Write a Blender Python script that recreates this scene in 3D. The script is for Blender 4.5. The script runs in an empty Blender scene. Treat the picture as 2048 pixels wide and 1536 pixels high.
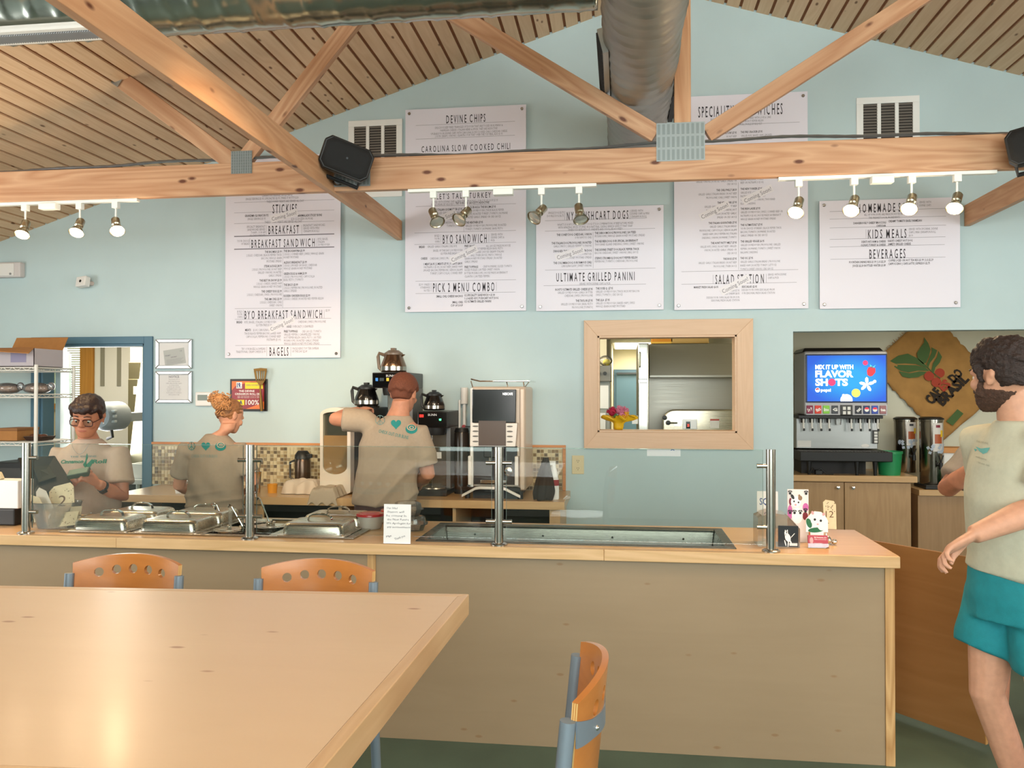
import bpy, bmesh, math, random
import numpy as np
from mathutils import Vector, Matrix, Euler
random.seed(7)
scn = bpy.context.scene
COL = scn.collection
R = math.radians
# ------------------------------------------------------------------ camera
FPX, YAW, PITCH, CAMH = 1655.0, R(7.5), R(0.6), 1.617
cam = bpy.data.cameras.new('camera')
cam.sensor_width = 36.0
cam.lens = FPX / 2048 * 36.0
cam.clip_start = 0.05
camo = bpy.data.objects.new('camera', cam)
camo.location = (0, 0, CAMH)
camo.rotation_euler = (R(90) + PITCH, 0, YAW)
COL.objects.link(camo)
scn.camera = camo
# ------------------------------------------------------------------ world, light, exposure
scn.view_settings.view_transform = 'Standard'
scn.view_settings.look = 'None'
scn.view_settings.gamma = 1.0
scn.view_settings.use_curve_mapping = False
scn.view_settings.exposure = -0.12
wd = bpy.data.worlds.new('world')
scn.world = wd
wd.use_nodes = True
bg = wd.node_tree.nodes['Background']
bg.inputs[0].default_value = (0.82, 0.98, 0.93, 1)
bg.inputs[1].default_value = 6.0

def area(name, loc, target, sx, sy, power, col, spread=180):
    l = bpy.data.lights.new(name, 'AREA')
    l.shape = 'RECTANGLE'; l.size = sx; l.size_y = sy
    l.energy = power; l.color = col; l.spread = R(spread)
    o = bpy.data.objects.new(name, l)
    o.location = loc
    o.rotation_euler = (Vector(target) - Vector(loc)).to_track_quat('-Z', 'Y').to_euler()
    COL.objects.link(o)
    return o
def spot(name, loc, target, power, col, angle=70, blend=.6, size=.03):
    l = bpy.data.lights.new(name, 'SPOT')
    l.energy = power; l.color = col; l.spot_size = R(angle); l.spot_blend = blend; l.shadow_soft_size = size
    o = bpy.data.objects.new(name, l)
    o.location = loc
    o.rotation_euler = (Vector(target) - Vector(loc)).to_track_quat('-Z', 'Y').to_euler()
    COL.objects.link(o)
    return o
DAY = (.99, .98, .96)
WARM = (1.0, 0.70, 0.40)
# daylight entering by the windows of the dining room behind and beside the photographer
area('window_daylight_rear_high', (0.2, -3.05, 2.75), (0.2, 6, 4.6), 6.0, 1.5, 190, (.92, .965, 1.0))
area('window_daylight_rear_low', (0.6, -3.05, 1.62), (0.6, 6, 5.0), 5.0, 1.0, 60, DAY)
area('window_daylight_right', (5.3, 1.2, 1.9), (-2, 2.4, 3.2), 3.0, 1.6, 150, DAY)
area('window_daylight_left', (-5.3, 2.3, 1.7), (2, 3.2, 3.2), 1.8, 1.6, 95, DAY)
# ceiling lamps of the dining room, above the table
area('dining_ceiling_lamp', (-0.3, 0.9, 3.45), (-0.3, 1.0, 0), 3.0, 2.6, 26, (1.0, .88, .72))
# warm spot lamps on the dining room's own track, behind the photographer, washing the back counter
spot('dining_track_beam', (-1.2, 2.2, 3.0), (-2.35, 5.95, 1.35), 330, WARM, 32, 1, .08)
spot('dining_track_beam', (-0.2, 2.2, 3.0), (-1.35, 5.7, 1.3), 190, WARM, 34, 1, .08)
spot('dining_track_beam', (1.0, 2.2, 3.0), (0.6, 4.1, .9), 60, WARM, 40, 1, .08)
# kitchen lamps and kitchen window
area('kitchen_corridor_lamp', (.35, 13.0, 2.28), (.35, 13, 0), .5, 1.7, 26, (1.0, .95, .82))
area('kitchen_ceiling_lamp', (-1.0, 6.8, 2.28), (.2, 7.6, 1.2), 1.6, .5, 50, (1.0, .90, .72))
area('kitchen_daylight', (-4.75, 7.2, 1.6), (-2, 7.0, 1.3), 1.0, 1.2, 30, DAY)
area('kitchen_lamp_left', (-4.6, 7.3, 2.28), (-4.8, 7.6, 0), 1.2, .8, 40, (1.0, .88, .66))
area('alcove_ceiling_lamp', (2.6, 6.7, 2.38), (2.6, 6.9, 0), 1.2, .3, 11, (1.0, .86, .62))

# ------------------------------------------------------------------ pixel rays (2048 x 1536 frame)
_fw = Vector((-math.sin(YAW) * math.cos(PITCH), math.cos(YAW) * math.cos(PITCH), math.sin(PITCH)))
_rt = Vector((math.cos(YAW), math.sin(YAW), 0)); _up = _rt.cross(_fw)
_C = Vector((0, 0, CAMH))
def ray(u, v): return _fw + _rt * ((u - 1024) / FPX) + _up * ((768 - v) / FPX)
def aty(u, v, y):
    d = ray(u, v); return _C + d * ((y - _C.y) / d.y)
def atz(u, v, z):
    d = ray(u, v); return _C + d * ((z - _C.z) / d.z)
def px(u, y):      # metres per pixel at the column u on the plane y
    return (aty(u + 1, 768, y) - aty(u, 768, y)).length

# ------------------------------------------------------------------ mesh builder
class M:
    def __init__(s): s.v = []; s.f = []
    def add(s, vs, fs):
        n = len(s.v); s.v += [tuple(p) for p in vs]; s.f += [tuple(i + n for i in f) for f in fs]; return s
    def box(s, x0, x1, y0, y1, z0, z1):
        return s.add([(x0,y0,z0),(x1,y0,z0),(x1,y1,z0),(x0,y1,z0),(x0,y0,z1),(x1,y0,z1),(x1,y1,z1),(x0,y1,z1)],
                     [(3,2,1,0),(4,5,6,7),(0,1,5,4),(1,2,6,5),(2,3,7,6),(3,0,4,7)])
    def cbox(s, c, sz, rot=None):
        m = (rot or Matrix.Identity(3)); c = Vector(c); h = Vector(sz) / 2
        vs = [c + m @ Vector((h.x*a, h.y*b, h.z*d)) for d in (-1,1) for a,b in ((-1,-1),(1,-1),(1,1),(-1,1))]
        return s.add(vs, [(3,2,1,0),(4,5,6,7),(0,1,5,4),(1,2,6,5),(2,3,7,6),(3,0,4,7)])
    def beam(s, p0, p1, w, h, side=(0,1,0)):
        # box from p0 to p1, w along side, h along the third axis
        p0, p1 = Vector(p0), Vector(p1); d = (p1-p0).normalized(); a = Vector(side); a = (a - d*a.dot(d)).normalized(); b = d.cross(a)
        vs = [p + a*(w/2*i) + b*(h/2*j) for p in (p0,p1) for i,j in ((-1,-1),(1,-1),(1,1),(-1,1))]
        return s.add(vs, [(3,2,1,0),(4,5,6,7),(0,1,5,4),(1,2,6,5),(2,3,7,6),(3,0,4,7)])
    def rings(s, rs, cap=True, closed=True, loop=False):
        n = len(rs[0]); vs = [p for r in rs for p in r]; fs = []
        k = len(rs)
        for i in range(k if loop else k-1):
            j2 = (i+1) % k
            for j in range(n if closed else n-1):
                fs.append((i*n+j, i*n+(j+1)%n, j2*n+(j+1)%n, j2*n+j))
        if cap and not loop:
            fs.append(tuple(range(n-1,-1,-1))); fs.append(tuple((k-1)*n+j for j in range(n)))
        return s.add(vs, fs)
    def tube(s, pts, r, n=10, cap=True, loop=False):
        pts = [Vector(p) for p in pts]; k = len(pts); rr = r if isinstance(r,(list,tuple)) else [r]*k
        rs = []; a = None
        for i,p in enumerate(pts):
            if loop: d = pts[(i+1)%k]-pts[i-1]
            else: d = pts[min(i+1,k-1)]-pts[max(i-1,0)]
            d.normalize()
            if a is None:
                a = Vector((0,0,1)) if abs(d.z)<.9 else Vector((1,0,0))
            a = (a-d*a.dot(d)).normalized(); b = d.cross(a)
            rs.append([p + a*(rr[i]*math.cos(2*math.pi*j/n)) + b*(rr[i]*math.sin(2*math.pi*j/n)) for j in range(n)])
        return s.rings(rs, cap, True, loop)
    def cyl(s, p0, p1, r, r1=None, n=16): return s.tube([p0,p1],[r, r if r1 is None else r1], n)
    def lathe(s, prof, c=(0,0,0), n=24, sx=1, sy=1, axis='z', a0=0, a1=None):
        rs = []
        for r,z in prof:
            ring = []
            for j in range(n):
                t = 2*math.pi*j/n
                p = (r*sx*math.cos(t), r*sy*math.sin(t), z)
                if axis == 'y': p = (p[0], z, -p[1]) if True else p
                if axis == 'x': p = (z, p[0], p[1])
                ring.append((c[0]+p[0], c[1]+p[1], c[2]+p[2]))
            rs.append(ring)
        return s.rings(rs)
    def prism(s, poly, d0, d1, axis='y', o=(0,0,0)):
        # poly of 2D points, extruded: axis y -> (x,z), z -> (x,y), x -> (y,z)
        n = len(poly)
        def P(p,d):
            q = {'y':(p[0],d,p[1]),'z':(p[0],p[1],d),'x':(d,p[0],p[1])}[axis]
            return (q[0]+o[0],q[1]+o[1],q[2]+o[2])
        vs = [P(p,d0) for p in poly]+[P(p,d1) for p in poly]
        return s.add(vs, [tuple(range(n-1,-1,-1)), tuple(range(n,2*n))]+[(i,(i+1)%n,n+(i+1)%n,n+i) for i in range(n)])
    def ball(s, c, r, n=12, k=8, rot=None):
        if not isinstance(r,(list,tuple)): r = (r,r,r)
        c = Vector(c); rs = []
        for i in range(k+1):
            t = math.pi*i/k; t = min(max(t,.04),math.pi-.04)
            ring = []
            for j in range(n):
                q = Vector((r[0]*math.sin(t)*math.cos(2*math.pi*j/n), r[1]*math.sin(t)*math.sin(2*math.pi*j/n), -r[2]*math.cos(t)))
                if rot: q = rot @ q
                ring.append(c+q)
            rs.append(ring)
        return s.rings(rs)
    def move(s, d):
        s.v = [(p[0]+d[0],p[1]+d[1],p[2]+d[2]) for p in s.v]; return s
    def xf(s, mat):
        s.v = [tuple(mat @ Vector(p)) for p in s.v]; return s
    def mesh(s, name, fixn=True):
        me = bpy.data.meshes.new(name); me.from_pydata(s.v, [], s.f)
        if fixn:
            bm = bmesh.new(); bm.from_mesh(me); bmesh.ops.recalc_face_normals(bm, faces=bm.faces); bm.to_mesh(me); bm.free()
        me.update(); return me

def ob(name, m, mt, parent=None, smooth=False, bevel=0, seg=2, label=None, kind=None, fixn=True, angle=40):
    me = m.mesh(name, fixn) if isinstance(m, M) else m
    if mt is not None and (isinstance(m, M) or not me.materials): me.materials.append(mt)
    o = bpy.data.objects.new(name, me); COL.objects.link(o)
    if name in ('lettering', 'small_print') and not kind: kind = 'stuff'
    if parent: o.parent = parent
    if smooth:
        me.polygons.foreach_set('use_smooth', [True]*len(me.polygons))
        if smooth != 'all':
            try: me.set_sharp_from_angle(angle=R(angle))
            except Exception: pass
    if bevel:
        b = o.modifiers.new('bevel','BEVEL'); b.width = bevel; b.segments = seg; b.limit_method = 'ANGLE'; b.angle_limit = R(35)
    if label: o['label'] = label
    if kind: o['kind'] = kind
    return o
def T(name, label, cat, loc=(0,0,0), rot=0, group=None):
    o = bpy.data.objects.new(name, None); COL.objects.link(o)
    o.location = loc; o.rotation_euler = (0,0,rot) if not isinstance(rot,(tuple,Euler)) else rot
    o.empty_display_size = .1
    o['label'] = label; o['category'] = cat
    if group: o['group'] = group
    return o
def tag(o, label, cat, group=None):
    o['label'] = label; o['category'] = cat
    if group: o['group'] = group
    return o
def kids(o): return [c for c in bpy.data.objects if c.parent == o]
def dup(o, loc=None, rot=None, label=None, parent=None):
    c = o.copy(); COL.objects.link(c)
    if parent: c.parent = parent
    if loc is not None: c.location = loc
    if rot is not None: c.rotation_euler = rot
    if label: c['label'] = label
    for k in kids(o): dup(k, parent=c)
    return c

# ------------------------------------------------------------------ materials
def lin(c):
    if isinstance(c, str):
        c = c.lstrip('#'); c = [int(c[i:i+2],16)/255 for i in (0,2,4)]
    elif max(c) > 1: c = [x/255 for x in c]
    return tuple((x/12.92 if x <= .04045 else ((x+.055)/1.055)**2.4) for x in c)+(1,)
_mc = {}
def mat(name, col, rough=.5, metal=0, emit=0, ecol=None, noise=0, nscale=20, bump=0, bscale=60, stretch=None, coat=0, spec=None, alpha=None, sss=0):
    if name in _mc: return _mc[name]
    m = bpy.data.materials.new(name); m.use_nodes = True; _mc[name] = m
    nt = m.node_tree; b = nt.nodes['Principled BSDF']
    c = lin(col)
    b.inputs['Base Color'].default_value = c; b.inputs['Roughness'].default_value = rough; b.inputs['Metallic'].default_value = metal
    if coat: b.inputs['Coat Weight'].default_value = coat; b.inputs['Coat Roughness'].default_value = .12
    if spec is not None: b.inputs['Specular IOR Level'].default_value = spec
    if sss: b.inputs['Subsurface Weight'].default_value = sss; b.inputs['Subsurface Radius'].default_value = (.02,.008,.004); b.inputs['Subsurface Scale'].default_value = .5
    if emit:
        b.inputs['Emission Color'].default_value = lin(ecol) if ecol else c; b.inputs['Emission Strength'].default_value = emit
    if noise or bump:
        tc = nt.nodes.new('ShaderNodeTexCoord'); mp = nt.nodes.new('ShaderNodeMapping'); nt.links.new(tc.outputs['Object'], mp.inputs['Vector'])
        if stretch: mp.inputs['Scale'].default_value = stretch
    if noise:
        n = nt.nodes.new('ShaderNodeTexNoise'); n.inputs['Scale'].default_value = nscale; n.inputs['Detail'].default_value = 5
        nt.links.new(mp.outputs[0], n.inputs['Vector'])
        rp = nt.nodes.new('ShaderNodeValToRGB'); rp.color_ramp.elements[0].position = .3; rp.color_ramp.elements[1].position = .7
        k = 1-noise
        rp.color_ramp.elements[0].color = (c[0]*k,c[1]*k,c[2]*k,1); rp.color_ramp.elements[1].color = tuple(min(1,x*(1+noise*.5)) for x in c[:3])+(1,)
        nt.links.new(n.outputs['Fac'], rp.inputs[0]); nt.links.new(rp.outputs[0], b.inputs['Base Color'])
    if bump:
        n2 = nt.nodes.new('ShaderNodeTexNoise'); n2.inputs['Scale'].default_value = bscale; n2.inputs['Detail'].default_value = 4
        nt.links.new(mp.outputs[0], n2.inputs['Vector'])
        bp = nt.nodes.new('ShaderNodeBump'); bp.inputs['Strength'].default_value = bump; bp.inputs['Distance'].default_value = .01
        nt.links.new(n2.outputs['Fac'], bp.inputs['Height']); nt.links.new(bp.outputs[0], b.inputs['Normal'])
    return m
def wood(name, light, dark, axis='x', scale=1.0, rough=.45, rings=.5, knots=0, coat=0, tone=.12, grain=(1.5,28), spec=None, knotcol=None, kscale=1.6):
    """Sawn timber or veneer: stretched noise grain along an axis, cathedral figure, sparse knots."""
    if name in _mc: return _mc[name]
    m = bpy.data.materials.new(name); m.use_nodes = True; _mc[name] = m
    nt = m.node_tree; N = nt.nodes; L = nt.links; b = N['Principled BSDF']
    b.inputs['Roughness'].default_value = rough
    if coat: b.inputs['Coat Weight'].default_value = coat; b.inputs['Coat Roughness'].default_value = .18
    if spec is not None: b.inputs['Specular IOR Level'].default_value = spec
    tc = N.new('ShaderNodeTexCoord'); oi = N.new('ShaderNodeObjectInfo')
    ad = N.new('ShaderNodeVectorMath'); ad.operation = 'ADD'
    sc = N.new('ShaderNodeVectorMath'); sc.operation = 'SCALE'; sc.inputs['Scale'].default_value = 37.0
    cmb = N.new('ShaderNodeCombineXYZ')
    for i in range(3): L.new(oi.outputs['Random'], cmb.inputs[i])
    L.new(cmb.outputs[0], sc.inputs[0]); L.new(tc.outputs['Object'], ad.inputs[0]); L.new(sc.outputs[0], ad.inputs[1])
    def mapped(along, across):
        mp = N.new('ShaderNodeMapping')
        s = [across*scale]*3; s['xyz'.index(axis)] = along*scale
        mp.inputs['Scale'].default_value = s; L.new(ad.outputs[0], mp.inputs['Vector']); return mp
    mp1 = mapped(*grain)
    n1 = N.new('ShaderNodeTexNoise'); n1.inputs['Scale'].default_value = 2.2; n1.inputs['Detail'].default_value = 6; n1.inputs['Roughness'].default_value = .6
    L.new(mp1.outputs[0], n1.inputs['Vector'])
    mp2 = mapped(.45, 5.0)
    w = N.new('ShaderNodeTexNoise'); w.inputs['Scale'].default_value = 1.3; w.inputs['Detail'].default_value = 2; w.inputs['Distortion'].default_value = .6
    L.new(mp2.outputs[0], w.inputs['Vector'])
    mul = N.new('ShaderNodeMath'); mul.operation = 'MULTIPLY'; mul.inputs[1].default_value = 9.0; L.new(w.outputs['Fac'], mul.inputs[0])
    fr = N.new('ShaderNodeMath'); fr.operation = 'PINGPONG'; fr.inputs[1].default_value = .5; L.new(mul.outputs[0], fr.inputs[0])
    pw = N.new('ShaderNodeMath'); pw.operation = 'MULTIPLY'; pw.inputs[1].default_value = 2*rings; L.new(fr.outputs[0], pw.inputs[0])
    mx = N.new('ShaderNodeMath'); mx.operation = 'MULTIPLY_ADD'; mx.inputs[1].default_value = .6; L.new(n1.outputs['Fac'], mx.inputs[0]); L.new(pw.outputs[0], mx.inputs[2])
    rp = N.new('ShaderNodeValToRGB'); rp.color_ramp.elements[0].position = .15; rp.color_ramp.elements[1].position = .95
    rp.color_ramp.elements[0].color = lin(light); rp.color_ramp.elements[1].color = lin(dark)
    L.new(mx.outputs[0], rp.inputs[0])
    col = rp.outputs[0]
    if knots:
        mp3 = mapped(.55, 1.3); v = N.new('ShaderNodeTexVoronoi'); v.inputs['Scale'].default_value = kscale; v.inputs['Randomness'].default_value = 1
        L.new(mp3.outputs[0], v.inputs['Vector'])
        r3 = N.new('ShaderNodeValToRGB'); r3.color_ramp.elements[0].position = .035*knots; r3.color_ramp.elements[1].position = .075*knots
        r3.color_ramp.elements[0].color = (1,1,1,1); r3.color_ramp.elements[1].color = (0,0,0,1); L.new(v.outputs['Distance'], r3.inputs[0])
        mk = N.new('ShaderNodeMix'); mk.data_type = 'RGBA'; L.new(r3.outputs[0], mk.inputs[0]); L.new(col, mk.inputs[6]); mk.inputs[7].default_value = lin(knotcol or '6a4128')
        col = mk.outputs[2]
    if tone:
        hs = N.new('ShaderNodeHueSaturation'); mr = N.new('ShaderNodeMapRange'); mr.inputs['To Min'].default_value = 1-tone; mr.inputs['To Max'].default_value = 1+tone
        L.new(oi.outputs['Random'], mr.inputs['Value']); L.new(mr.outputs[0], hs.inputs['Value']); L.new(col, hs.inputs['Color']); col = hs.outputs[0]
    L.new(col, b.inputs['Base Color'])
    bp = N.new('ShaderNodeBump'); bp.inputs['Strength'].default_value = .12; bp.inputs['Distance'].default_value = .004
    L.new(n1.outputs['Fac'], bp.inputs['Height']); L.new(bp.outputs[0], b.inputs['Normal'])
    return m
def steel(name, col='b9b6ae', rough=.28, axis='x', strength=.12):
    """Brushed stainless: fine streaks along an axis in roughness and relief."""
    if name in _mc: return _mc[name]
    m = bpy.data.materials.new(name); m.use_nodes = True; _mc[name] = m
    nt = m.node_tree; N = nt.nodes; L = nt.links; b = N['Principled BSDF']
    b.inputs['Base Color'].default_value = lin(col); b.inputs['Metallic'].default_value = 1
    tc = N.new('ShaderNodeTexCoord'); mp = N.new('ShaderNodeMapping'); s = [300.]*3; s['xyz'.index(axis)] = 3.
    mp.inputs['Scale'].default_value = s; L.new(tc.outputs['Object'], mp.inputs[0])
    n = N.new('ShaderNodeTexNoise'); n.inputs['Scale'].default_value = 1; n.inputs['Detail'].default_value = 3; L.new(mp.outputs[0], n.inputs[0])
    mr = N.new('ShaderNodeMapRange'); mr.inputs['To Min'].default_value = rough*.75; mr.inputs['To Max'].default_value = rough*1.3
    L.new(n.outputs['Fac'], mr.inputs[0]); L.new(mr.outputs[0], b.inputs['Roughness'])
    bp = N.new('ShaderNodeBump'); bp.inputs['Strength'].default_value = strength; bp.inputs['Distance'].default_value = .001
    L.new(n.outputs['Fac'], bp.inputs['Height']); L.new(bp.outputs[0], b.inputs['Normal'])
    return m
def glass(name, tint=(.93,.97,.95), refl=1.0, rough=0.0, body=0.0, bodycol=(.8,.8,.8)):
    """Thin clear sheet: see-through with Fresnel reflection, optionally a little milky."""
    if name in _mc: return _mc[name]
    m = bpy.data.materials.new(name); m.use_nodes = True; _mc[name] = m
    nt = m.node_tree; N = nt.nodes; L = nt.links; N.remove(N['Principled BSDF']); out = N['Material Output']
    t = N.new('ShaderNodeBsdfTransparent'); t.inputs[0].default_value = tuple(tint)+(1,)
    g = N.new('ShaderNodeBsdfGlossy'); g.inputs['Roughness'].default_value = rough
    fr = N.new('ShaderNodeFresnel'); fr.inputs[0].default_value = 1.5
    ml = N.new('ShaderNodeMath'); ml.operation = 'MULTIPLY'; ml.inputs[1].default_value = refl; L.new(fr.outputs[0], ml.inputs[0])
    mx = N.new('ShaderNodeMixShader'); L.new(ml.outputs[0], mx.inputs[0])
    base = t.outputs[0]
    if body:
        d = N.new('ShaderNodeBsdfDiffuse'); d.inputs[0].default_value = tuple(bodycol)+(1,)
        m2 = N.new('ShaderNodeMixShader'); m2.inputs[0].default_value = body; L.new(base, m2.inputs[1]); L.new(d.outputs[0], m2.inputs[2]); base = m2.outputs[0]
    L.new(base, mx.inputs[1]); L.new(g.outputs[0], mx.inputs[2]); L.new(mx.outputs[0], out.inputs[0])
    return m

# ------------------------------------------------------------------ lettering
_tc = {}
def text_m(s, bold=0, res=2):
    """Flat lettering as (verts2d, faces, width, capheight) from the built-in font."""
    k = (s, bold, res)
    if k in _tc: return _tc[k]
    cu = bpy.data.curves.new('text', 'FONT'); cu.body = s; cu.resolution_u = res; cu.size = 1.0; cu.offset = bold; cu.fill_mode = 'FRONT'
    o = bpy.data.objects.new('text', cu)
    me = bpy.data.meshes.new_from_object(o)
    v = [(p.co.x, p.co.y) for p in me.vertices]; f = [tuple(p.vertices) for p in me.polygons]
    bpy.data.objects.remove(o); bpy.data.curves.remove(cu); bpy.data.meshes.remove(me)
    if not v: v = [(0,0),(0,0),(0,0)]
    _tc[k] = (v, f, min(p[0] for p in v), max(p[0] for p in v))
    return _tc[k]
CAP = 0.6875
def heading(m, s, x0, x1, z0, z1, y, squeeze=.68):
    # tall condensed capitals with generous spacing, letter by letter
    _, _, a, b = text_m(s); sx = (x1-x0)/(b-a); h = (z1-z0)/CAP
    for i, ch in enumerate(s):
        if ch == ' ': continue
        v, f, ga, gb = text_m(ch, .010, 2); e = text_m(s[:i+1])[3]; c = x0+(e-(gb-ga)/2-a)*sx
        m.add([(c+(p[0]-(ga+gb)/2)*sx*squeeze, y, z0+p[1]*h) for p in v], f)
def letter(m, s, x0, x1, z0, z1, y, bold=0, res=2, align='c', wmax=None, shear=0, rot=0, fn=None):
    """Adds text to M in the plane y: stretched into x0..x1 (both given) with capitals from z0 to z1."""
    v, f, a, b = text_m(s, bold, res)
    h = (z1 - z0) / CAP
    if x1 is None: sx = h * (wmax or .8); xo = x0 - (a if align == 'l' else (b if align == 'r' else (a+b)/2)) * sx
    else: sx = (x1 - x0) / max(b - a, 1e-6); xo = x0 - a * sx
    cx, cz = ((x0 + (x1 if x1 is not None else x0)) / 2, (z0 + z1) / 2)
    vs = []
    for p in v:
        q = [xo + p[0]*sx + shear*p[1]*h, z0 + p[1]*h]
        if rot:
            dx, dz = q[0]-cx, q[1]-cz; q = [cx + dx*math.cos(rot) - dz*math.sin(rot), cz + dx*math.sin(rot) + dz*math.cos(rot)]
        vs.append((q[0], y, q[1]) if fn is None else fn(q[0], q[1]))
    return m.add(vs, f)
# ------------------------------------------------------------------ setting
YW = 5.95            # face of the back wall
XL, XR, YB = -5.6, 5.6, -3.2
CL = lambda x: 4.374 + .321*x        # underside of the planks, left and right of the ridge
CR = lambda x: 4.575 - .308*x
RX = .3196; RZ = CL(RX)
aqua = mat('aqua_wall_paint', 'bdd0d2', .85, noise=.03, nscale=3, bump=.05, bscale=350)
cream = mat('cream_kitchen_paint', 'd9d2b8', .8, noise=.03, nscale=3)
green_floor = mat('green_sealed_concrete', '4e6253', .45, noise=.22, nscale=2.5, bump=.05, bscale=30)
def struct(name, m, mt, **k):
    return ob(name, m, mt, kind='structure', **k)
struct('floor', M().box(-6.8, XR, YB, 14.4, -.1, 0), green_floor)
g = lambda x: (CL(x) if x < RX else CR(x)) + .12
w = M()
def wpiece(x0, x1, z0, z1=None, y0=YW, y1=YW+.12):
    if z1 is not None: w.box(x0, x1, y0, y1, z0, z1)
    else:
        xs = [x0] + ([RX] if x0 < RX < x1 else []) + [x1]
        w.prism([(x0, z0), (x1, z0)] + [(x, g(x)) for x in reversed(xs)], y0, y1)
DO = (-4.51, -3.636, 1.995); PW = (-.166, .803, 1.335, 2.022); OP = (1.186, 4.9, 2.042)
wpiece(XL, DO[0], 0); wpiece(DO[0], DO[1], DO[2]); wpiece(DO[1], PW[0], 0)
wpiece(PW[0], PW[1], 0, PW[2]); wpiece(PW[0], PW[1], PW[3]); wpiece(PW[1], OP[0], 0); wpiece(OP[0], OP[1], OP[2]); wpiece(OP[1], XR, 0)
struct('wall_back', w, aqua)
struct('wall_left', M().box(XL-.1, XL, YB, YW, 0, 3.1), aqua)
struct('wall_right', M().box(XR, XR+.1, YB, 9, 0, 3.2), aqua)
# the rear wall behind the photographer, with two window bands
w = M()
for x0, x1, z0, z1 in ((XL, XR, 0, .42), (XL, -4.5, .42, 5), (-4.1, -2.4, .42, 5), (-4.5, -4.1, .66, 5), (-2.4, -1.3, .66, .84), (-2.4, -1.3, .97, 2.0), (-1.3, XR, .42, .97), (XL, XR, 1.95, 2.0), (XL, -2.8, .75, 5), (3.2, XR, .75, 5), (-2.8, 3.2, 3.5, 5), (-1.3, -1.0, .75, 2), (3.1, 3.2, .75, 2)):
    w.box(x0, x1, YB-.1, YB, z0, z1)
struct('wall_rear', w, aqua)
fr = M()
for x in (-2.78, -1.3, .2, 1.7, 3.18): fr.box(x-.03, x+.03, YB-.08, YB-.02, .75, 3.5)
struct('window_2', fr, mat('white_window_frame', 'e8e8e4', .5))

# plank ceiling: dark deck with separate boards under it
pine_pale = wood('pale_ceiling_pine', 'e2c29e', 'cda67e', 'y', 1, .6, rings=.3, knots=1.6, tone=.07, knotcol='7a5334', kscale=8)
deck_mat = mat('brown_deck_gap', '94603c', .8, noise=.15, nscale=12)
d = M()
d.prism([(XL, CL(XL)+.015), (RX, RZ+.015), (XR, CR(XR)+.015), (XR, CR(XR)+.10), (RX, RZ+.10), (XL, CL(XL)+.10)], YB, YW+.12)
ceiling = struct('ceiling', d, deck_mat)
pm = M().box(-.0435, .0435, YB, YW, 0, .014).mesh('plank'); pm.materials.append(pine_pale)
def planks(a, b, sgn):
    ang = math.atan(b); x = RX + sgn*.055*math.cos(ang)
    while XL+.05 < x < XR-.05:
        o = bpy.data.objects.new('plank', pm); COL.objects.link(o); o.parent = ceiling
        o.location = (x, 0, a + b*x); o.rotation_euler = (0, -ang, 0)
        x += sgn*.107*math.cos(ang)
planks(4.374, .321, -1); planks(4.575, -.308, 1)

# door casing and pass-through frame
blue = mat('slate_blue_door_paint', '4f7488', .5)
c = M(); x0, x1, zt = DO
c.box(x0-.073, x0, YW-.018, YW, 0, zt+.055); c.box(x1, x1+.07, YW-.018, YW, 0, zt+.055); c.box(x0, x1, YW-.018, YW, zt, zt+.055)
c.box(x0-.001, x0+.02, YW-.002, YW+.13, 0, zt); c.box(x1-.02, x1+.001, YW-.002, YW+.13, 0, zt); c.box(x0, x1, YW-.002, YW+.13, zt-.02, zt+.001)
struct('door_1', c, blue, bevel=.003)
birch_trim = wood('birch_trim', 'd6b392', 'c6a07c', 'x', 1, .42, rings=.2, knots=.3, tone=.03, knotcol='9a6b45')
birch_trim_z = wood('birch_trim_upright', 'd6b392', 'c6a07c', 'z', 1, .42, rings=.2, knots=.3, tone=.03, knotcol='9a6b45')
fo = (-.262, .914, 1.217, 2.134); fi = PW
win = M()
win.box(fi[0], fi[0]+.015, YW-.02, YW+.125, fi[2], fi[3]); win.box(fi[1]-.015, fi[1], YW-.02, YW+.125, fi[2], fi[3])
win.box(fi[0], fi[1], YW-.02, YW+.125, fi[3]-.015, fi[3]); win.box(fi[0], fi[1], YW-.02, YW+.15, fi[2], fi[2]+.015)
window_1 = struct('window_1', win, birch_trim, bevel=.002)
def mitre(o, i, side):
    a = {'t': [(o[0],o[3]),(o[1],o[3]),(i[1],i[3]),(i[0],i[3])], 'b': [(o[0],o[2]),(o[1],o[2]),(i[1],i[2]),(i[0],i[2])],
         'l': [(o[0],o[2]),(i[0],i[2]),(i[0],i[3]),(o[0],o[3])], 'r': [(o[1],o[2]),(i[1],i[2]),(i[1],i[3]),(o[1],o[3])]}[side]
    return M().prism(a, YW-.02, YW-.0005)
for s_ in 'tblr': ob('frame_board', mitre(fo, fi, s_), birch_trim if s_ in 'tb' else birch_trim_z, window_1, bevel=.0015)

# ------------------------------------------------------------------ roof truss, tie beams
YT = 4.5
pine = wood('orange_pine_timber', 'caa07c', 'a87652', 'x', 1, .55, rings=.5, knots=2.0, tone=.05, knotcol='5e3018', kscale=8)
pine_z = wood('orange_pine_post', 'cfa27a', 'ad7850', 'z', 1, .55, rings=.6, knots=.6, tone=.05, knotcol='5e3018')
pine_y = wood('orange_pine_tie', 'cda079', 'b07d56', 'y', 1, .55, rings=.4, knots=2.0, tone=.04, knotcol='5e3018', kscale=8)
zinc = steel('galvanised_steel', 'aeb4b2', .42, 'z', .1)
truss = T('roof_truss', 'pine roof truss spanning the room below the plank ceiling', 'roof truss', (0, YT, 2.752))
def loc_m(m, o): return m.move((-o.location.x, -o.location.y, -o.location.z))
CB, CT = 2.752, 2.934
ob('bottom_chord', loc_m(M().box(XL, XR, YT-.02, YT+.025, CB, CT), truss), pine, truss, bevel=.004)
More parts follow.
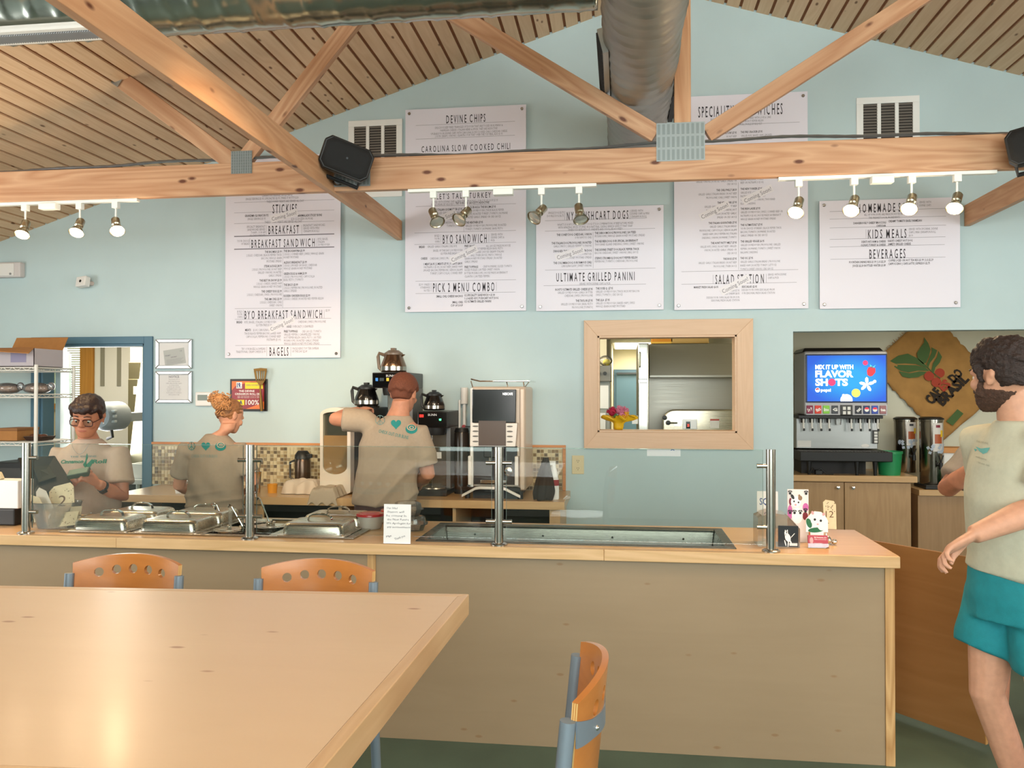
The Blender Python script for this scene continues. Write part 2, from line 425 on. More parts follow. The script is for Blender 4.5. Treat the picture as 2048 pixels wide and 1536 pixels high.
ob('king_post', loc_m(M().box(.285, .372, YT-.018, YT+.02, CT, RZ-.01), truss), pine_z, truss, bevel=.003)
def web(p0, p1, h=.092, yo=0):
    L = (Vector((p1[0],0,p1[1])) - Vector((p0[0],0,p0[1]))).length
    m = M().box(0, L, -.019, .026, -h/2, h/2)
    o = ob('web', m, pine, truss, bevel=.003)
    o.location = (p0[0], yo, p0[1]-CB); o.rotation_euler = (0, -math.atan2(p1[1]-p0[1], p1[0]-p0[0]), 0)
    return o
web((.19, 3.005), (-1.27, 3.955)); web((.455, 2.995), (2.0, 3.95)); web((-2.15, 2.945), (-1.33, 3.91), .088)
web((-2.2, 2.93), (-2.90, 3.45), .10, .004); web((2.80, 2.945), (1.98, 3.91), .088); web((2.85, 2.93), (3.55, 3.45), .10, .004)
def gusset(x0, x1, z0, z1, nx, nz, y=YT-.0205):
    m = M(); pl_m = M().box(x0, x1, y-.003, y, z0, z1)
    for i in range(nx):
        for j in range(nz):
            cx = x0+(i+.5)*(x1-x0)/nx; cz = z0+(j+.5)*(z1-z0)/nz; a = (x1-x0)/nx*.27; b = (z1-z0)/nz*.40
            m.box(cx-a, cx+a, y-.0045, y-.003, cz-b, cz+b)
    g_ = ob('gusset_plate', loc_m(pl_m, truss), mat('plate_zinc','929998',.5,.5), truss)
    ob('punched_slot', loc_m(m, truss), mat('punched_zinc','7c8483',.5,.5), g_, kind='stuff'); return g_
gusset(.19, .444, 2.853, 3.058, 10, 3); gusset(-2.213, -2.087, 2.870, 3.0, 9, 8); gusset(-1.62, -1.39, 2.775, 2.93, 10, 2); gusset(2.06, 2.29, 2.775, 2.93, 10, 2)
gm = M().box(-.04, .04, -.002, .002, -.035, .035)
gp = ob('gusset_plate', gm, zinc, truss); gp.location = (-2.93, -.022, 3.455-CB); gp.rotation_euler = (0, .6, 0)
# longitudinal tie beams running from over the dining room to the back wall
xl = aty(805, 455, YW).x; xr = aty(1927, 420, YW).x
for nm, x0, x1, lab in (('l', xl-.038, xl, 'long pine tie beam passing behind the speaker above the burger-bar boards'), ('r', xr, xr+.038, 'long pine tie beam beside the homemade soup board')):
    t = ob('tie_beam', M().box(0, x1-x0, 0, YW-YB-.01, 0, .142), pine_y, bevel=.003)
    t.location = (x0, YB, 2.742)
    tag(t, lab if nm == 'r' else 'long pine tie beam crossing the truss above the STICKIES menu board', 'beam', 'tie beams')

# ------------------------------------------------------------------ ducts
duct_mat = mat('dull_galvanised_duct', '9c9a92', .42, .75, noise=.12, nscale=4, bump=.03, bscale=40)
duct_mat2 = mat('shiny_galvanised_duct', 'a5aaa2', .22, .95, noise=.1, nscale=5)
def spiral(length, r, pitch, h=.004, n=40, step=.018):
    m = M(); rs = []; k = int(length/step)
    for i in range(k+1):
        y = i*step; ring = []
        for j in range(n):
            t = 2*math.pi*j/n; ph = ((y/pitch - t/(2*math.pi)) % 1.0)
            b = h*max(0, 1-abs(ph-.5)*2/.22) - .35*h*math.sin(ph*math.pi*6)**2
            ring.append(((r+b)*math.cos(t), y, (r+b)*math.sin(t)))
        rs.append(ring)
    return m.rings(rs, cap=True)
main = T('spiral_air_duct', 'large round grey spiral duct running to the back wall', 'duct', (.105, 1.2, 3.345))
ob('duct_tube', spiral(YW-1.2-.005, .187, .105, .0075), duct_mat, main, smooth='all', fixn=False)
dk = mat('dark_register', '1c1c1c', .6)
def register(parent, ang, y0, y1, wd=.12, mt=None):
    # louvred outlet on the flank of the duct
    m = M(); r = .187
    m.box(r-.005, r+.022, y0, y1, -wd/2, wd/2)
    o = ob('register_frame', m, mt or zinc, parent); o.rotation_euler = (0, ang, 0)
    l = M(); k = int((y1-y0)/.022)
    for i in range(k): l.cbox((r+.024, y0+.012+i*(y1-y0-.02)/k, 0), (.012, .004, wd*.8), Matrix.Rotation(.5,3,'Z'))
    l.box(r+.015, r+.0225, y0+.01, y1-.01, -wd*.4, wd*.4)
    p = ob('louvre', l, dk, o)
register(main, math.pi*1.0-.25, 2.75, 3.5); register(main, -.05, 3.55, 4.0, mt=dk)
st = M().tube([(.19*math.cos(t), 0, .19*math.sin(t)) for t in [i*math.pi/16 for i in range(33)]], .008, 6)
cross = T('spiral_branch_duct', 'shiny round branch duct with a long white register', 'duct', (-2.72, 3.3, 3.315))
s2 = spiral(2.72-.088, .160, .12, .005)
s2.v = [(p[1], p[0], p[2]) for p in s2.v]
ob('duct_tube', s2, duct_mat2, cross, smooth='all')
# register: a white box on the lower front flank, louvres looking down
a = aty(0, 45, 3.05); b = aty(205, 40, 3.05)
wg = mat('white_enamel', 'e6e6e2', .4); grm = M()
gx0, gx1 = -2.70-cross.location.x, aty(205, 50, 3.2).x-cross.location.x
grm.box(gx0, gx1, -.115, -.035, -.175, -.14)
rg = ob('register', grm, wg, cross, bevel=.003)
rim = M()
rim.box(gx0-.01, gx1+.02, -.135, -.11, -.178, -.165); rim.box(gx0-.01, gx1+.02, -.03, -.012, -.178, -.165); rim.box(gx1, gx1+.02, -.135, -.012, -.178, -.165)
ob('register_rim', rim, wg, rg)
lv = M(); k = 46
for i in range(k): lv.cbox((gx0+.02+(gx1-gx0-.05)*i/k, -.072, -.178), (.003, .072, .014), Matrix.Rotation(.6,3,'Y'))
ob('louvre', lv, mat('grey_louvre','b9bcc0',.4,.3), rg)
ob('register_back', M().box(gx0+.01, gx1-.01, -.11, -.034, -.1752, -.174), dk, rg)
# flexible conduit along the top of the chord
cp = []
for i in range(240):
    x = -4.6 + i*.045
    if x > 5.2: break
    cp.append((x, 0, .012*math.sin(x*2.1)+.004*math.sin(x*9)))
con = ob('flexible_conduit', M().tube(cp, [.008+.0016*(i%2) for i in range(len(cp))], 7), mat('steel_conduit','7d7f80',.35,.8))
con.location = (0, YT-.005, CT+.016); tag(con, 'thin grey flexible conduit lying along the truss chord', 'cable')

# ------------------------------------------------------------------ wall vents
vent_white = mat('vent_white_enamel', 'ecece8', .45); vent_slat = mat('vent_slat', '8f877e', .5, .2); vent_dark = mat('vent_dark', '2b2724', .9)
def vent(x0, x1, z0, z1, label):
    t = T('air_vent', label, 'vent', ((x0+x1)/2, YW, z0), group='return air vents')
    W = x1-x0; H = z1-z0; f = M(); bw = .045
    f.box(-W/2, W/2, -.012, 0, 0, bw); f.box(-W/2, W/2, -.012, 0, H-bw, H)
    cw = (W-2*bw-.05)/3; xs = []
    f.box(-W/2, -W/2+bw, -.012, 0, bw, H-bw); f.box(W/2-bw, W/2, -.012, 0, bw, H-bw)
    for i in range(3): xs.append(-W/2+bw+i*(cw+.025))
    for i in (1,2): f.box(xs[i]-.025, xs[i], -.012, 0, bw, H-bw)
    ob('frame', f, vent_white, t, bevel=.002)
    ob('backing', M().box(-W/2+.01, W/2-.01, -.003, -.001, .01, H-.01), vent_dark, t)
    for x in xs:
        l = M(); k = int((H-2*bw)/.019)
        for i in range(k): l.cbox((x+cw/2, -.007, bw+.01+i*(H-2*bw)/k), (cw, .013, .0025), Matrix.Rotation(-.6,3,'X'))
        ob('louvre', l, vent_slat, t, kind='stuff')
    s = M()
    for sx in (-1,1): s.cyl((sx*(W/2-.018), -.0125, H-.02), (sx*(W/2-.018), -.016, H-.02), .005, n=8)
    return t
p = aty(697.5, 243, YW); q = aty(805, 393, YW); vent(p.x, q.x, q.z, p.z, 'white wall vent between the STICKIES and DEVINE CHIPS boards')
p = aty(1712, 197, YW); q = aty(1839, 350, YW); vent(p.x, q.x, q.z, p.z, 'white wall vent high above the homemade soup board')

# ------------------------------------------------------------------ track lights under the chord
trk = mat('white_track', 'e9e9e2', .4); nickel = mat('satin_nickel', 'b5ad98', .28, 1); lens_off = mat('halogen_off', 'd8d8d0', .1, .6)
lens_on = mat('halogen_glow', 'fff0d0', .4, emit=30, ecol='ffd9a0')
def track(u0, u1, vm, heads, label, on, feed_u):
    # heads: list of (u of stem, azimuth, tilt)
    yt = YT+.002
    a = aty(u0, vm, yt); b = aty(u1, vm, yt)
    t = T('track_light', label, 'track light', (a.x, yt, CB-.018), group='ceiling track lights')
    ob('rail', M().box(0, b.x-a.x, -.017, .017, 0, .0175), trk, t, bevel=.002)
    f = aty(feed_u, vm, yt).x-a.x
    ob('power_feed', M().box(f-.055, f+.055, -.03, .02, -.032, .004), trk, t, bevel=.004)
    for (u, az, tilt) in heads:
        x = aty(u, vm, yt).x-a.x
        h = ob('lamp_head', M().box(x-.018, x+.018, -.016, .016, -.035, .001), trk, t, bevel=.002)
        ob('stem', M().tube([(x,0,-.03),(x,0,-.10),(x+.012*math.sin(az),-.012*math.cos(az),-.112)], .0055, 8), trk, h, smooth=True)
        # direction of the beam
        d = Vector((math.sin(az)*math.cos(tilt), -math.cos(az)*math.cos(tilt), -math.sin(tilt)))
        p0 = Vector((x, 0, -.118)) - d*.028
        q = d.to_track_quat('Z','Y').to_matrix()
        prof = [(0,0),(.020,0),(.024,.006),(.024,.05),(.018,.056),(.018,.066),(.030,.078),(.040,.100),(.043,.104),(.040,.104),(.026,.088),(.014,.08),(0,.08)]
        sh = M().lathe(prof, n=20); sh.v = [tuple(p0 + q @ Vector(p)) for p in sh.v]
        ob('shade', sh, nickel, h, smooth=True)
        bl = M().lathe([(0,.083),(.022,.083),(.034,.094),(.036,.099),(.02,.102),(0,.103)], n=18); bl.v = [tuple(p0 + q @ Vector(p)) for p in bl.v]
        ob('bulb', bl, lens_on if on else lens_off, h, smooth=True)
        if on:
            lp = Vector((a.x, yt, CB-.018)) + p0 + d*.13
            spot('halogen_beam', lp, lp + d, 32, WARM, 85, .8, .03)
            pl_ = bpy.data.lights.new('halogen_spill','POINT'); pl_.energy = 3.5; pl_.color = (1,.78,.52); pl_.shadow_soft_size = .03; po = bpy.data.objects.new('halogen_spill', pl_); po.location = Vector((a.x, yt, CB-.018))+p0+d*.15; COL.objects.link(po)
track(817, 1193, 378, [(867,.7,.9),(932,-.6,.75),(1083,-.75,.75),(1158,.35,1.1)], 'unlit track light with nickel heads between the two lit ones', False, 1007)
track(1556, 1992, 352, [(1597,-.55,.95),(1708,-.6,.9),(1823,-.6,.9),(1914,-.65,.95)], 'lit track light in front of the homemade soup board', True, 1763)
track(-260, 277, 400, [(-100,.3,1.0),(51,.2,1.05),(160,.15,1.0),(232,.75,.9)], 'lit track light above the blue doorway', True, 100)

# ------------------------------------------------------------------ speakers on the tie beams
blk = mat('black_speaker_plastic', '141414', .5); blkg = mat('black_speaker_cloth', '0d0d0d', .75, bump=.3, bscale=900)
def speaker(loc, rot, label):
    t = T('loudspeaker', label, 'loudspeaker', loc, Euler(rot), 'loudspeakers on the tie beams')
    # x = long side, front at -y
    poly = lambda w, h, c: [(-w/2+c,-h/2),(w/2-c,-h/2),(w/2,-h/2+c),(w/2,h/2-c),(w/2-c,h/2),(-w/2+c,h/2),(-w/2,h/2-c),(-w/2,-h/2+c)]
    rs = [[(p[0], y, p[1]) for p in poly(*a)] for y, a in ((-.085,(.262,.17,.03)),(-.08,(.275,.18,.03)),(-.03,(.275,.18,.03)),(.06,(.19,.15,.03)),(.085,(.13,.11,.02)))]
    ob('cabinet', M().rings(rs), blk, t, bevel=.004)
    gr = [[(p[0], y, p[1]) for p in poly(*a)] for y, a in ((-.0845,(.255,.163,.028)),(-.094,(.235,.145,.026)),(-.097,(.20,.11,.024)))]
    ob('grille_cloth', M().rings(gr), blkg, t, smooth=True)
    ob('badge', M().cyl((0,-.097,-.0),(0,-.0985,-.0),.006,n=12), mat('badge_grey','2c2e30',.4,.5), t)
    ob('bracket', M().tube([(-.11,.02,0),(-.11,.04,-.11),(.11,.04,-.11),(.11,.02,0)], .012, 8).cyl((0,.04,-.11),(0,.12,-.11),.02), blk, t)
    return t
p = aty(690, 321, 4.36)
speaker(p, (R(8), R(17), R(28)), 'black loudspeaker on the truss right of the STICKIES board')
p = aty(2078, 290, 4.36)
speaker(p, (R(0), R(-10), R(-25)), 'black loudspeaker on the tie beam above the homemade soup board')
# ------------------------------------------------------------------ menu boards on the wall
brd = mat('menu_board_white', 'e4e0ea', .45); ink = mat('menu_ink_dark', '37323a', .6); ink2 = mat('menu_ink_grey', '807b84', .6); strip_m = mat('paper_strip', 'e9e5ea', .7)
standoff = mat('steel_standoff', 'a9a6a2', .25, 1)
YBD = YW - .028
def board(label, x0, x1, z0, z1, org, sc, rows, soon=(), cat='menu board'):
    t = T('menu_board', label, cat, ((x0+x1)/2, YBD, z0), group='menu boards')
    o = t.location
    ob('panel', M().box(x0-o.x, x1-o.x, 0, .005, 0, z1-z0), brd, t)
    s = .0145
    for cx in (x0+.03, x1-.03):
        for cz in (z0+.03, z1-.03):
            ob('standoff', M().cyl((cx-o.x, -.006, cz-o.z), (cx-o.x, .027, cz-o.z), .011, n=14).cyl((cx-o.x,-.0085,cz-o.z),(cx-o.x,-.006,cz-o.z),.008,.011,14), standoff, t, smooth=True)
    U = lambda x, y: aty(org[0]+x/sc, org[1]+y/sc, YBD)
    dark, grey = M(), M()
    P = px(org[0]+500/sc, YBD)/sc
    for r in rows:
        k = r[0]
        if k == 'h':
            a = U(r[2], r[5]); b = U(r[3], r[4]); heading(dark, r[1], a.x-o.x, b.x-o.x, a.z-o.z, b.z-o.z, -.0006)
        elif k in 'bn':
            a = U(r[2], r[3]); hh = 8.6*P*(sc/4.096)
            letter(dark if k == 'b' else grey, r[1], a.x-o.x, None, a.z-o.z-hh, a.z-o.z+hh, -.0006, .02 if k == 'b' else 0, 1, r[4], .64 if k == 'b' else .60)
        elif k == 'r':
            a = U(r[1], r[3]); b = U(r[2], r[3]); h = (r[4] if len(r) > 4 else 2)*P/2; grey.add([(a.x-o.x,-.0006,a.z-o.z-h),(b.x-o.x,-.0006,a.z-o.z-h),(b.x-o.x,-.0006,a.z-o.z+h),(a.x-o.x,-.0006,a.z-o.z+h)],[(0,1,2,3)])
        elif k == 'v':
            a = U(r[1], r[3]); b = U(r[1], r[2]); h = P*.8; grey.add([(a.x-o.x-h,-.0006,a.z-o.z),(a.x-o.x+h,-.0006,a.z-o.z),(a.x-o.x+h,-.0006,b.z-o.z),(a.x-o.x-h,-.0006,b.z-o.z)],[(0,1,2,3)])
    ob('lettering', dark, ink, t, fixn=False, label='dark headings and dish names'); ob('small_print', grey, ink2, t, fixn=False, label='grey small print and rules')
    for (xa, ya, xb, yb) in soon:
        a = U(xa, ya); b = U(xb, yb); c = (a+b)/2; L = math.hypot(b.x-a.x, b.z-a.z); ang = math.atan2(b.z-a.z, b.x-a.x)
        st = M().box(-L/2-.012, L/2+.012, -.0012, 0, -.024, .030)
        q = ob('paper_strip', st, strip_m, t, label='white strip with slanted writing'); q.location = (c.x-o.x, -.001, c.z-o.z); q.rotation_euler = (0, -ang, 0)
        lt = M(); letter(lt, 'Coming Soon!', -L/2, L/2, -.012, .016, -.0018, .0, 2)
        ob('lettering', lt, ink2, q, fixn=False)
def para(x, y, al, dy, *lines):
    """lines: '*BOLD|rest' puts a dish name first"""
    out = []
    for i, s in enumerate(lines):
        out.append(('b', s[1:], x, y+i*dy, al) if s.startswith('*') else ('n', s, x, y+i*dy, al))
    return out
B1 = [('n','CINNAMON ORANGE | APPLE MAPLE',632,206,'c'),('n','SINGLE SERVING $1.95 | SPECIALTIES $2.95 | MAKE IT NUTTY $.50',590,232,'c'),('n','THESE YUMMY TREATS ARE SERVED ALL DAY',698,256,'c'),
 ('r',280,1100,268),('h','STICKIES',592,798,278,355),('r',280,1100,352),('b',"GRANDMA GLORIA'S BOYS",367,376,'l'),('b','MARMALADE STICKY BUNS',1000,368,'r'),('n','SINGLE SERVING $1.95',390,402,'l'),('n','$.50 1/2 DOZEN OR MORE',925,396,'r'),('n','THESE YUMMY TREATS ARE SERVED ALL DAY',682,424,'c'),
 ('r',280,1100,440),('h','BREAKFAST',558,815,452,526),('v',545,450,530),('v',834,450,530),*para(536,462,'r',24,'SPECIALTY BREAKFAST','SANDWICHES SERVED','7:00AM - 11:00 AM','ALL DAY SUNDAYS'),*para(846,454,'l',24,'BREAKFAST SANDWICHES','SERVED WITH MINI','CINNAMON ROLLS'),
 ('r',280,1100,545,8),('h','BREAKFAST SANDWICH',418,945,560,638),('v',408,560,635),('v',957,560,635),*para(405,580,'r',24,'YOUR CHOICE','OF BREAD'),*para(966,566,'l',23,'RYE | BAGEL','ITALIAN','SOURDOUGH'),('r',280,1100,650,8),('v',678,658,1130),
 *para(670,668,'r',26,'*THE BIG MAX $3.99','2 EGGS | CHEDDAR | BLACK PEPPER THICK','BACON | WHOLE GRAIN','MUSTARD SPREAD'),*para(670,785,'r',26,'*STEAK & EGGS $4.99','2 EGGS | PROVOLONE | ROAST BEEF','GRILLED ONIONS | ROASTED','GARLIC SPREAD'),
 *para(670,902,'r',26,'*THE BEST IN SHOW $3.99','2 EGGS | CHEESE | BAKED HAM','WHOLE GRAIN HONEY MUSTARD'),*para(670,992,'r',26,'*THE CHEESY EGG $2.99','2 EGGS | CHEDDAR | SWISS | PROVOLONE'),*para(670,1056,'r',26,'*THE AM CHILI $3.99','2 EGGS | CHEDDAR | CHILI','SWEET ONION'),
 *para(686,664,'l',26,'*THE BIG KAHUNA $3.99','2 EGGS | CORNED BEEF | SWISS | WHOLE GRAIN','HONEY MUSTARD'),*para(686,758,'l',25,"*ALEXA'S BREAKFAST $3.99",'2 EGGS | SMOKED SAUSAGE | CHEDDAR','WHOLE GRAIN HONEY MUSTARD'),*para(686,850,'l',25,'*GREEN EGGS & HAM $3.99','2 EGGS | PROVOLONE | CAPOCOLLA','BASIL PESTO | TOMATO'),
 *para(686,941,'l',25,'*THE BIG D $3.99','2 EGGS | PEPPERONI | PROVOLONE | ROASTED','GARLIC SPREAD'),*para(686,1031,'l',25,'*KICKEN CHICKEN EGGS $2.99','2 EGGS | CHEESE | ROASTED RED PEPPER RELISH'),
 ('r',285,1075,1136),('h','BYO BREAKFAST SANDWICH',362,1005,1146,1220),('v',354,1146,1215),('v',1017,1146,1215),*para(345,1160,'r',22,'BUILD','YOUR','OWN'),('n','$2.99',1030,1150,'l'),('r',285,1075,1224),
 ('b','BREAD',300,1247,'l'),('n','RYE | BAGEL | ITALIAN | SOURDOUGH',366,1247,'l'),('n','GLUTEN FREE $1.50',458,1271,'l'),('n','CHEDDAR | SWISS | PROVOLONE',1030,1241,'r'),('b','EGGS',712,1282,'l'),('n','OVER EAZY | SCRAMBLED',756,1282,'l'),('b','MEATS',370,1311,'l'),('n','$1.00 | CAROLINA SAUSAGE',436,1311,'l'),*para(662,1337,'r',26,'THICK BLACK PEPPER BACON | BAKED HAM','CAPOCOLLA | PEPPERONI | CORNED BEEF','PASTRAMI ($1.00)'),
 ('b','FREE TOPPINGS',688,1322,'l'),('n','CRD SAUCE | TOMATO',836,1322,'l'),*para(688,1348,'l',25,'GRILLED PEPPERS | CARAMELIZED ONIONS','HOT PEPPER RELISH | BASIL PESTO | SAUTEED','MUSHROOMS | ROASTED GARLIC SPREAD','WHOLE GRAIN HONEY MUSTARD SPREAD'),
 ('r',290,1075,1438),('h','BAGELS',567,728,1452,1522),('v',547,1448,1525),('v',744,1448,1525),*para(538,1464,'r',24,'TRY OUR BAGELS & SHMEARS','TRADITIONAL CREAM CHEESE $1.99'),*para(754,1462,'l',24,"UNCLE KEN'S TOP TIER SHMEAR",'OF THE DAY $2.49')]
board('tall white menu board headed STICKIES and BREAKFAST', -2.97, -2.066, 1.878, 3.40, (400,340), 4.096, B1, [(590,405,790,350),(580,1310,762,1225)])
# two boards carry text above and below the truss chord: both crops are merged into one coordinate frame
def up(rows, org, sc, org2, sc2):
    # re-expresses rows of another crop in the main crop's pixels
    fx = lambda x: ((org2[0]+x/sc2)-org[0])*sc; fy = lambda y: ((org2[1]+y/sc2)-org[1])*sc
    out = []
    for r in rows:
        if r[0] == 'h': out.append(('h', r[1], fx(r[2]), fx(r[3]), fy(r[4]), fy(r[5])))
        elif r[0] in 'bn': out.append((r[0], r[1], fx(r[2]), fy(r[3]), r[4]))
        elif r[0] == 'r': out.append(('r', fx(r[1]), fx(r[2]), fy(r[3])))
        else: out.append(('v', fx(r[1]), fy(r[2]), fy(r[3])))
    return out
O2, S2 = (800,340), 3.793
B2 = [('h',"LET'S TALK TURKEY",275,695,168,222),('n','SERVED WITH DEVINE CHIPS & MINI CINNAMON ROLL | SUB CUP OF SOUP $1.95',490,236,'c'),('n','PICKLE SPEARS BY REQUEST |',415,258,'r'),('b',"TRY OUR CRD SAUCE IT'S ADDICTIVE!",422,253,'l'),('r',120,880,278),('v',485,285,470),
 *para(473,296,'r',25,'*THE ITALIAN GODMOTHER $7.95','GRILLED GARLIC ITALIAN BREAD','PROVOLONE | ROASTED BAKED HAM','SPICY PEPPERONI | GENOA SALAMI','DRESSING | ROMAINE','TOMATO | ONION'),
 *para(496,284,'l',25,'*THE CLUB A.K.A. THE BIG JIM $7.95','GRILLED SOURDOUGH | THICK BLACK PEPPER','BACON | ROASTED TURKEY | TOMATO | ROMAINE','ROASTED GARLIC SPREAD OR CRD SAUCE'),*para(496,399,'l',25,'*THE HEATHER $7.95','GRILLED SOURDOUGH | PROVOLONE | ROASTED','TURKEY | TOMATO | ROMAINE | BASIL PESTO'),
 ('r',110,880,478),('h','BYO SANDWICH',322,662,485,558),('v',310,490,552),('v',674,485,548),*para(300,499,'r',22,'BUILD','YOUR','OWN'),*para(690,490,'l',22,'SERVED WITH','DEVINE CHIPS &','MCR'),('r',110,880,566),
 ('b','BREAD',145,584,'l'),('n','GRILLED GARLIC ITALIAN | DELI RYE',208,582,'l'),*para(473,607,'r',24,'BAGEL OF THE DAY | SOURDOUGH','GLUTEN FREE BREAD $1.50'),('b','CHEESE',158,672,'l'),('n','CHEDDAR | SWISS | PROVOLONE',228,672,'l'),('b','1 MEAT $6.95 | 2 MEATS $7.95 | 3 MEATS $8.95',473,708,'r'),*para(473,732,'r',24,'PASTRAMI (+ $1.00) | ROAST BEEF | BAKED HAM','SMOKED BACON | PEPPERONI | GENOA SALAMI','TURKEY | CAPOCOLLA | CORNED BEEF'),
 ('b','FREE SAUCES',490,577,'l'),('n','ALL SAUCES MADE IN HOUSE',838,572,'r'),*para(490,600,'l',24,'CRD SAUCE | HOT PEPPER RELISH BASIL PESTO','THOUSAND ISLAND | HOUSE CREAMY ITALIAN','SWEET BBQ | TIGER SAUCE | MAYO | WHOLE','GRAIN HONEY MUSTARD SPREAD | ROASTED','GARLIC SPREAD'),
 ('b','FREE TOPPINGS',490,736,'l'),('n','CRISP ROMAINE | SLICED TOMATO',630,732,'l'),*para(490,758,'l',25,'SLICED PICKLES | SAUTEED SWEET ONION','BUTTER MUSHROOMS | HOUSE MADE SAUERKRAUT','CILANTRO | SAUTEED PEPPERS'),
 ('r',118,880,845),('h','PICK 2 MENU COMBO',248,722,852,926),('v',236,858,922),('v',732,850,918),*para(228,868,'r',23,'$2.99  UNLESS','OTHERWISE','NOTED'),('r',118,876,938),('b','SMALL CHILI CHEESE NACHOS',477,956,'r'),('b','SMALL CHILI',477,1002,'r'),('b','CUP OF SOUP',477,1027,'r'),*para(490,950,'l',24,'*1/2 SPECIALITY SANDWICH + $1.00','*1 LOADED NYC PUSHCART HOT DOG','*1/2 ULTIMATE GRILLED PANINI')]
B2 += up([('h','DEVINE CHIPS',560,795,666,722),('r',385,965,735),('n','DELICIOUS DEEP FRIED TRIANGLES OF DOUGH THAT ARE TOSSED IN ROMANO &',695,740,'c'),('n','PARMESAN CHEESES | ITALIAN HERBS & SPICES. THEY ARE ADDICTIVE!',695,757,'c'),('n','UPGRADE YOUR DEVINE CHIPS WITH CAROLINA SLOW COOKED CHILI | CHEDDAR CHEESE',695,775,'c'),('n','| SOUR CREAM | ONIONS | CILANTRO FOR THAT OVER THE TOP MEAL ADD $1.95',695,790,'c'),('r',385,965,815),('h','CAROLINA SLOW COOKED CHILI',416,938,836,892)], O2, S2, (700,0), 2.926)
board('tall white menu board with DEVINE CHIPS on top and PICK 2 MENU COMBO below', -1.572, -.677, 2.209, 3.70, O2, S2, B2, [(238,408,418,328),(393,688,575,600)])
B3 = [('h','NYC PUSHCART DOGS',1262,1735,306,382),('v',1250,312,378),('v',1745,302,372),*para(1242,322,'r',24,'SINGLE DOG $3.75','DOUBLE DOG $6.75'),*para(1752,310,'l',22,'SERVED WITH','DEVINE CHIPS & MINI','CINNAMON ROLL'),('r',1100,1872,385),
 ('n',"WHAT'S IS A NYC PUSHCART HOT DOG? IT IS A COMBINATION OF BEEF & PORK MIXED",1480,408,'c'),('n','WITH AMAZING SPICES STUFFED IN A NATURAL CASING WHICH GIVES IT THAT SNAP',1480,430,'c'),('n',"WHEN YOU BITE INTO IT. ONE BITE AND YOU'LL BE HOOKED!",1480,450,'c'),('r',1100,1935,464),('v',1465,470,745),
 *para(1454,486,'r',24,'*THE CONEY DOG CHEDDAR | ONION','OUR FAMOUS CHILI'),*para(1454,549,'r',24,'*THE ITALIAN DOG PROVOLONE | ROASTED','GARLIC MAYO | GRILLED PEPPERS & ONIONS'),*para(1454,610,'r',26,'*DRAGGED THROUGH THE GARDEN DOG','PICKLED RELISH | TOMATOES','WHOLE GRAIN HONEY MUSTARD SPREAD'),*para(1454,700,'r',24,'*THE COLUMBIA DOG OUR FAMOUS CHILI','CAROLINA SLAW | SWEET ONIONS'),
 *para(1478,479,'l',24,'*THE SHROOM DOG PROVOLONE | SAUTEED','MUSHROOMS | WHOLE GRAIN HONEY MUSTARD SPREAD'),*para(1478,542,'l',24,'*THE REUBEN DOG OUR SPECIAL SAUERKRAUT','THOUSAND ISLAND DRESSING | SWISS | SWEET ONIONS'),*para(1478,606,'l',24,'*THE DEVINE STREET DOG BLACK PEPPER THICK','BACON CHEDDAR | SWEET ONIONS | BBQ SAUCE'),*para(1478,670,'l',24,"*STEPH'S STROMBOLI DOG HOT PEPPER RELISH",'PEPPERONI | TOMATO | CHEDDAR | PROVOLONE'),
 ('r',1100,1938,760),('h','ULTIMATE GRILLED PANINI',1182,1780,772,846),('n','SERVED WITH DEVINE CHIPS & MCR',1478,862,'c'),('r',1090,1866,878),
 *para(1462,903,'r',24,"*ROXY'S ULTIMATE GRILLED CHEESE $7.95",'GRILLED SOURDOUGH | GARLIC BUTTER','CHEDDAR | SWISS | PROVOLONE'),*para(1462,990,'r',25,'*THE TAYLOR $7.95','GRILLED SOURDOUGH | BASIL PESTO','PROVOLONE |TOMATO|'),*para(1486,899,'l',24,'*THE SUSIE Q  $7.95','GRILLED SOURDOUGH | THICK HICKORY BACON','SWISS | TOMATO | CRD SAUCE'),*para(1486,987,'l',24,'*THE LILA  $7.95','GRILLED SOURDOUGH | BAKED HAM | SWISS','WHOLE GRAIN HONEY MUSTARD')]
board('short white menu board headed NYC PUSHCART DOGS', -.604, .300, 2.204, 2.943, O2, S2, B3, [(1192,668,1385,608)])
O4, S4 = (1340,340), 3.413
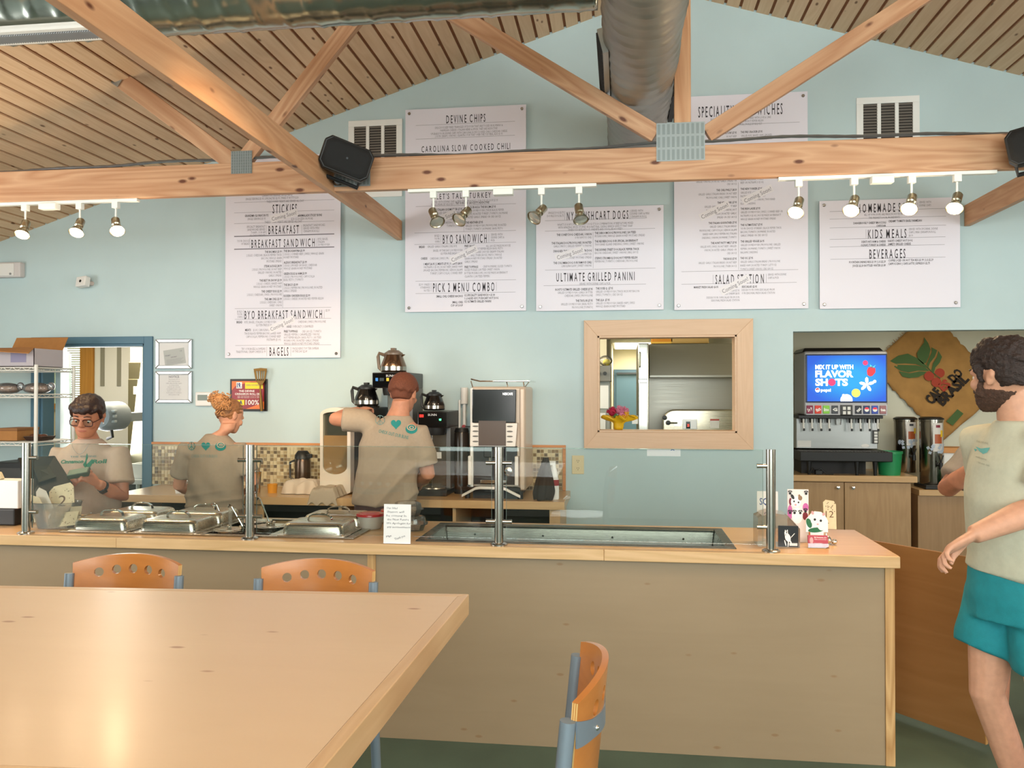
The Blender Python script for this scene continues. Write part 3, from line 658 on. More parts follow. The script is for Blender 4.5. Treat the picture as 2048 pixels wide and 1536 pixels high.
B4 = [('n','GRILLED ONIONS | ROASTED GARLIC SPREAD OR',455,72,'r'),('n','CRD SAUCE',455,94,'r'),('n','ISLAND DRESSING | TURKEY',482,66,'l'),('n','BEEF OR PASTRAMI (+ $1.00)',482,87,'l'),('v',468,85,680),
 *para(455,134,'r',25,'*THE CHILI PHILLY $8.50','GRILLED GARLIC ITALIAN BREAD | ROAST BEEF','PROVOLONE | CHILI | SWEET ONION'),*para(455,220,'r',25,'*THE NEW YORK $7.95','GRILLED GARLIC ITALIAN | ROAST BEEF','ROMAINE | TOMATO | ONION | HOT','PEPPER RELISH | ROASTED GARLIC','SPREAD OR CRD SAUCE'),*para(455,358,'r',25,'*THE ITALIAN GODFATHER $7.95','GRILLED GARLIC ITALIAN BREAD','PROVOLONE | CAPOCOLLA | GENOA SALAMI','BAKED HAM | SPICY PEPPERONI | ITALIAN','DRESSING | ONION | ROMAINE | TOMATO'),
 *para(455,495,'r',24,'*THE AUNT PATTY MELT $7.95','GRILLED RYE | SWISS | ROAST BEEF | GRILLED','ONION | ROASTED GARLIC SPREAD OR','CRD SAUCE'),*para(455,605,'r',25,'*THE BOSS $7.95','GRILLED GARLIC ITALIAN BREAD | ROAST BEEF','PROVOLONE | TIGER SAUCE'),
 *para(482,130,'l',25,'*THE NEW YORKER $7.95','GRILLED RYE | CORNED BEEF OR','PASTRAMI | ROASTED TURKEY','COLE SLAW SWEET ONION | THOUSAND','ISLAND DRESSING'),*para(482,265,'l',24,'*THE IRISH LASSIE $7.95','GRILLED SOURDOUGH | SWISS | CORNED BEEF OR','PASTRAMI (+ $1.00) | HOUSE MADE SAUERKRAUT','WHOLE GRAIN HONEY MUSTARD SPREAD'),*para(482,376,'l',24,'*THE ULTIMATE BLT $7.95','YOUR CHOICE OF BREAD | BLACK PEPPER THICK','BACON | TOMATO | ROMAINE | ROASTED','GARLIC SPREAD OR CRD SAUCE'),
 *para(482,488,'l',25,'*THE GRILLED VEGGIE $6.95','GRILLED SOURDOUGH | PROVOLONE | GRILLED','PEPPERS | ROMAINE | TOMATO | SWEET ONION','BALSAMIC DRESSING'),*para(480,602,'l',25,'*THE USC $7.95','GRILLED GARLIC ITALIAN BREAD | PROVOLONE','BAKED HAM | ROASTED TURKEY | LETTUCE','TOMATO| SWEET ONION | CRD SAUCE'),
 ('r',78,875,694),('h','SALAD STATION',308,645,710,778),('v',294,715,775),('v',657,708,770),*para(668,714,'l',22,'SERVED WITH DEVINE','CHIPS & MCR'),('r',78,865,780),('b','MARKET FRESH SALAD $6.95',163,801,'l'),('n','GRILLED CHICKEN $7.95',474,822,'r'),('n','GRILLED SHRIMP $8.95',474,843,'r'),('n','DESIGN YOUR OWN SALAD FROM OUR',474,868,'r'),('n','SEASONAL FRESH SALAD STATION',474,888,'r'),*para(490,797,'l',22,'*SIDE SALAD $2.95','DESIGN YOUR OWN SIDE SALAD FROM','OUR SEASONAL FRESH SALAD STATION')]
B4 += up([('h','SPECIALITY SANDWICHES',140,638,604,688),('n','EACH INGREDIENT IN OUR SANDWICH IS PREPARED WITH LOVE & CARE',390,692,'c'),('n','TRY EACH SANDWICH WITH OUR HOT PEPPER RELISH',390,710,'c'),('n','MINI CINNAMON ROLL (MCR) | PICKLE BY REQUEST',390,728,'c'),('r',60,735,742),('b','THE FIRE CRACKER $7.95',390,774,'l'),('n','GRILLED RYE | BAKED HAM | SMOKED',392,795,'l'),('n','TURKEY | LETTUCE | TOMATO| SWEET',392,815,'l'),('b','THE SURF $7.95',366,776,'r'),('n','ROAST BEEF',366,797,'r'),('n','ONION | SWEET',366,818,'r')], O4, S4, (1348,0), 2.926)
board('tall white menu board headed SPECIALITY SANDWICHES with SALAD STATION at the bottom', .374, 1.283, 2.199, 3.702, O4, S4, B4, [(508,215,690,128),(215,325,395,238),(358,833,532,742),(520,-82,685,-145)])
B5 = [('h','HOMEMADE SOUP',1275,1678,222,292),('v',1690,222,282),*para(1256,236,'r',22,'CUP $2.95','BOWL $3.95'),*para(1700,220,'l',22,'SERVED WITH','DEVINE CHIPS'),('r',1090,1880,284),('n','ALL OF OUR SOUPS ARE MADE IN HOUSE WITH',1465,302,'c'),('n','THE FRESHEST LOCAL INGREDIENTS',1462,324,'c'),('r',1090,1885,336),('b','DANGEROUSLY CHEESY BROCCOLI',1474,358,'r'),('b','CHEDDAR',1474,380,'r'),('b','CREAMY TOMATO BASIL PARMESAN',1490,350,'l'),('r',1090,1885,396),
 ('h','KIDS MEALS',1348,1617,402,468),('v',1338,405,465),*para(1630,404,'l',22,'SERVED WITH SM DRINK, DEVINE','CHIPS | MINI CINNAMON ROLL','$4.99'),('r',1090,1880,474),('b',"DENTON'S HAM & CHEESE",1472,487,'r'),('b',"OLIVIA'S TURKEY & CHEESE",1472,510,'r'),('b',"KADE'S CHEESY HOT DOG",1488,484,'l'),('b',"JAMES'S GRILLED CHEESE",1488,507,'l'),('r',1090,1875,526),('h','BEVERAGES',1358,1610,538,606),('r',1095,1880,610),
 ('b','FOUNTAIN DRINKS REG $1.99 | LG $2.29',1472,625,'r'),('b','JUICES $2.50 BOTTLED WATER $1.89',1472,650,'r'),('b','COFFEE | ICED OR HOT TEA REG $1.99 | LG $2.29',1490,618,'l'),('b','CAPPUCCINO | CAFE LATTE | ESPRESSO $2.75',1490,641,'l')]
board('short white menu board headed HOMEMADE SOUP', 1.359, 2.271, 2.194, 2.938, O4, S4, B5)

# ------------------------------------------------------------------ small things on the wall
def wallbox(name, label, cat, u0, v0, u1, v1, y=YW):
    a = aty(u0, v1, y); b = aty(u1, v0, y)
    return T(name, label, cat, ((a.x+b.x)/2, y, a.z)), b.x-a.x, b.z-a.z
white_pl = mat('white_plastic', 'e4e2de', .4); black_pl = mat('black_plastic', '161616', .45)
t, W, H = wallbox('emergency_light', 'white emergency light box high on the wall beside the doorway', 'light box', 0, 526, 51, 557)
ob('housing', M().box(-W/2, W/2, -.06, 0, 0, H), mat('dull_white_plastic','cfc8c6',.5), t, bevel=.01)
ob('front_cover', M().box(-W/2+.01, W/2-.05, -.068, -.06, .01, H-.01), white_pl, t, bevel=.004)
ob('indicator', M().cyl((W/2-.075, -.069, .025), (W/2-.075, -.0715, .025), .009), mat('indicator_grey','8a8a8a',.4), t)
t, W, H = wallbox('security_camera', 'small white security camera box above the doorway', 'camera', 166, 557, 190, 578)
m = M(); m.box(-W/2, W/2, -.05, 0, -H/2, H/2)
hd = ob('housing', m, white_pl, t, bevel=.008); hd.location = (0, -.04, H/2); hd.rotation_euler = (R(-12), R(-4), R(-14))
ob('camera_lens', M().cyl((0,-.049,0),(0,-.052,0),.011), black_pl, hd)
ob('bracket', M().cyl((.02,-.04,H/2),(.03,0,H/2),.016), mat('bracket_beige','c9b8b0',.5), t)
silver = mat('silver_frame', 'b9bcbc', .3, .8); paper = mat('white_paper', 'dcdad8', .7); paper2 = mat('grey_certificate', 'b4b6b2', .7)
def framed(label, u0, v0, u1, v1):
    t, W, H = wallbox('picture_frame', label, 'picture frame', u0, v0, u1, v1); b = .028
    t.location.y -= .002
    for n, q in (('l',[(-W/2,0),(-W/2+b,b),(-W/2+b,H-b),(-W/2,H)]),('r',[(W/2,0),(W/2,H),(W/2-b,H-b),(W/2-b,b)]),('b',[(-W/2,0),(W/2,0),(W/2-b,b),(-W/2+b,b)]),('t',[(-W/2,H),(-W/2+b,H-b),(W/2-b,H-b),(W/2,H)])):
        ob('frame_bar', M().prism(q, -.02, 0), silver, t, bevel=.005)
    ob('mount', M().box(-W/2+b-.004, W/2-b+.004, -.008, -.004, b-.004, H-b+.004), paper, t)
    return t, W, H
t, W, H = framed('silver framed certificate with a tilted licence, upper of two', 313, 678, 386, 738)
m = M().box(-.085, .085, -.0095, -.008, -.06, .06); q = ob('certificate', m, paper2, t); q.location = (.005, 0, H/2-.022); q.rotation_euler = (0, R(-8), 0)
l = M(); letter(l, 'PERMIT', -.075, -.03, .012, .022, -.0098, .01); letter(l, 'DEPARTMENT', -.03, .02, -.004, .004, -.0098, .02); letter(l, '14', .05, .065, .032, .044, -.0098)
for i in range(5): l.box(-.07, .07-.01*(i%3), -.0098, -.0097, -.018-i*.008, -.0165-i*.008)
ob('lettering', l, ink2, q, fixn=False)
t, W, H = framed('silver framed NOTICE sheet, lower of two', 313, 742, 386, 806)
l = M(); letter(l, 'NOTICE', -.042, .042, H-.052, H-.036, -.0085, .02)
for i, s in enumerate(('The possession of food', 'drink or items for people', 'health, safety and welfare of guest', 'in a common kitchen', 'under the rules of this state', 'it is unlawful for anyone to give', 'alcohol or tobacco to people', 'for the purpose of consumption', 'unless a parent or legal')):
    letter(l, s, 0, None, H-.068-i*.0145, H-.060-i*.0145, -.0085, 0, 1, 'c', .8)
ob('lettering', l, ink2, t, fixn=False)
# food-safety grade plaque with a spatula hung over its corner
t, W, H = wallbox('grade_plaque', 'red and orange food safety plaque reading A 100% in a black frame', 'plaque', 462, 758, 536, 822)
ob('plaque_frame', M().box(-W/2, W/2, -.018, 0, 0, H), mat('black_frame','1d1512',.4), t, bevel=.003)
pw, ph = W/2-.016, H-.016
ob('red_sheet', M().box(-pw, pw-.006, -.0195, -.018, .016, ph), mat('plaque_red','8f1620',.35), t)
orange = mat('plaque_orange','e8742a',.4); yel = mat('plaque_yellow','e8d21c',.45); wht = mat('print_white','f4f1ee',.5); blu = mat('print_blue','24407c',.5)
ob('orange_corner', M().prism([(-pw,ph),(-pw,ph-.07),(-pw+.03,ph-.035),(.02,ph-.005),(pw-.006,ph-.005),(pw-.006,ph)], -.0205, -.0195).prism([(pw-.006,.016),(pw-.006,.075),(pw-.05,.05),(-.02,.016)], -.0205,-.0195), orange, t)
ob('yellow_label', M().box(-.025, pw-.015, -.0215, -.0205, ph-.058, ph-.01).box(-.085,-.03,-.0215,-.0205,.045,.085), yel, t)
l = M(); letter(l, 'THE DEVINE', -.075, .05, ph-.082, ph-.068, -.021, .02); letter(l, 'CINNAMON ROLL DELI', -.105, .105, ph-.104, ph-.090, -.021, .02); letter(l, '100%', -.02, .085, .048, .084, -.021, .01)
for i in range(2): letter(l, 'MEETS THE STANDARDS OF A FOOD SAFETY', -.085, .095, ph-.117-i*.011, ph-.110-i*.011, -.021, 0, 1)
l.box(-.095, -.05, -.0212, -.0205, ph-.055, ph-.008)
ob('lettering', l, wht, t, fixn=False)
l = M(); letter(l, 'A', -.07, -.045, .05, .08, -.0218, .04); letter(l, '19.', -.09, -.055, ph-.048, ph-.015, -.0218, .05); letter(l, 'INSPECTION REPORT', -.015, pw-.03, ph-.035, ph-.025, -.0218, 0)
ob('lettering', l, blu, t, fixn=False)
brass = mat('aged_brass', '7a5c30', .42, .85)
p = aty(523, 822, YW-.03)
t = T('slotted_spatula', 'long brass slotted spatula hanging over the red plaque', 'spatula', (p.x, YW-.045, p.z))
m = M(); hz = aty(523,737,YW).z-p.z
m.tube([(.008,0,.0),(.004,0,.05),(0,0,.12),(-.002,-.006,.17),(-.004,0,.20)], [.011,.013,.009,.006,.006], 10)
ob('handle', m, brass, t, smooth=True)
bl = M(); z0, z1 = .195, hz
# blade with four slots: built from bars
xs = [-.052,-.036,-.028,-.014,-.006,.008,.016,.030,.046]
bl.prism([(-.012,z0),(.012,z0),(.034,z0+.035),(-.038,z0+.035)], -.002, .002)
bl.prism([(-.052,z1-.02),(.046,z1-.02),(.05,z1-.002),(.0,z1+.003),(-.056,z1-.004)], -.002, .002)
bars = [(-.038,-.027,-.054,-.036),(-.018,-.013,-.025,-.016),(-.004,.003,-.006,.004),(.011,.017,.014,.022),(.024,.034,.032,.048)]
for a,b,c_,d_ in bars: bl.prism([(a,z0+.03),(b,z0+.03),(d_,z1-.018),(c_,z1-.018)], -.002, .002)
ob('blade', bl, brass, t)
t, W, H = wallbox('thermostat', 'white thermostat on the wall behind the curly hair bun', 'thermostat', 394, 784, 426, 812)
ob('housing', M().box(-W/2, W/2, -.03, 0, 0, H), white_pl, t, bevel=.008); ob('display', M().box(-W/2+.02, W/2-.03, -.0315, -.03, H*.4, H*.8), mat('lcd_green','5d6a58',.3), t)
t, W, H = wallbox('power_outlet', 'beige duplex power outlet on the wall under the pass-through window', 'outlet', 1144, 911, 1168, 948)
ob('cover_plate', M().box(-W/2, W/2, -.006, 0, 0, H), mat('ivory_plastic','d9c79c',.4), t, bevel=.003)
for z in (H*.3, H*.7):
    r_ = ob('receptacle', M().lathe([(0,-.0085),(.016,-.0085),(.0165,-.006)], n=18, axis='y', c=(0,0,z), sy=.85), mat('ivory_plastic','d9c79c',.4), t)
    ob('slot', M().box(-.008,-.005,-.0092,-.0085,z-.001,z+.009).box(.005,.008,-.0092,-.0085,z-.001,z+.009).cyl((0,-.0085,z-.008),(0,-.0092,z-.008),.003,n=8), black_pl, r_)
t, W, H = wallbox('grade_card', 'white card with a blue letter taped under the pass-through window', 'card', 1294, 897, 1361, 912)
ob('sheet', M().box(-W/2, W/2, -.002, 0, 0, H), mat('bright_white_paper','f2f4f8',.5), t); l = M(); letter(l, 'A', W/2-.07, W/2-.04, H-.014, H+.01-.011, -.003, .05); ob('lettering', l, mat('blue_ink','2f5fae',.5), t, fixn=False)
# ------------------------------------------------------------------ back counter
ZC = .914
birch = wood('birch_veneer', 'cfae84', 'b38f64', 'x', 1, .4, rings=.25, knots=.22, tone=.03, knotcol='8a6444', kscale=1.2)
birch_top = wood('birch_worktop', 'd6b080', 'bd9465', 'x', 1, .30, rings=.2, knots=.22, tone=.02, coat=.15, knotcol='8a6444')
birch_z = wood('birch_post', 'd2b084', 'b48e62', 'z', 1, .4, rings=.25, tone=.03)
dark_in = mat('dark_shelf_interior', '2e241d', .8)
BX0, BX1, BYF = -3.50, -.36, 5.32
t = T('back_counter_base', 'open dark shelving base under the back worktop', 'counter', (BX0, BYF, 0))
W = BX1-BX0; D = YW-BYF-.002
for x in (0, .75, 1.62, 2.4): ob('upright', M().box(x, x+.022, .04, D, 0, ZC-.052), birch_z, t, bevel=.001)
ob('end_panel', M().box(W-.10, W-.03, .03, D, 0, ZC-.052), birch_z, t, bevel=.002)
ob('door_panel', M().box(.78, 1.1, .025, .043, .05, ZC-.06), birch_z, t, bevel=.002)
ob('back_panel', M().box(0, W-.05, D-.02, D, 0, ZC-.052), dark_in, t)
ob('shelf', M().box(.0, W-.05, .05, D-.02, .42, .44), dark_in, t); ob('shelf', M().box(.0, W-.05, .05, D-.02, .06, .08), dark_in, t)
tp = ob('back_worktop', M().box(0, W, 0, D, 0, .052), birch_top, bevel=.003); tp.location = (BX0, BYF, ZC-.052)
tag(tp, 'long birch worktop along the back wall under the coffee machines', 'worktop')
# mosaic backsplash
t = T('tile_backsplash', 'brown and cream mosaic tile backsplash with a wooden rim', 'backsplash', (-3.571, YW, ZC+.001))
TW, TH = 3.571-.415, .305
rnd = random.Random(3)
tiles = {k: M() for k in range(5)}
pt = .0265; nc = int(TW/pt); nr = int(TH/pt)
for i in range(nc):
    for j in range(nr):
        k = rnd.choices(range(5), (5,3,2.2,2,2.2))[0]
        x, z = i*pt+.002, j*pt+.004; e = rnd.uniform(0,.0015)
        tiles[k].box(x, x+pt-.0042, -.010-e, -.006, z, z+pt-.0042)
tcol = ['d8c9a4', 'b9a47c', '8c7350', '6c5c46', '9a8a6c']
ob('grout_bed', M().box(0, TW, -.007, -.0005, 0, TH), mat('tile_grout','cfc2a4',.8), t)
for k in range(5): ob('mosaic_tile', tiles[k], mat('mosaic_%d'%k, tcol[k], .22, noise=.15, nscale=60), t, kind='stuff')
orim = wood('orange_rim', 'cf8d52', 'ab6a38', 'x', 1, .45, rings=.3, tone=.02)
ob('rim', M().box(0, TW+.022, -.018, -.0005, TH+.001, TH+.02), orim, t, bevel=.002); ob('rim', M().box(TW, TW+.022, -.018, -.0005, 0, TH+.001), orim, t, bevel=.002)

# ------------------------------------------------------------------ things on the back worktop
st_x = steel('brushed_steel', 'b8b3a8', .25, 'x'); st_z = steel('brushed_steel_upright', 'b0aa9e', .24, 'z')
chrome = mat('chrome', 'd8d8d4', .06, 1); black_gl = mat('black_gloss', '0b0b0c', .12, coat=.5)
cream_pl = mat('warm_white_plastic', 'e2d6c8', .35)
gl_clear = glass('clear_glass'); gl_pl = glass('clear_plastic', (.95,.93,.9), 1.0, .05, .12, (.9,.86,.8))
def base(u, y): return aty(u, 900, y).x
def Zv(v, u, y): return aty(u, v, y).z
# white tub, orange cup, steel cups, insulated jug
x = base(368, 5.45)
t = T('white_tub', 'small square white tub beside the curly haired worker', 'tub', (x, 5.45, ZC))
ob('body', M().rings([[(a*s,b*s,z) for a,b in ((-1,-1),(1,-1),(1,1),(-1,1))] for s,z in ((.04,0),(.05,.085),(.055,.088),(.047,.088),(.037,.005))]), white_pl, t, bevel=.003)
x = base(545, 5.55)
t = T('orange_cup', 'orange translucent cup on the back worktop', 'cup', (x, 5.55, ZC))
ob('body', M().lathe([(0,0),(.031,0),(.036,.06),(.037,.062),(.034,.06),(.029,.004),(0,.004)], n=24), mat('orange_plastic','e8a02c',.3), t, smooth=True)
x = base(511, 5.5)
t = T('steel_mixing_cup', 'tall steel mixing cup with a spoon near the orange cup', 'cup', (x, 5.5, ZC))
ob('body', M().lathe([(0,0),(.033,0),(.036,.05),(.034,.055),(.043,.15),(.045,.152),(.041,.15),(.03,.01),(0,.01)], n=24), chrome, t, smooth=True)
ob('spoon', M().tube([(.01,0,.02),(.03,.01,.20),(.035,.01,.24)], .004, 6), chrome, t, smooth=True)
x = base(586, 5.62); h = Zv(905,586,5.62)-ZC
t = T('insulated_jug', 'brown steel insulated jug with a black lid against the tiles', 'jug', (x, 5.80, ZC))
ob('body', M().lathe([(0,0),(.055,0),(.057,.01),(.057,h*.72),(.05,h*.8),(0,h*.8)], n=28), mat('bronze_steel','57463c',.25,.9), t, smooth=True)
lidj = ob('lid', M().lathe([(.045,h*.79),(.058,h*.8),(.055,h*.9),(.035,h),(0,h)], n=28), black_pl, t, smooth=True)
ob('spout', M().cbox((.055,-.02,h*.87),(.05,.03,.03)), black_pl, lidj, bevel=.006)
ob('handle', M().tube([(-.055,0,h*.75),(-.095,0,h*.7),(-.095,0,h*.3),(-.057,0,h*.22)], .009, 8), black_pl, t, smooth=True)
# crumpled bag and rag
def crumple(name, label, cat, loc, sx, sy, sz, mt, seed, nx=44, ny=34, over=None):
    r_ = random.Random(seed); m = M(); ph = [(r_.uniform(-9,9), r_.uniform(-9,9), r_.uniform(0,6.3), r_.uniform(.3,1)) for _ in range(12)]
    def H(a, b): 
        s = .45+sum(w*abs(math.sin(p*a+q*b+c)) for p,q,c,w in ph)/14
        return sz*min(1,1.6*(1-max(abs(2*a-1),abs(2*b-1))**3))*s
    vs = []; n2 = (nx+1)*(ny+1)
    for lay in (0,1):
        for j in range(ny+1):
            for i in range(nx+1):
                a, b = i/nx, j/ny; jx = .02*math.sin(b*23+seed); jy = .02*math.sin(a*19+seed)
                x, y = (a-.5)*sx*(1+jx*3), (b-.5)*sy*(1+jy*4); z = .003+H(a,b) if lay == 0 else H(a,b)*.0
                if over and y < over: 
                    d = over-y; z -= d*1.0 + 0; y = over-.012-.1*d
                vs.append((x,y,z if not (over and lay) else z-.002))
    fs = []
    for lay in (0,1):
        for j in range(ny):
            for i in range(nx):
                q = lay*n2+j*(nx+1)+i; f = (q,q+1,q+nx+2,q+nx+1); fs.append(f if lay == 0 else f[::-1])
    m.add(vs, fs); o = ob(name, m, mt, smooth='all'); o.location = loc
    return tag(o, label, cat)
bag_m = mat('pale_paper_bag', 'd6c4b2', .55)
crumple('paper_bag', 'crumpled pale paper bag lying on the back worktop', 'bag', (base(604,5.55), 5.58, ZC), .26, .20, .10, bag_m, 5)
crumple('cleaning_rag', 'grey white rag draped over the front of the back worktop', 'rag', (base(655,5.40), 5.41, ZC+.001), .20, .26, .075, mat('rag_cotton','b8a894',.9,bump=.3,bscale=200), 8, over=-.092)
# rounded white dispenser with a clear front
u0,u1 = 640,693; Y = 5.5
xa, xb = base(u0,Y), base(u1+8,Y); w = xb-xa; h = Zv(815,665,Y)-ZC
t = T('juice_dispenser', 'rounded white drink dispenser with a tall clear front, beside the raised elbow', 'dispenser', ((xa+xb)/2, Y, ZC))
def stadium(w, z0, z1, r0, r1, n=10):
    pts = []
    for i in range(n+1): a = math.pi*i/n; pts.append((w/2*math.cos(a), z1-r1+r1*math.sin(a)))
    for i in range(n+1): a = math.pi+math.pi*i/n; pts.append((w/2*math.cos(a), z0+r0+r0*math.sin(a)))
    return pts
out = stadium(w, .0, h, .02, .05); inn = stadium(w-.045, .14, h-.03, .055, .02)
m = M(); k = len(out); m.add([(p[0],0,p[1]) for p in out]+[(p[0],-.004,p[1]) for p in inn]+[(p[0],.26,p[1]) for p in out]+[(p[0],.04,p[1]) for p in inn], [(i,(i+1)%k,k+(i+1)%k,k+i) for i in range(k)]+[(i,2*k+i,2*k+(i+1)%k,(i+1)%k) for i in range(k)]+[tuple(2*k+i for i in range(k))]+[(k+i,k+(i+1)%k,3*k+(i+1)%k,3*k+i) for i in range(k)])
ob('shell', m, cream_pl, t, smooth=True)
ob('inner_tank', M().prism(inn, .035, .05), mat('tank_steel','8d7f72',.25,.9), t)
ob('drink', M().prism([(p[0],min(p[1],.14+(h-.17)*.62)) for p in inn], .012, .03), mat('amber_drink','b98a60',.25), t)
ob('clear_front', M().prism(inn, -.002, .001), gl_clear, t)
lip = ob('drip_lip', M().lathe([(0,0),(.055,0),(.06,.008),(.0,.012)], c=(0,-.01,.055), n=20, sy=.5), mat('dark_red_plastic','6e2a22',.4), t, smooth=True)
# carafes
def carafe(x, y, z, s, mt, label, lidm, hdl=-1, band=True, group='coffee carafes'):
    t = T('coffee_carafe', label, 'carafe', (x, y, z), group=group)
    prof = [(0,0),(.085*s,0),(.09*s,.006*s),(.09*s,.045*s),(.075*s,.085*s),(.062*s,.12*s),(.06*s,.125*s),(0,.125*s)]
    ob('body', M().lathe(prof, n=32), mt, t, smooth=True)
    ob('lid', M().lathe([(0,.155*s),(.035*s,.155*s),(.05*s,.145*s),(.064*s,.135*s),(.064*s,.122*s),(0,.122*s)], n=24).cbox((0,0,.16*s),(.03*s,.05*s,.02*s)), lidm, t, smooth=True)
    if band: ob('label_band', M().lathe([(.0912*s,.012*s),(.0912*s,.04*s)], n=32), steel('band_steel','a9a39a',.2,'x'), t, smooth=True)
    ob('handle', M().tube([(hdl*.062*s,0,.12*s),(hdl*.105*s,0,.135*s),(hdl*.112*s,0,.11*s),(hdl*.105*s,0,.03*s),(hdl*.085*s,0,.012*s)], [.012*s,.012*s,.013*s,.011*s,.009*s], 8), lidm, t, smooth=True)
    ob('spout', M().add([(-hdl*.055*s,-.02*s,.10*s),(-hdl*.085*s,0,.125*s),(-hdl*.055*s,.02*s,.10*s),(-hdl*.055*s,0,.128*s)],[(0,1,3),(1,2,3),(0,2,1),(0,3,2)]), mt, t)
    return t
brown_glass = mat('brown_steel', '8a7260', .14, .95)
Y = 5.52
zt1 = Zv(745, 790, Y)
carafe(base(787,Y+.12), Y+.12, zt1+.004, 1.0, brown_glass, 'brown decanter on top of the tall coffee brewer', mat('brown_handle','6b5a4a',.35))
zb = Zv(812, 720, Y)
# left column brewer, mostly hidden by the raised arm
x0 = base(702,Y); x1 = base(743,Y)
t = T('coffee_warmer', 'black warmer column behind the raised arm, carrying a black decanter', 'coffee warmer', ((x0+x1)/2, Y+.04, ZC))
ob('housing', M().box((x0-x1)/2, (x1-x0)/2, .02, .36, 0, zb-ZC-.012), mat('charcoal_enamel','24211f',.35), t, bevel=.006)
ob('warming_plate', M().lathe([(0,0),(.082,0),(.084,.006),(.078,.012),(0,.012)], c=(0,.12,zb-ZC-.012), n=28), st_x, t, smooth=True)
carafe((x0+x1)/2, Y+.12, zb+.001, .95, black_gl, 'black decanter on the warmer behind the raised arm', black_pl)
# tall brewer: head, column, base
def brewer(u0, u1, uside, vtop, vhead, label, leds, name_w):
    xa, xb = base(u0,Y), base(u1,Y); w = xb-xa; H = Zv(vtop,(u0+u1)/2,Y)-ZC; hh = Zv(vtop,u0,Y)-Zv(vhead,u0,Y)
    t = T('coffee_brewer', label, 'coffee brewer', ((xa+xb)/2, Y, ZC), group='coffee brewers')
    ob('head', M().box(-w/2, w/2, 0, .40, H-hh, H), mat('charcoal_enamel','24211f',.35), t, bevel=.006)
    f = ob('front_plate', M().box(-w/2+.004, w/2-.004, -.006, 0, H-hh+.006, H-.004), black_gl, t, bevel=.003)
    ob('column', M().box(-w/2+.06, w/2-.03, .17, .39, .04, H-hh), st_z, t, bevel=.004)
    ob('side_cover', M().box(w/2-.03, w/2, .1, .40, .04, H-hh), mat('grey_enamel','6e6f70',.45,.3), t, bevel=.003)
    ob('base', M().box(-w/2, w/2, -.02, .40, 0, .045), mat('charcoal_enamel','24211f',.35), t, bevel=.008)
    ob('base_plate', M().lathe([(0,.045),(.085,.045),(.083,.052),(0,.052)], c=(0,.09,0), n=28), st_x, t, smooth=True)
    ob('funnel', M().lathe([(.07,0),(.075,.02),(.078,.05),(0,.05)], c=(0,.08,H-hh-.05), n=24), black_pl, t, smooth=True)
    l = M(); letter(l, 'BUNN', -.03, .03, H-.03, H-.015, -.0065, .02); ob('lettering', l, mat('print_grey','b8b8b8',.4), f, fixn=False, kind='stuff')
    for (dx, dz, sx, sz, c, e) in leds: ob('switch', M().box(dx-sx/2, dx+sx/2, -.010, -.006, H-dz-sz/2, H-dz+sz/2), mat('led_'+c, c, .4, emit=e), f, bevel=.001)
    ob('sticker', M().box(-w/2+.065, -w/2+.13, .1685, .17, H*.42, H*.42+.045), paper, t)
    return t
brewer(744, 818, 850, 745, 776, 'tall coffee brewer with a blue and a yellow switch, behind the man in grey', [(-.095,.048,.018,.022,'2c6fb0',.6),(-.06,.048,.03,.022,'1d2c33',0),(-.018,.048,.018,.022,'d8b030',.3)], .06)
ob('hot_tag', M().box(.094,.108,-.001,.0,.36,.42), mat('yellow_tag','d8c02c',.5), bpy.data.objects['coffee_brewer'])
brewer(835, 895, 905, 823, 856, 'low coffee brewer with a green lamp, left of the espresso machine', [(.055,.055,.014,.012,'40ff80',6),(-.075,.03,.03,.02,'d83028',.8)], .06)
carafe(base(867,Y+.1), Y+.12, Zv(822,867,Y)+.004, .82, black_gl, 'black decanter on the low coffee brewer', black_pl)
# dark side panel and white water filter pipes
xa, xb = base(898,5.6), base(938,5.6)
t = T('water_filter', 'white water filter pipes with a red valve left of the espresso machine', 'water filter', (base(927,5.86), 5.89, ZC))
hz = Zv(775,927,5.89)-ZC
ob('pipe', M().cyl((0,0,.02),(0,0,hz-.04),.012,n=12), white_pl, t, smooth=True); ob('pipe', M().cyl((-.035,0,.02),(-.035,0,hz-.09),.008,n=12), white_pl, t, smooth=True)
ob('filter_cap', M().cyl((0,0,hz-.12),(0,0,hz),.026,n=16), white_pl, t, smooth=True, bevel=.004); ob('base_block', M().box(-.05,.03,-.02,.02,0,.02), black_pl, t)
vl = ob('valve', M().cyl((0,-.03,hz*.62),(0,0,hz*.62),.013), mat('red_valve','a02020',.4), t, smooth=True); ob('valve_lever', M().cbox((.03,-.025,hz*.62),(.06,.008,.008)), black_pl, vl)
t = T('dark_canister', 'dark tall canister between the low brewer and the espresso machine', 'canister', ((xa+xb)/2+.0, 5.70, ZC))
ob('body', M().lathe([(0,0),(.052,0),(.052,.42),(.048,.43),(0,.43)], n=28), mat('smoke_plastic','2a241f',.25), t, smooth=True); ob('lid', M().lathe([(0,.46),(.044,.455),(.053,.43),(0,.43)], n=28), black_pl, t, smooth=True)
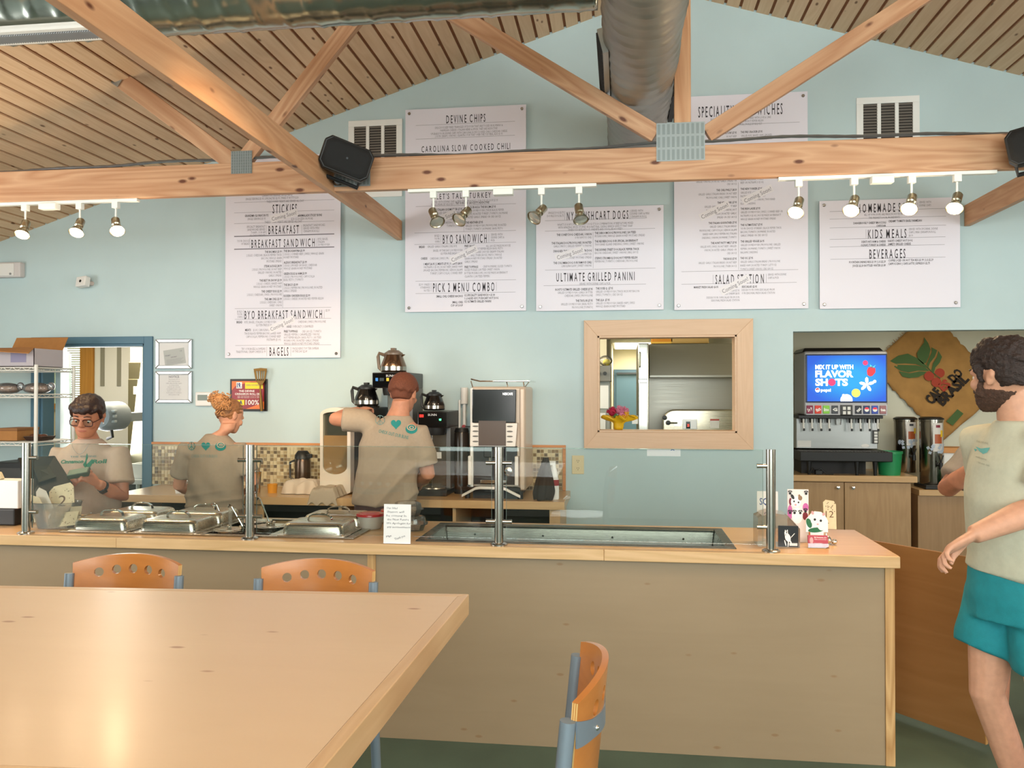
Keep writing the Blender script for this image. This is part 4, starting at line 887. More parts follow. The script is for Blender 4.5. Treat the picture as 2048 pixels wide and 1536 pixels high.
# espresso machine
Y = 5.42; xa, xb = base(940,Y), base(1048,Y); w = xb-xa; H = Zv(773,990,Y)-ZC
S_ = px(990, Y)
t = T('espresso_machine', 'tall white and black automatic espresso machine reading NESCAFE', 'espresso machine', ((xa+xb)/2, Y, ZC))
Zm = lambda v: Zv(v, 990, Y)-ZC
Xm = lambda u: base(u, Y)-t.location.x
shell = mat('champagne_plastic', 'cdb8a4', .32, .15)
ob('cabinet', M().box(-w/2, w/2+.005, .05, .50, .05, H), shell, t, bevel=.015)
ob('front_pillar', M().box(w/2-.03, w/2+.004, -.0, .05, .06, H-.01), shell, t, bevel=.01); ob('front_pillar', M().box(-w/2, -w/2+.02, -.0, .05, .06, H-.01), white_pl, t, bevel=.006)
sc = [(Xm(945),Zm(845)),(Xm(1032),Zm(845)),(Xm(1033),Zm(779)),(Xm(945),Zm(779))]
s_ = ob('display_window', M().prism(sc, -.014, .05), black_gl, t, bevel=.004)
l = M(); letter(l, 'NESCAFE', Xm(1006), Xm(1026), Zm(790), Zm(785.5), -.0145, .03); ob('lettering', l, mat('lit_white','ffffff',.4,emit=1.0), s_, fixn=False, kind='stuff')
panel = [(Xm(940),Zm(893)),(Xm(1031),Zm(893)),(Xm(1035),Zm(846)),(Xm(941),Zm(846))]
pn = ob('button_panel', M().prism(panel, -.010, .05), mat('panel_white','e9e2da',.35), t, bevel=.004)
for v in (852.5, 862.5, 872.5, 883):
    for uu in (951.5, 1020): ob('button', M().lathe([(0,-.004),(.020,-.003),(.021,.001)], n=18, axis='y', c=(Xm(uu),-.010,Zm(v)), sy=.26), mat('button_grey','6d6862',.4), pn, smooth=True)
ob('notice', M().box(Xm(958), Xm(1012.5), -.017, -.0145, Zm(891), Zm(841.5)), mat('brown_notice','5a4a40',.25), t)
ob('cup_bay', M().box(Xm(946), Xm(1033), .03, .05, Zm(970), Zm(893)), mat('black_bay','100f0e',.4), t)
ob('side_post', M().box(Xm(937), Xm(944), -.02, .05, Zm(970), Zm(912)), mat('panel_white','e9e2da',.35), t, bevel=.004)
ob('side_post', M().box(Xm(1030), Xm(1037), -.02, .05, Zm(970), Zm(912)), mat('panel_white','e9e2da',.35), t, bevel=.004)
nz = ob('nozzle', M().box(Xm(968), Xm(1008), -.015, .03, Zm(915), Zm(897)), black_pl, t, bevel=.006)
for uu in (980, 996): ob('spout', M().cyl((Xm(uu),.0,Zm(926)),(Xm(uu),.0,Zm(915)),.008), chrome, nz, smooth=True)
ob('dial', M().lathe([(.022,-.01),(.030,-.006),(.030,.0),(.022,.0)], n=22, axis='y', c=(Xm(1016),.022,Zm(943))), chrome, t, smooth=True)
ob('cup_shelf', M().box(Xm(962), Xm(1014), -.04, .03, Zm(966), Zm(959)), chrome, t, bevel=.003)
# bowed drip tray and feet
tr = []
for i in range(13):
    a = i/12; xx = Xm(926)+(Xm(1042)-Xm(926))*a; zz = Zm(991)+(Zm(973)-Zm(991))*min(1,3.6*min(a,1-a)); tr.append((xx, -.05-.05*math.sin(math.pi*a), zz))
ob('drip_rail', M().rings([[(x,y,z-.009),(x,y+.02,z-.009),(x,y+.02,z+.009),(x,y,z+.009)] for x,y,z in tr]), mat('panel_white','e9e2da',.35), t, bevel=.003)
ob('drip_tray', M().prism([(tr[i][0], tr[i][1]+.02) for i in range(13)]+[(Xm(1030),.05),(Xm(940),.05)], Zm(978)-.01, Zm(974), axis='z'), black_pl, t)
for uu in (934, 1040): ob('foot', M().cyl((Xm(uu),.02,0),(Xm(uu),.02,.05),.018), black_pl, t, smooth=True)
ob('plinth', M().box(Xm(945), Xm(1035), .02, .45, .0, .055), black_pl, t)
rl = M().tube([(Xm(941),.02,H+.05),(Xm(960),.0,H+.035),(Xm(1000),-.005,H+.035),(Xm(1058),.02,H+.035),(Xm(1058),.4,H+.035)], .005, 8)
for uu, yy in ((941,.02),(1013,.0),(1046,.012),(1058,.03)): rl.cyl((Xm(uu) if uu < 1050 else w/2-.003, yy+.06, H-.002),(Xm(uu) if uu < 1050 else Xm(1058), yy, H+.035), .004, n=8)
ob('cup_rail', rl, chrome, t, smooth=True)
# spray bottle with dark cloth thrown over
Y = 5.46; x = base(1107,Y); h = Zv(920,1107,Y)-ZC
t = T('spray_bottle', 'white bottle with a red label standing behind the dark cloth', 'bottle', (x, Y, ZC))
ob('body', M().lathe([(0,0),(.034,0),(.037,.01),(.036,h*.45),(.026,h*.68),(.016,h*.82),(.015,h*.88),(0,h*.88)], n=24, sy=.7), white_pl, t, smooth=True)
ob('sprayer', M().cbox((-.01,0,h*.92),(.05,.02,.03)).cbox((-.03,0,h*.86),(.008,.012,.05)), white_pl, t, bevel=.004)
ob('product_label', M().lathe([(.0372,h*.35),(.0365,h*.50)], n=24, sy=.7), mat('label_red','8c1f2a',.5), t, smooth=True)
x = base(1086,Y-.05)
hh = Zv(915,1086,Y-.05)-ZC; m = M(); rs = []
for i in range(15):
    a = i/14; z = hh*(1-a)*.985+.002; rr = (.016+.052*min(1,a*1.15)**.9)*(1 if a < .8 else 1-.9*(a-.8))
    ring = []
    for j in range(40):
        th = 2*math.pi*j/40; f = 1+.16*math.sin(th*4+1+a*1.5)*min(1,a*2)+.07*math.sin(th*9+2)
        ring.append((rr*f*math.cos(th)+.022*(1-a)*.9, rr*f*.8*math.sin(th), z+.006*math.sin(th*4)*a))
    rs.append(ring)
m.rings(rs[::-1])
c = ob('dark_cloth', m, mat('charcoal_cloth','2b2624',.85,bump=.25,bscale=250), smooth='all'); c.location = (x, Y-.06, ZC+.004); tag(c, 'dark cloth draped in a tall heap beside the white bottle', 'cloth')
x = base(1128,5.42)
m = M()
for a in range(5): th = a*.5-1.2; m.add([(0,0,.002),(.05*math.cos(th),.03*math.sin(th),.004+.004*a),(.055*math.cos(th+.35),.03*math.sin(th+.35),.008+.004*a)],[(0,1,2)])
o = ob('paper_napkin', m, paper); o.location = (x-.01, 5.45, ZC); tag(o, 'crumpled white napkin at the end of the back worktop', 'napkin')

# ------------------------------------------------------------------ kitchen behind the pass-through and the doorway
YK = 8.2
kw = M()
wx0, wx1, wz0, wz1 = -6.1, -5.72, 1.50, 2.35
for a in ((-6.6, wx0, 0, 2.6), (wx1, -.3, 0, 2.6), (wx0, wx1, 0, wz0), (wx0, wx1, wz1, 2.6)): kw.box(a[0], a[1], YK, YK+.1, a[2], a[3])
kw.box(-6.7, -6.6, YW+.12, YK+.1, 0, 2.6); kw.box(1.06, 1.16, YW+.12, 14.3, 0, 2.6); kw.box(-.62, -.13, 7.62, 14.3, 0, 2.6); kw.box(-.13, 1.16, 14.2, 14.3, 0, 2.6)
kw.box(-6.7, XL-.0, YW-.05, YW+.12, 0, 2.6)
struct('wall_kitchen', kw, cream)
struct('ceiling_kitchen', M().box(-6.7, 1.16, YW+.12, 14.3, 2.35, 2.45), mat('ceiling_tile_white','d8d6c8',.9,noise=.05,nscale=30))
lp = T('ceiling_panel_light', 'bright fluorescent panel light in the kitchen ceiling', 'ceiling light', (.33, 13.0, 2.35))
ob('diffuser', M().box(-.42, .42, -.85, .85, -.012, -.004), mat('fluorescent','fffdf0',.5,emit=5,ecol='fff6dc'), lp); ob('frame', M().box(-.45,.45,-.88,.88,-.006,-.0005), white_pl, lp)
# kitchen window with blinds seen through the doorway
wf = M(); wf.box(wx1-.02, wx1+.13, YK-.03, YK+.02, wz0-.05, wz1); wf.box(wx0-.1, wx1+.13, YK-.05, YK+.02, wz0-.06, wz0)
k2 = struct('window_3', wf, wood('honey_window_trim','d39a4c','b57a34','z',1,.4,rings=.3), bevel=.002)
bl = M()
for i in range(34): bl.cbox((wx0+.30, YK-.012, wz0+.015+i*.024), (.20, .022, .0022), Matrix.Rotation(-.5,3,'X'))
ob('blind_slat', bl, mat('pale_blind','efe2bd',.5), k2, kind='stuff')
struct('window_4', M().box(wx0, wx1, YK+.06, YK+.066, wz0, wz1), gl_clear)
# doorway view: open door leaf at the left, white panel with strips, steel cooler, hand dryer, shelf with tub
dl = T('open_door_leaf', 'pale blue open door leaf inside the left of the doorway', 'door', (DO[0]+.022, YW+.14, 0), R(30))
ob('leaf', M().box(0, .035, 0, .8, .01, DO[2]-.03), mat('pale_blue_door','a9c4cc',.5), dl, bevel=.003); ob('handle', M().cyl((.035,.72,1.0),(.09,.72,1.0),.012).ball((.1,.72,1.0),.026), chrome, dl, smooth=True)
X8 = lambda u, y=YK-.05: aty(u, 800, y).x
t = T('partition_board', 'white wall panel with two grey strips seen through the doorway', 'panel', ((X8(187)+X8(262))/2, YK-.03, .9))
w = X8(262)-X8(187); ob('board', M().box(-w/2, w/2, 0, .025, 0, 1.38), white_pl, t, bevel=.002)
for uu in (203, 236): ob('grey_strip', M().box(X8(uu)-.022-t.location.x, X8(uu)+.022-t.location.x, -.01, 0, aty(uu,772,YK).z-.9, 1.38), mat('strip_grey','8d8a7e',.6), t)
t = T('steel_cooler', 'tall stainless cooler seen at the right of the doorway', 'cooler', ((X8(254,YK-.62)+X8(310,YK-.62))/2, YK-.62, 0)); w = X8(310,YK-.62)-X8(254,YK-.62)
ob('cabinet', M().box(-w/2, w/2+.3, .02, .60, .05, 1.92), steel('cooler_steel','b5ab92',.35,'x'), t, bevel=.006); ob('door_panel', M().box(-w/2+.01, w/2+.25, 0, .02, .15, 1.75), steel('cooler_steel','8d8468',.3,'x'), t, bevel=.004)
ob('cream_top_box', M().box(-w/2, w/2+.3, .05, .58, 1.92, 2.27), cream, t); ob('white_label', M().box(-.08, .06, -.003, 0, 1.60, 1.68), paper, t); ob('grille', M().box(-w/2+.02,w/2+.24,-.004,0,.5,.9), black_pl, t)
Y = 7.0; x = X8(228,Y)
t = T('hand_dryer', 'rounded grey machine behind the cashier in the doorway', 'dryer', (x-.03, Y, Zv(862,226,Y)))
hh = Zv(803,226,Y)-Zv(862,226,Y)
ob('housing', M().rings([[(a*.13*s, y, hh/2+b*hh/2*s) for a,b in [(math.cos(q)*(1 if abs(math.cos(q))<.7 else 1), math.sin(q)) for q in [i*math.pi/12 for i in range(24)]]] for s,y in ((.7,-.16),(.9,-.13),(1,-.06),(1,.12))]), mat('grey_machine','7d8388',.4), t, smooth=True)
for i in range(3): ob('vent_rib', M().box(.05,.128,-.14,-.10,hh*(.3+.17*i),hh*(.38+.17*i)), mat('grey_machine_light','a0a5a8',.4), t, bevel=.004)
ob('wall_arm', M().box(-.06,.10,.12,.5,hh*.3,hh*.6), mat('grey_machine','7d8388',.4), t); ob('hose', M().tube([(.04,-.05,.01),(.05,-.05,-.05),(-.02,-.02,-.07)],.014,8), black_pl, t, smooth=True)
Y = 6.7; x = X8(275,Y); zs = Zv(957,275,Y)
t = T('white_side_table', 'white side table visible through the doorway', 'table', (x, Y, 0))
ob('tabletop', M().box(-.18,.25,-.1,.3,zs-.04,zs), white_pl, t, bevel=.003)
for a,b in ((-.16,-.08),(.22,-.08),(-.16,.27),(.22,.27)): ob('leg', M().cyl((a,b,0),(a,b,zs-.04),.016), white_pl, t, smooth=True)
t = T('white_food_tub', 'white food tub on the side table in the doorway', 'tub', (X8(281,Y), Y+.05, zs))
ob('body', M().rings([[(a*s,b*s,z) for a,b in ((-1,-1),(1,-1),(1,1),(-1,1))] for s,z in ((.06,0),(.072,.12),(.085,.122),(.085,.13),(.066,.13),(.056,.008))]), white_pl, t, bevel=.004)
# pass-through view
XP = lambda u, y: aty(u, 780, y).x
YD = 14.2
bd = struct('door_2', M().box(XP(1228,YD), XP(1300,YD), YD-.04, YD-.002, 0, Zv(739,1250,YD)), mat('slate_blue_door_leaf','4d6b7e',.5))
ob('door_panel', M().box(XP(1232,YD), XP(1297,YD), YD-.055, YD-.04, .05, Zv(744,1250,YD)), mat('slate_blue_door_leaf2','56778a',.5), bd, bevel=.006)
ob('door_closer', M().box(XP(1234,YD), XP(1280,YD), YD-.12, YD-.055, Zv(749,1250,YD), Zv(745,1250,YD)), mat('dark_closer','333a40',.4), bd)
ob('door_handle', M().ball((XP(1235,YD), YD-.1, 1.02), .04), chrome, bd, smooth=True)
Y = 7.1; xl_, xr_ = XP(1276,Y), XP(1298,Y); zt = Zv(686,1290,Y); zm = Zv(762,1290,Y)
t = T('steel_refrigerator', 'tall two part stainless refrigerator beside the steel wall', 'refrigerator', ((xl_+xr_)/2, Y, 0)); w = xr_-xl_
ob('cabinet', M().box(-w/2, w/2, .03, .8, 0, zt), st_z, t, bevel=.006)
for z0, z1, uu in ((.1, zm-.012, 0), (zm+.012, zt-.004, 1)):
    d_ = ob('door', M().box(-w/2+.004, w/2-.01, 0, .03, z0, z1), steel('fridge_door','c2bfb6',.22,'z'), t, bevel=.005)
    ob('handle', M().tube([(-w/2+.016,0,z0+(z1-z0)*.35),(-w/2+.016,-.04,z0+(z1-z0)*.38),(-w/2+.016,-.04,z0+(z1-z0)*.72),(-w/2+.016,0,z0+(z1-z0)*.75)], .008, 8), chrome, d_, smooth=True)
ob('white_hook', M().box(-w/2-.05,-w/2-.001,.05,.07,1.35,1.42), white_pl, t)
Y = 7.3; xa, xb = XP(1299,Y), XP(1468,Y); 
t = T('steel_exhaust_hood', 'stainless exhaust hood and splash wall behind the griddle', 'exhaust hood', ((xa+xb)/2, Y, Zv(870,1380,Y))); w = xb-xa; z_ = t.location.z
hz1, hz0 = Zv(686,1380,Y)-z_, Zv(755,1380,Y)-z_
hood_st = steel('hood_steel','a8a49a',.48,'x',.05)
ob('canopy', M().prism([(0,hz0),(.0,hz0+.02),(.10,hz1),(.8,hz1),(.8,hz0)], -w/2, w/2, axis='x'), hood_st, t, bevel=.003)
ob('splash_wall', M().box(-w/2, w/2+.06, .22, .26, 0, hz0+.01), hood_st, t)
Y = 7.0; xa, xb = XP(1325,Y), XP(1470,Y); 
t = T('clamshell_griddle', 'stainless clamshell griddle with black knobs and a control panel', 'griddle', ((xa+xb)/2, Y, .9)); w = xb-xa; gh = Zv(819,1400,Y)-.9
prof = [(-w/2,0),(w/2,0),(w/2,gh)]+[(-w/2+.10-.10*math.sin(a), gh-.10+.10*math.cos(a)) for a in [i*math.pi/16 for i in range(9)]]
ob('hood_cover', M().prism(prof, 0, .22), steel('griddle_steel','bdb29e',.26,'x',.05), t, bevel=.012)
XX = lambda u: XP(u,Y)-t.location.x; ZZ = lambda v: Zv(v,1400,Y)-.9
pl = ob('control_panel', M().box(XX(1365), XX(1394), -.018, 0, ZZ(858.5), ZZ(839)), mat('panel_pale','e8eaee',.4), t, bevel=.006)
ob('display', M().box(XX(1371.5), XX(1380), -.0195, -.018, ZZ(857), ZZ(843)), black_gl, pl)
l = M(); letter(l, '2:5', XX(1374), XX(1378), ZZ(853), ZZ(848), -.02, .02); ob('lettering', l, mat('red_led','ff5040',.4,emit=2), pl, fixn=False, kind='stuff')
wl = ob('warning_label', M().box(XX(1420), XX(1438), -.002, 0, ZZ(856), ZZ(838)), paper, t); ob('red_band', M().box(XX(1420), XX(1438), -.003, -.002, ZZ(841), ZZ(838)), mat('label_red2','b04030',.5), wl)
for uu, vv in ((1329,835.5),(1336,845.5)): ob('knob', M().lathe([(0,-.05),(.016,-.048),(.02,-.03),(.018,-.01)], n=16, axis='y', c=(XX(uu),0,ZZ(vv))), black_pl, t, smooth=True)
ob('lever', M().tube([(XX(1337),-.03,ZZ(846)),(XX(1354),-.02,ZZ(846))], .007, 8).box(XX(1347),XX(1362),-.012,0,ZZ(853),ZZ(838)), st_x, t)
ob('stand', M().box(-w/2+.02, w/2, .02, .3, -.9, 0), steel('griddle_steel','bdb29e',.26,'x',.05), t)
Y = 7.45; z_ = Zv(685,1350,7.3)
for k_, (u0,u1,mt,lab) in enumerate(((1304,1343,'d8902c','orange box lying on the exhaust hood, first from the refrigerator'),(1345,1418,'c9a86a','tan carton lying on the exhaust hood behind the orange box'))):
    xa, xb = XP(u0,Y), XP(u1,Y); t = T('storage_box', lab, 'box', ((xa+xb)/2, Y, z_+.001), group='boxes on the exhaust hood'); w = xb-xa
    ob('carton', M().box(-w/2,w/2,0,.25,0,.09), mat('box_'+mt,mt,.7), t, bevel=.003); ob('box_flap', M().box(-w/2-.01,w/2+.0,-.012,0,.0,.015), mat('boxflap_'+mt,'e8bc50' if k_==0 else 'b89858',.7), t)
Y = 7.0; xa, xb = -.62, XP(1222,Y)
t = T('equipment_rack', 'grey steel equipment rack with white papers left of the blue door', 'equipment', ((xa+xb)/2, Y, 0)); w = xb-xa
zt, zb_ = Zv(731,1210,Y), Zv(763,1210,Y)
ob('frame', M().box(-w/2, w/2-.01, 0.01, .5, 0, zb_), mat('equip_grey','8d8f8a',.5), t); ob('control_box', M().box(-w/2, w/2, -.02, .4, zb_, zt), mat('equip_dark','6a655c',.4,.4), t, bevel=.004)
for v0, v1, u1_ in ((771,817,1217),(826,866,1211)): ob('white_sheet', M().box(-w/2+.02, XP(u1_,Y)-t.location.x, .005, .0095, Zv(v1,1210,Y), Zv(v0,1210,Y)), paper, t)
ob('knob', M().cyl((w/2-.05,-.02,(zb_+zt)/2),(w/2-.05,-.035,(zb_+zt)/2),.016).cyl((w/2-.10,-.02,(zb_+zt)/2),(w/2-.10,-.035,(zb_+zt)/2),.016), black_pl, t, smooth=True)
o = T('produce_bag', 'clear bag with a yellow lemon on the grey equipment', 'bag', (XP(1211,Y+.1), Y+.12, zt)); ob('bag_film', M().ball((0,0,.045),(.06,.05,.045)), gl_pl, o, smooth='all'); ob('lemon', M().ball((.01,-.01,.03),(.032,.028,.028)), mat('lemon_yellow','e8d820',.5), o, smooth='all')
# flowers on the pass-through sill
Y = YW+.06; x = aty(1237, 860, Y).x
t = T('flower_pot', 'pot of red and pink flowers wrapped in yellow paper on the pass-through sill', 'flower pot', (x, Y, PW[2]+.016))
s = px(1237,Y)
yp = mat('yellow_wrap','d8ad18',.4,bump=.2,bscale=60)
rs = []
for i,(rr,z,amp) in enumerate(((.030,0,0),(.036,.02,.03),(.038,.045,.05),(.05,.06,.12),(.09,.075,.22),(.112,.092,.28),(.108,.094,.28),(.06,.07,.1),(.02,.06,0))):
    rs.append([(rr*(1+amp*math.sin(5*q+i*.4))*math.cos(q), .6*rr*(1+amp*math.sin(5*q+i*.4))*math.sin(q), z+amp*.05*math.sin(7*q)) for q in [j*2*math.pi/40 for j in range(40)]])
ob('wrap', M().rings(rs), yp, t, smooth='all')
fl = random.Random(4)
def bloom(c, r, mt):
    m = M()
    for i in range(26):
        a = fl.uniform(0,6.28); e = fl.uniform(-.2,1.4); d = Vector((math.cos(a)*math.cos(e), math.sin(a)*math.cos(e), math.sin(e)))
        q = d.to_track_quat('Z','Y').to_matrix(); m.ball(Vector(c)+d*r*.7, (r*.22,r*.10,r*.42), 6, 4, q)
    m.ball(c, r*.7, 8, 6); return ob('bloom', m, mt, t, smooth='all')
pk = mat('pink_petals','c2718a',.6); rd = mat('crimson_petals','a8183c',.6); yl = mat('gold_petals','d8a028',.6)
for c, r, mt in (((-.045,-.02,.125),.040,rd),((.005,-.01,.135),.038,pk),((.04,0,.13),.036,pk),((.02,-.03,.112),.03,pk),((.055,-.02,.105),.03,yl),((.03,-.035,.09),.026,yl),((-.02,-.035,.095),.02,mat('green_leaf','55753c',.6))): bloom(c, r, mt)

# ------------------------------------------------------------------ drinks alcove on the right
YA = 8.02
al = M(); al.box(1.16, 5.1, YA, YA+.1, 0, 2.6); al.box(5.0, 5.1, YW+.12, YA, 0, 2.6); al.box(1.16, 1.20, YW+.12, YA, 0, 2.6)
struct('wall_alcove', al, mat('alcove_paint','d6d4c2',.85,noise=.03,nscale=3))
struct('ceiling_alcove', M().box(1.16, 5.1, YW+.12, YA+.1, 2.45, 2.55), mat('alcove_ceiling','d8d4c8',.9))
YC = 7.33; Xc = lambda u, y=YC: aty(u, 950, y).x
xe = Xc(1833)
t = T('drinks_cabinet', 'birch cabinet with two doors under the soda fountain', 'cabinet', (1.21, YC, 0)); cw = xe-1.21-.035
ob('body', M().box(0, cw, .03, YA-YC-.002, .08, .862), birch, t, bevel=.002)
dz = (.10, Zv(964,1700,YC))
xm = Xc(1688.5)-1.21
for i,(a,b) in enumerate(((.01, xm-.003), (xm+.003, cw-.012))):
    d_ = ob('door', M().box(a, b, 0, .028, .10, .855), wood('birch_cabinet_door','bd9a70','a07b52','z',1,.4,rings=.2,knots=.2,tone=.05), t, bevel=.003)
    kx = (Xc(1675) if i == 0 else Xc(1705))-1.21
    ob('knob', M().lathe([(0,-.03),(.014,-.027),(.015,-.018),(.006,-.01),(.006,0)], n=16, axis='y', c=(kx,0,Zv(975,1680,YC))), chrome, d_, smooth=True)
wt = ob('drinks_worktop', M().box(0, xe-1.21, 0, YA-YC, 0, .052), birch_top, bevel=.003); wt.location = (1.21, YC-.025, .864); tag(wt, 'birch worktop under the soda fountain', 'worktop')
ZD = .916
# soda fountain
Y = 7.42; x0, x1 = Xc(1597,Y), Xc(1774,Y)
t = T('soda_fountain', 'soda fountain with a lit blue FLAVOR SHOTS screen and eight nozzles', 'soda fountain', ((x0+x1)/2, Y, ZD)); w = x1-x0
Xs = lambda u: aty(u, 800, Y).x-t.location.x; Zs = lambda v: Zv(v,1690,Y)-ZD
grey_pl = mat('silver_plastic','a9a6a8',.35,.25); dgrey = mat('dark_grey_plastic','3a3836',.4)
ob('upper_cabinet', M().box(Xs(1608), Xs(1776), .0, .42, Zs(831), Zs(702)), grey_pl, t, bevel=.02, seg=4)
ob('top_hood', M().rings([[(Xs(1606)+i_, y, z) for i_, y, z in ((0,.02,Zs(703)),(Xs(1770)-Xs(1606),.02,Zs(703)),(Xs(1770)-Xs(1606),.42,Zs(703)),(0,.42,Zs(703)))],[(Xs(1612)+i_, y, z) for i_, y, z in ((0,.05,Zs(695)),(Xs(1764)-Xs(1612),.05,Zs(695)),(Xs(1764)-Xs(1612),.40,Zs(695)),(0,.40,Zs(695)))]]), mat('black_hood','15100f',.3), t, bevel=.006)
sx0, sx1, sz0, sz1 = Xs(1614), Xs(1771), Zs(802.5), Zs(711)
ob('screen_bezel', M().box(sx0-.012, sx1+.012, -.012, 0, sz0-.012, sz1+.012), mat('navy_bezel','1a2a55',.3), t, bevel=.012, seg=4)
scm = bpy.data.materials.new('lit_screen'); scm.use_nodes = True
nt = scm.node_tree; b_ = nt.nodes['Principled BSDF']; b_.inputs['Base Color'].default_value = (.01,.05,.3,1)
tc = nt.nodes.new('ShaderNodeTexCoord'); mp = nt.nodes.new('ShaderNodeMapping'); mp.inputs['Location'].default_value = (-.5,0,-.45); gr = nt.nodes.new('ShaderNodeTexGradient'); gr.gradient_type = 'SPHERICAL'
mp.inputs['Location'].default_value = (-.55*1.7,0,-.5*1.7); mp.inputs['Scale'].default_value = (1.7,0,1.7)
rp = nt.nodes.new('ShaderNodeValToRGB'); rp.color_ramp.elements[0].color = lin('0858d6'); rp.color_ramp.elements[1].color = lin('10b4f0'); rp.color_ramp.elements[1].position = .7
nt.links.new(tc.outputs['Generated'], mp.inputs[0]); nt.links.new(mp.outputs[0], gr.inputs[0]); nt.links.new(gr.outputs['Fac'], rp.inputs[0]); nt.links.new(rp.outputs[0], b_.inputs['Emission Color']); b_.inputs['Emission Strength'].default_value = .95
s_ = ob('screen', M().box(sx0, sx1, -.014, -.012, sz0, sz1), scm, t)
SW = mat('screen_white','ffffff',.4,emit=1.3); SP = mat('screen_pink','ff3070',.4,emit=.8,ecol='e82860'); SY = mat('screen_yellow','f8f060',.4,emit=1.0,ecol='f0e850'); SR = mat('screen_red','e02030',.4,emit=.7,ecol='d82838')
l = M(); yy = -.0148
def sl(s, u0, u1, v0, v1, bold=.045): letter(l, s, Xs(u0), Xs(u1), Zs(v1), Zs(v0), yy, bold, 3)
sl('MIX IT UP WITH', 1630, 1706, 730, 738); sl('FLAVOR', 1630, 1706, 741.5, 754); sl('SH', 1630, 1655, 758, 771); sl('TS', 1669, 1695, 758, 771); sl('pepsi', 1641, 1661, 777, 783, .03)
ob('lettering', l, SW, s_, fixn=False, kind='stuff')
def disc(c, r, n=20, sx=1): 
    return M().add([(Xs(c[0])+r*sx*math.cos(2*math.pi*i/n), yy-.0002, Zs(c[1])+r*math.sin(2*math.pi*i/n)) for i in range(n)], [tuple(range(n))])
ob('screen_fruit', disc((1663,764.5),.031), SP, s_, fixn=False); ob('screen_fruit', disc((1730,726),.021), SP, s_, fixn=False)
ob('screen_fruit', M().add([(Xs(u),yy,Zs(v)) for u,v in ((1733,742),(1736,735),(1743,733),(1750,737),(1750,745),(1744,752),(1739,753),(1734,750))],[tuple(range(8))]), SR, s_, fixn=False)
ob('screen_fruit', M().add([(Xs(u),yy,Zs(v)) for u,v in ((1739,729),(1745,734),(1751,730),(1746,737),(1740,736))],[tuple(range(5))]), mat('screen_teal','50e0e0',.4,emit=.7,ecol='40d0e0'), s_, fixn=False)
for u,v,rr in ((1711,786,.036),(1692,800,.05),(1686,790.5,.011),(1748.5,763,.013)):
    q = disc((u,v),rr,24); q.v = [(p[0],p[1],max(p[2],sz0)) for p in q.v]; ob('screen_fruit', q, SY if rr<.04 and rr>.03 else SW, s_, fixn=False)
pet = M()
for a in (.3,1.6,2.9,3.9,5.2):
    d = (math.cos(a),math.sin(a)); n_ = (-d[1],d[0]); c = (Xs(1733),Zs(769)); L_ = .065
    pet.add([(c[0]+d[0]*L_*f+n_[0]*g_*L_,yy,c[1]+d[1]*L_*f+n_[1]*g_*L_) for f,g_ in ((0,0),(.4,.2),(.8,.18),(1,0),(.8,-.18),(.4,-.2))],[tuple(range(6))])
ob('screen_flower', pet, SW, s_, fixn=False, kind='stuff')
pp = ob('round_badge', disc((1634.5,780),.020), SW, s_, fixn=False)
h_ = disc((1634.5,780),.017); h_.v = [(p[0],p[1]-.0003,max(p[2],Zs(779.5)+.25*(p[0]-Xs(1634.5)))) for p in h_.v]; ob('badge_half', h_, SR, pp, fixn=False)
# flavour buttons
cols = ['7a1c3c','c83420','7ab83c','3a3c42',None,'20202a','1c2c58','26409a','8c5a5c']
us = [1619,1635.5,1652,1669,1692.5,1716,1732.5,1749,1765]
fb = ob('button_strip', M().box(Xs(1612), Xs(1774), -.006, .0, Zs(830), Zs(809)), grey_pl, t)
for u, c in zip(us, cols):
    if c is None:
        k_ = ob('flavour_pad', M().box(Xs(1680), Xs(1704.5), -.014, -.006, Zs(830), Zs(810)), dgrey, fb, bevel=.004)
        continue
    ob('flavour_button', M().box(Xs(u-6.5), Xs(u+6.5), -.014, -.006, Zs(827.5), Zs(811)), mat('soda_'+c, c, .3, emit=.25), fb, bevel=.004)
pdm = M()
for uu in (1687.8, 1697): 
    for vv in (816.5, 825.5): pdm.box(Xs(uu-3), Xs(uu+3), -.016, -.014, Zs(vv+3.2), Zs(vv-3.2))
ob('pad_key', pdm, white_pl, fb, kind='stuff')
l = M()
for s__, u, r_ in (('Dr P',1619,.4),('fizz',1635.5,.5),('lime',1652,0),('G',1669,0),('max',1716,.8),('tea',1765,0)): letter(l, s__, Xs(u-5), Xs(u+5), Zs(822), Zs(816), -.0146, .04, 1, rot=r_)
ob('lettering', l, wht, fb, fixn=False, kind='stuff')
for uu in (1732.5, 1749): 
    q = M(); n = 18; q.add([(Xs(uu)+.019*math.cos(6.283*i/n), -.0147, Zs(819)+.019*math.sin(6.283*i/n)) for i in range(n)],[tuple(range(n))]); rr_ = ob('round_badge', q, wht, fb, fixn=False)
    q = M(); q.add([(Xs(uu)+.017*math.cos(3.1416*i/n), -.015, Zs(818.5)+.017*math.sin(3.1416*i/n)) for i in range(n+1)],[tuple(range(n+1))]); ob('badge_half', q, SR, fb, fixn=False)
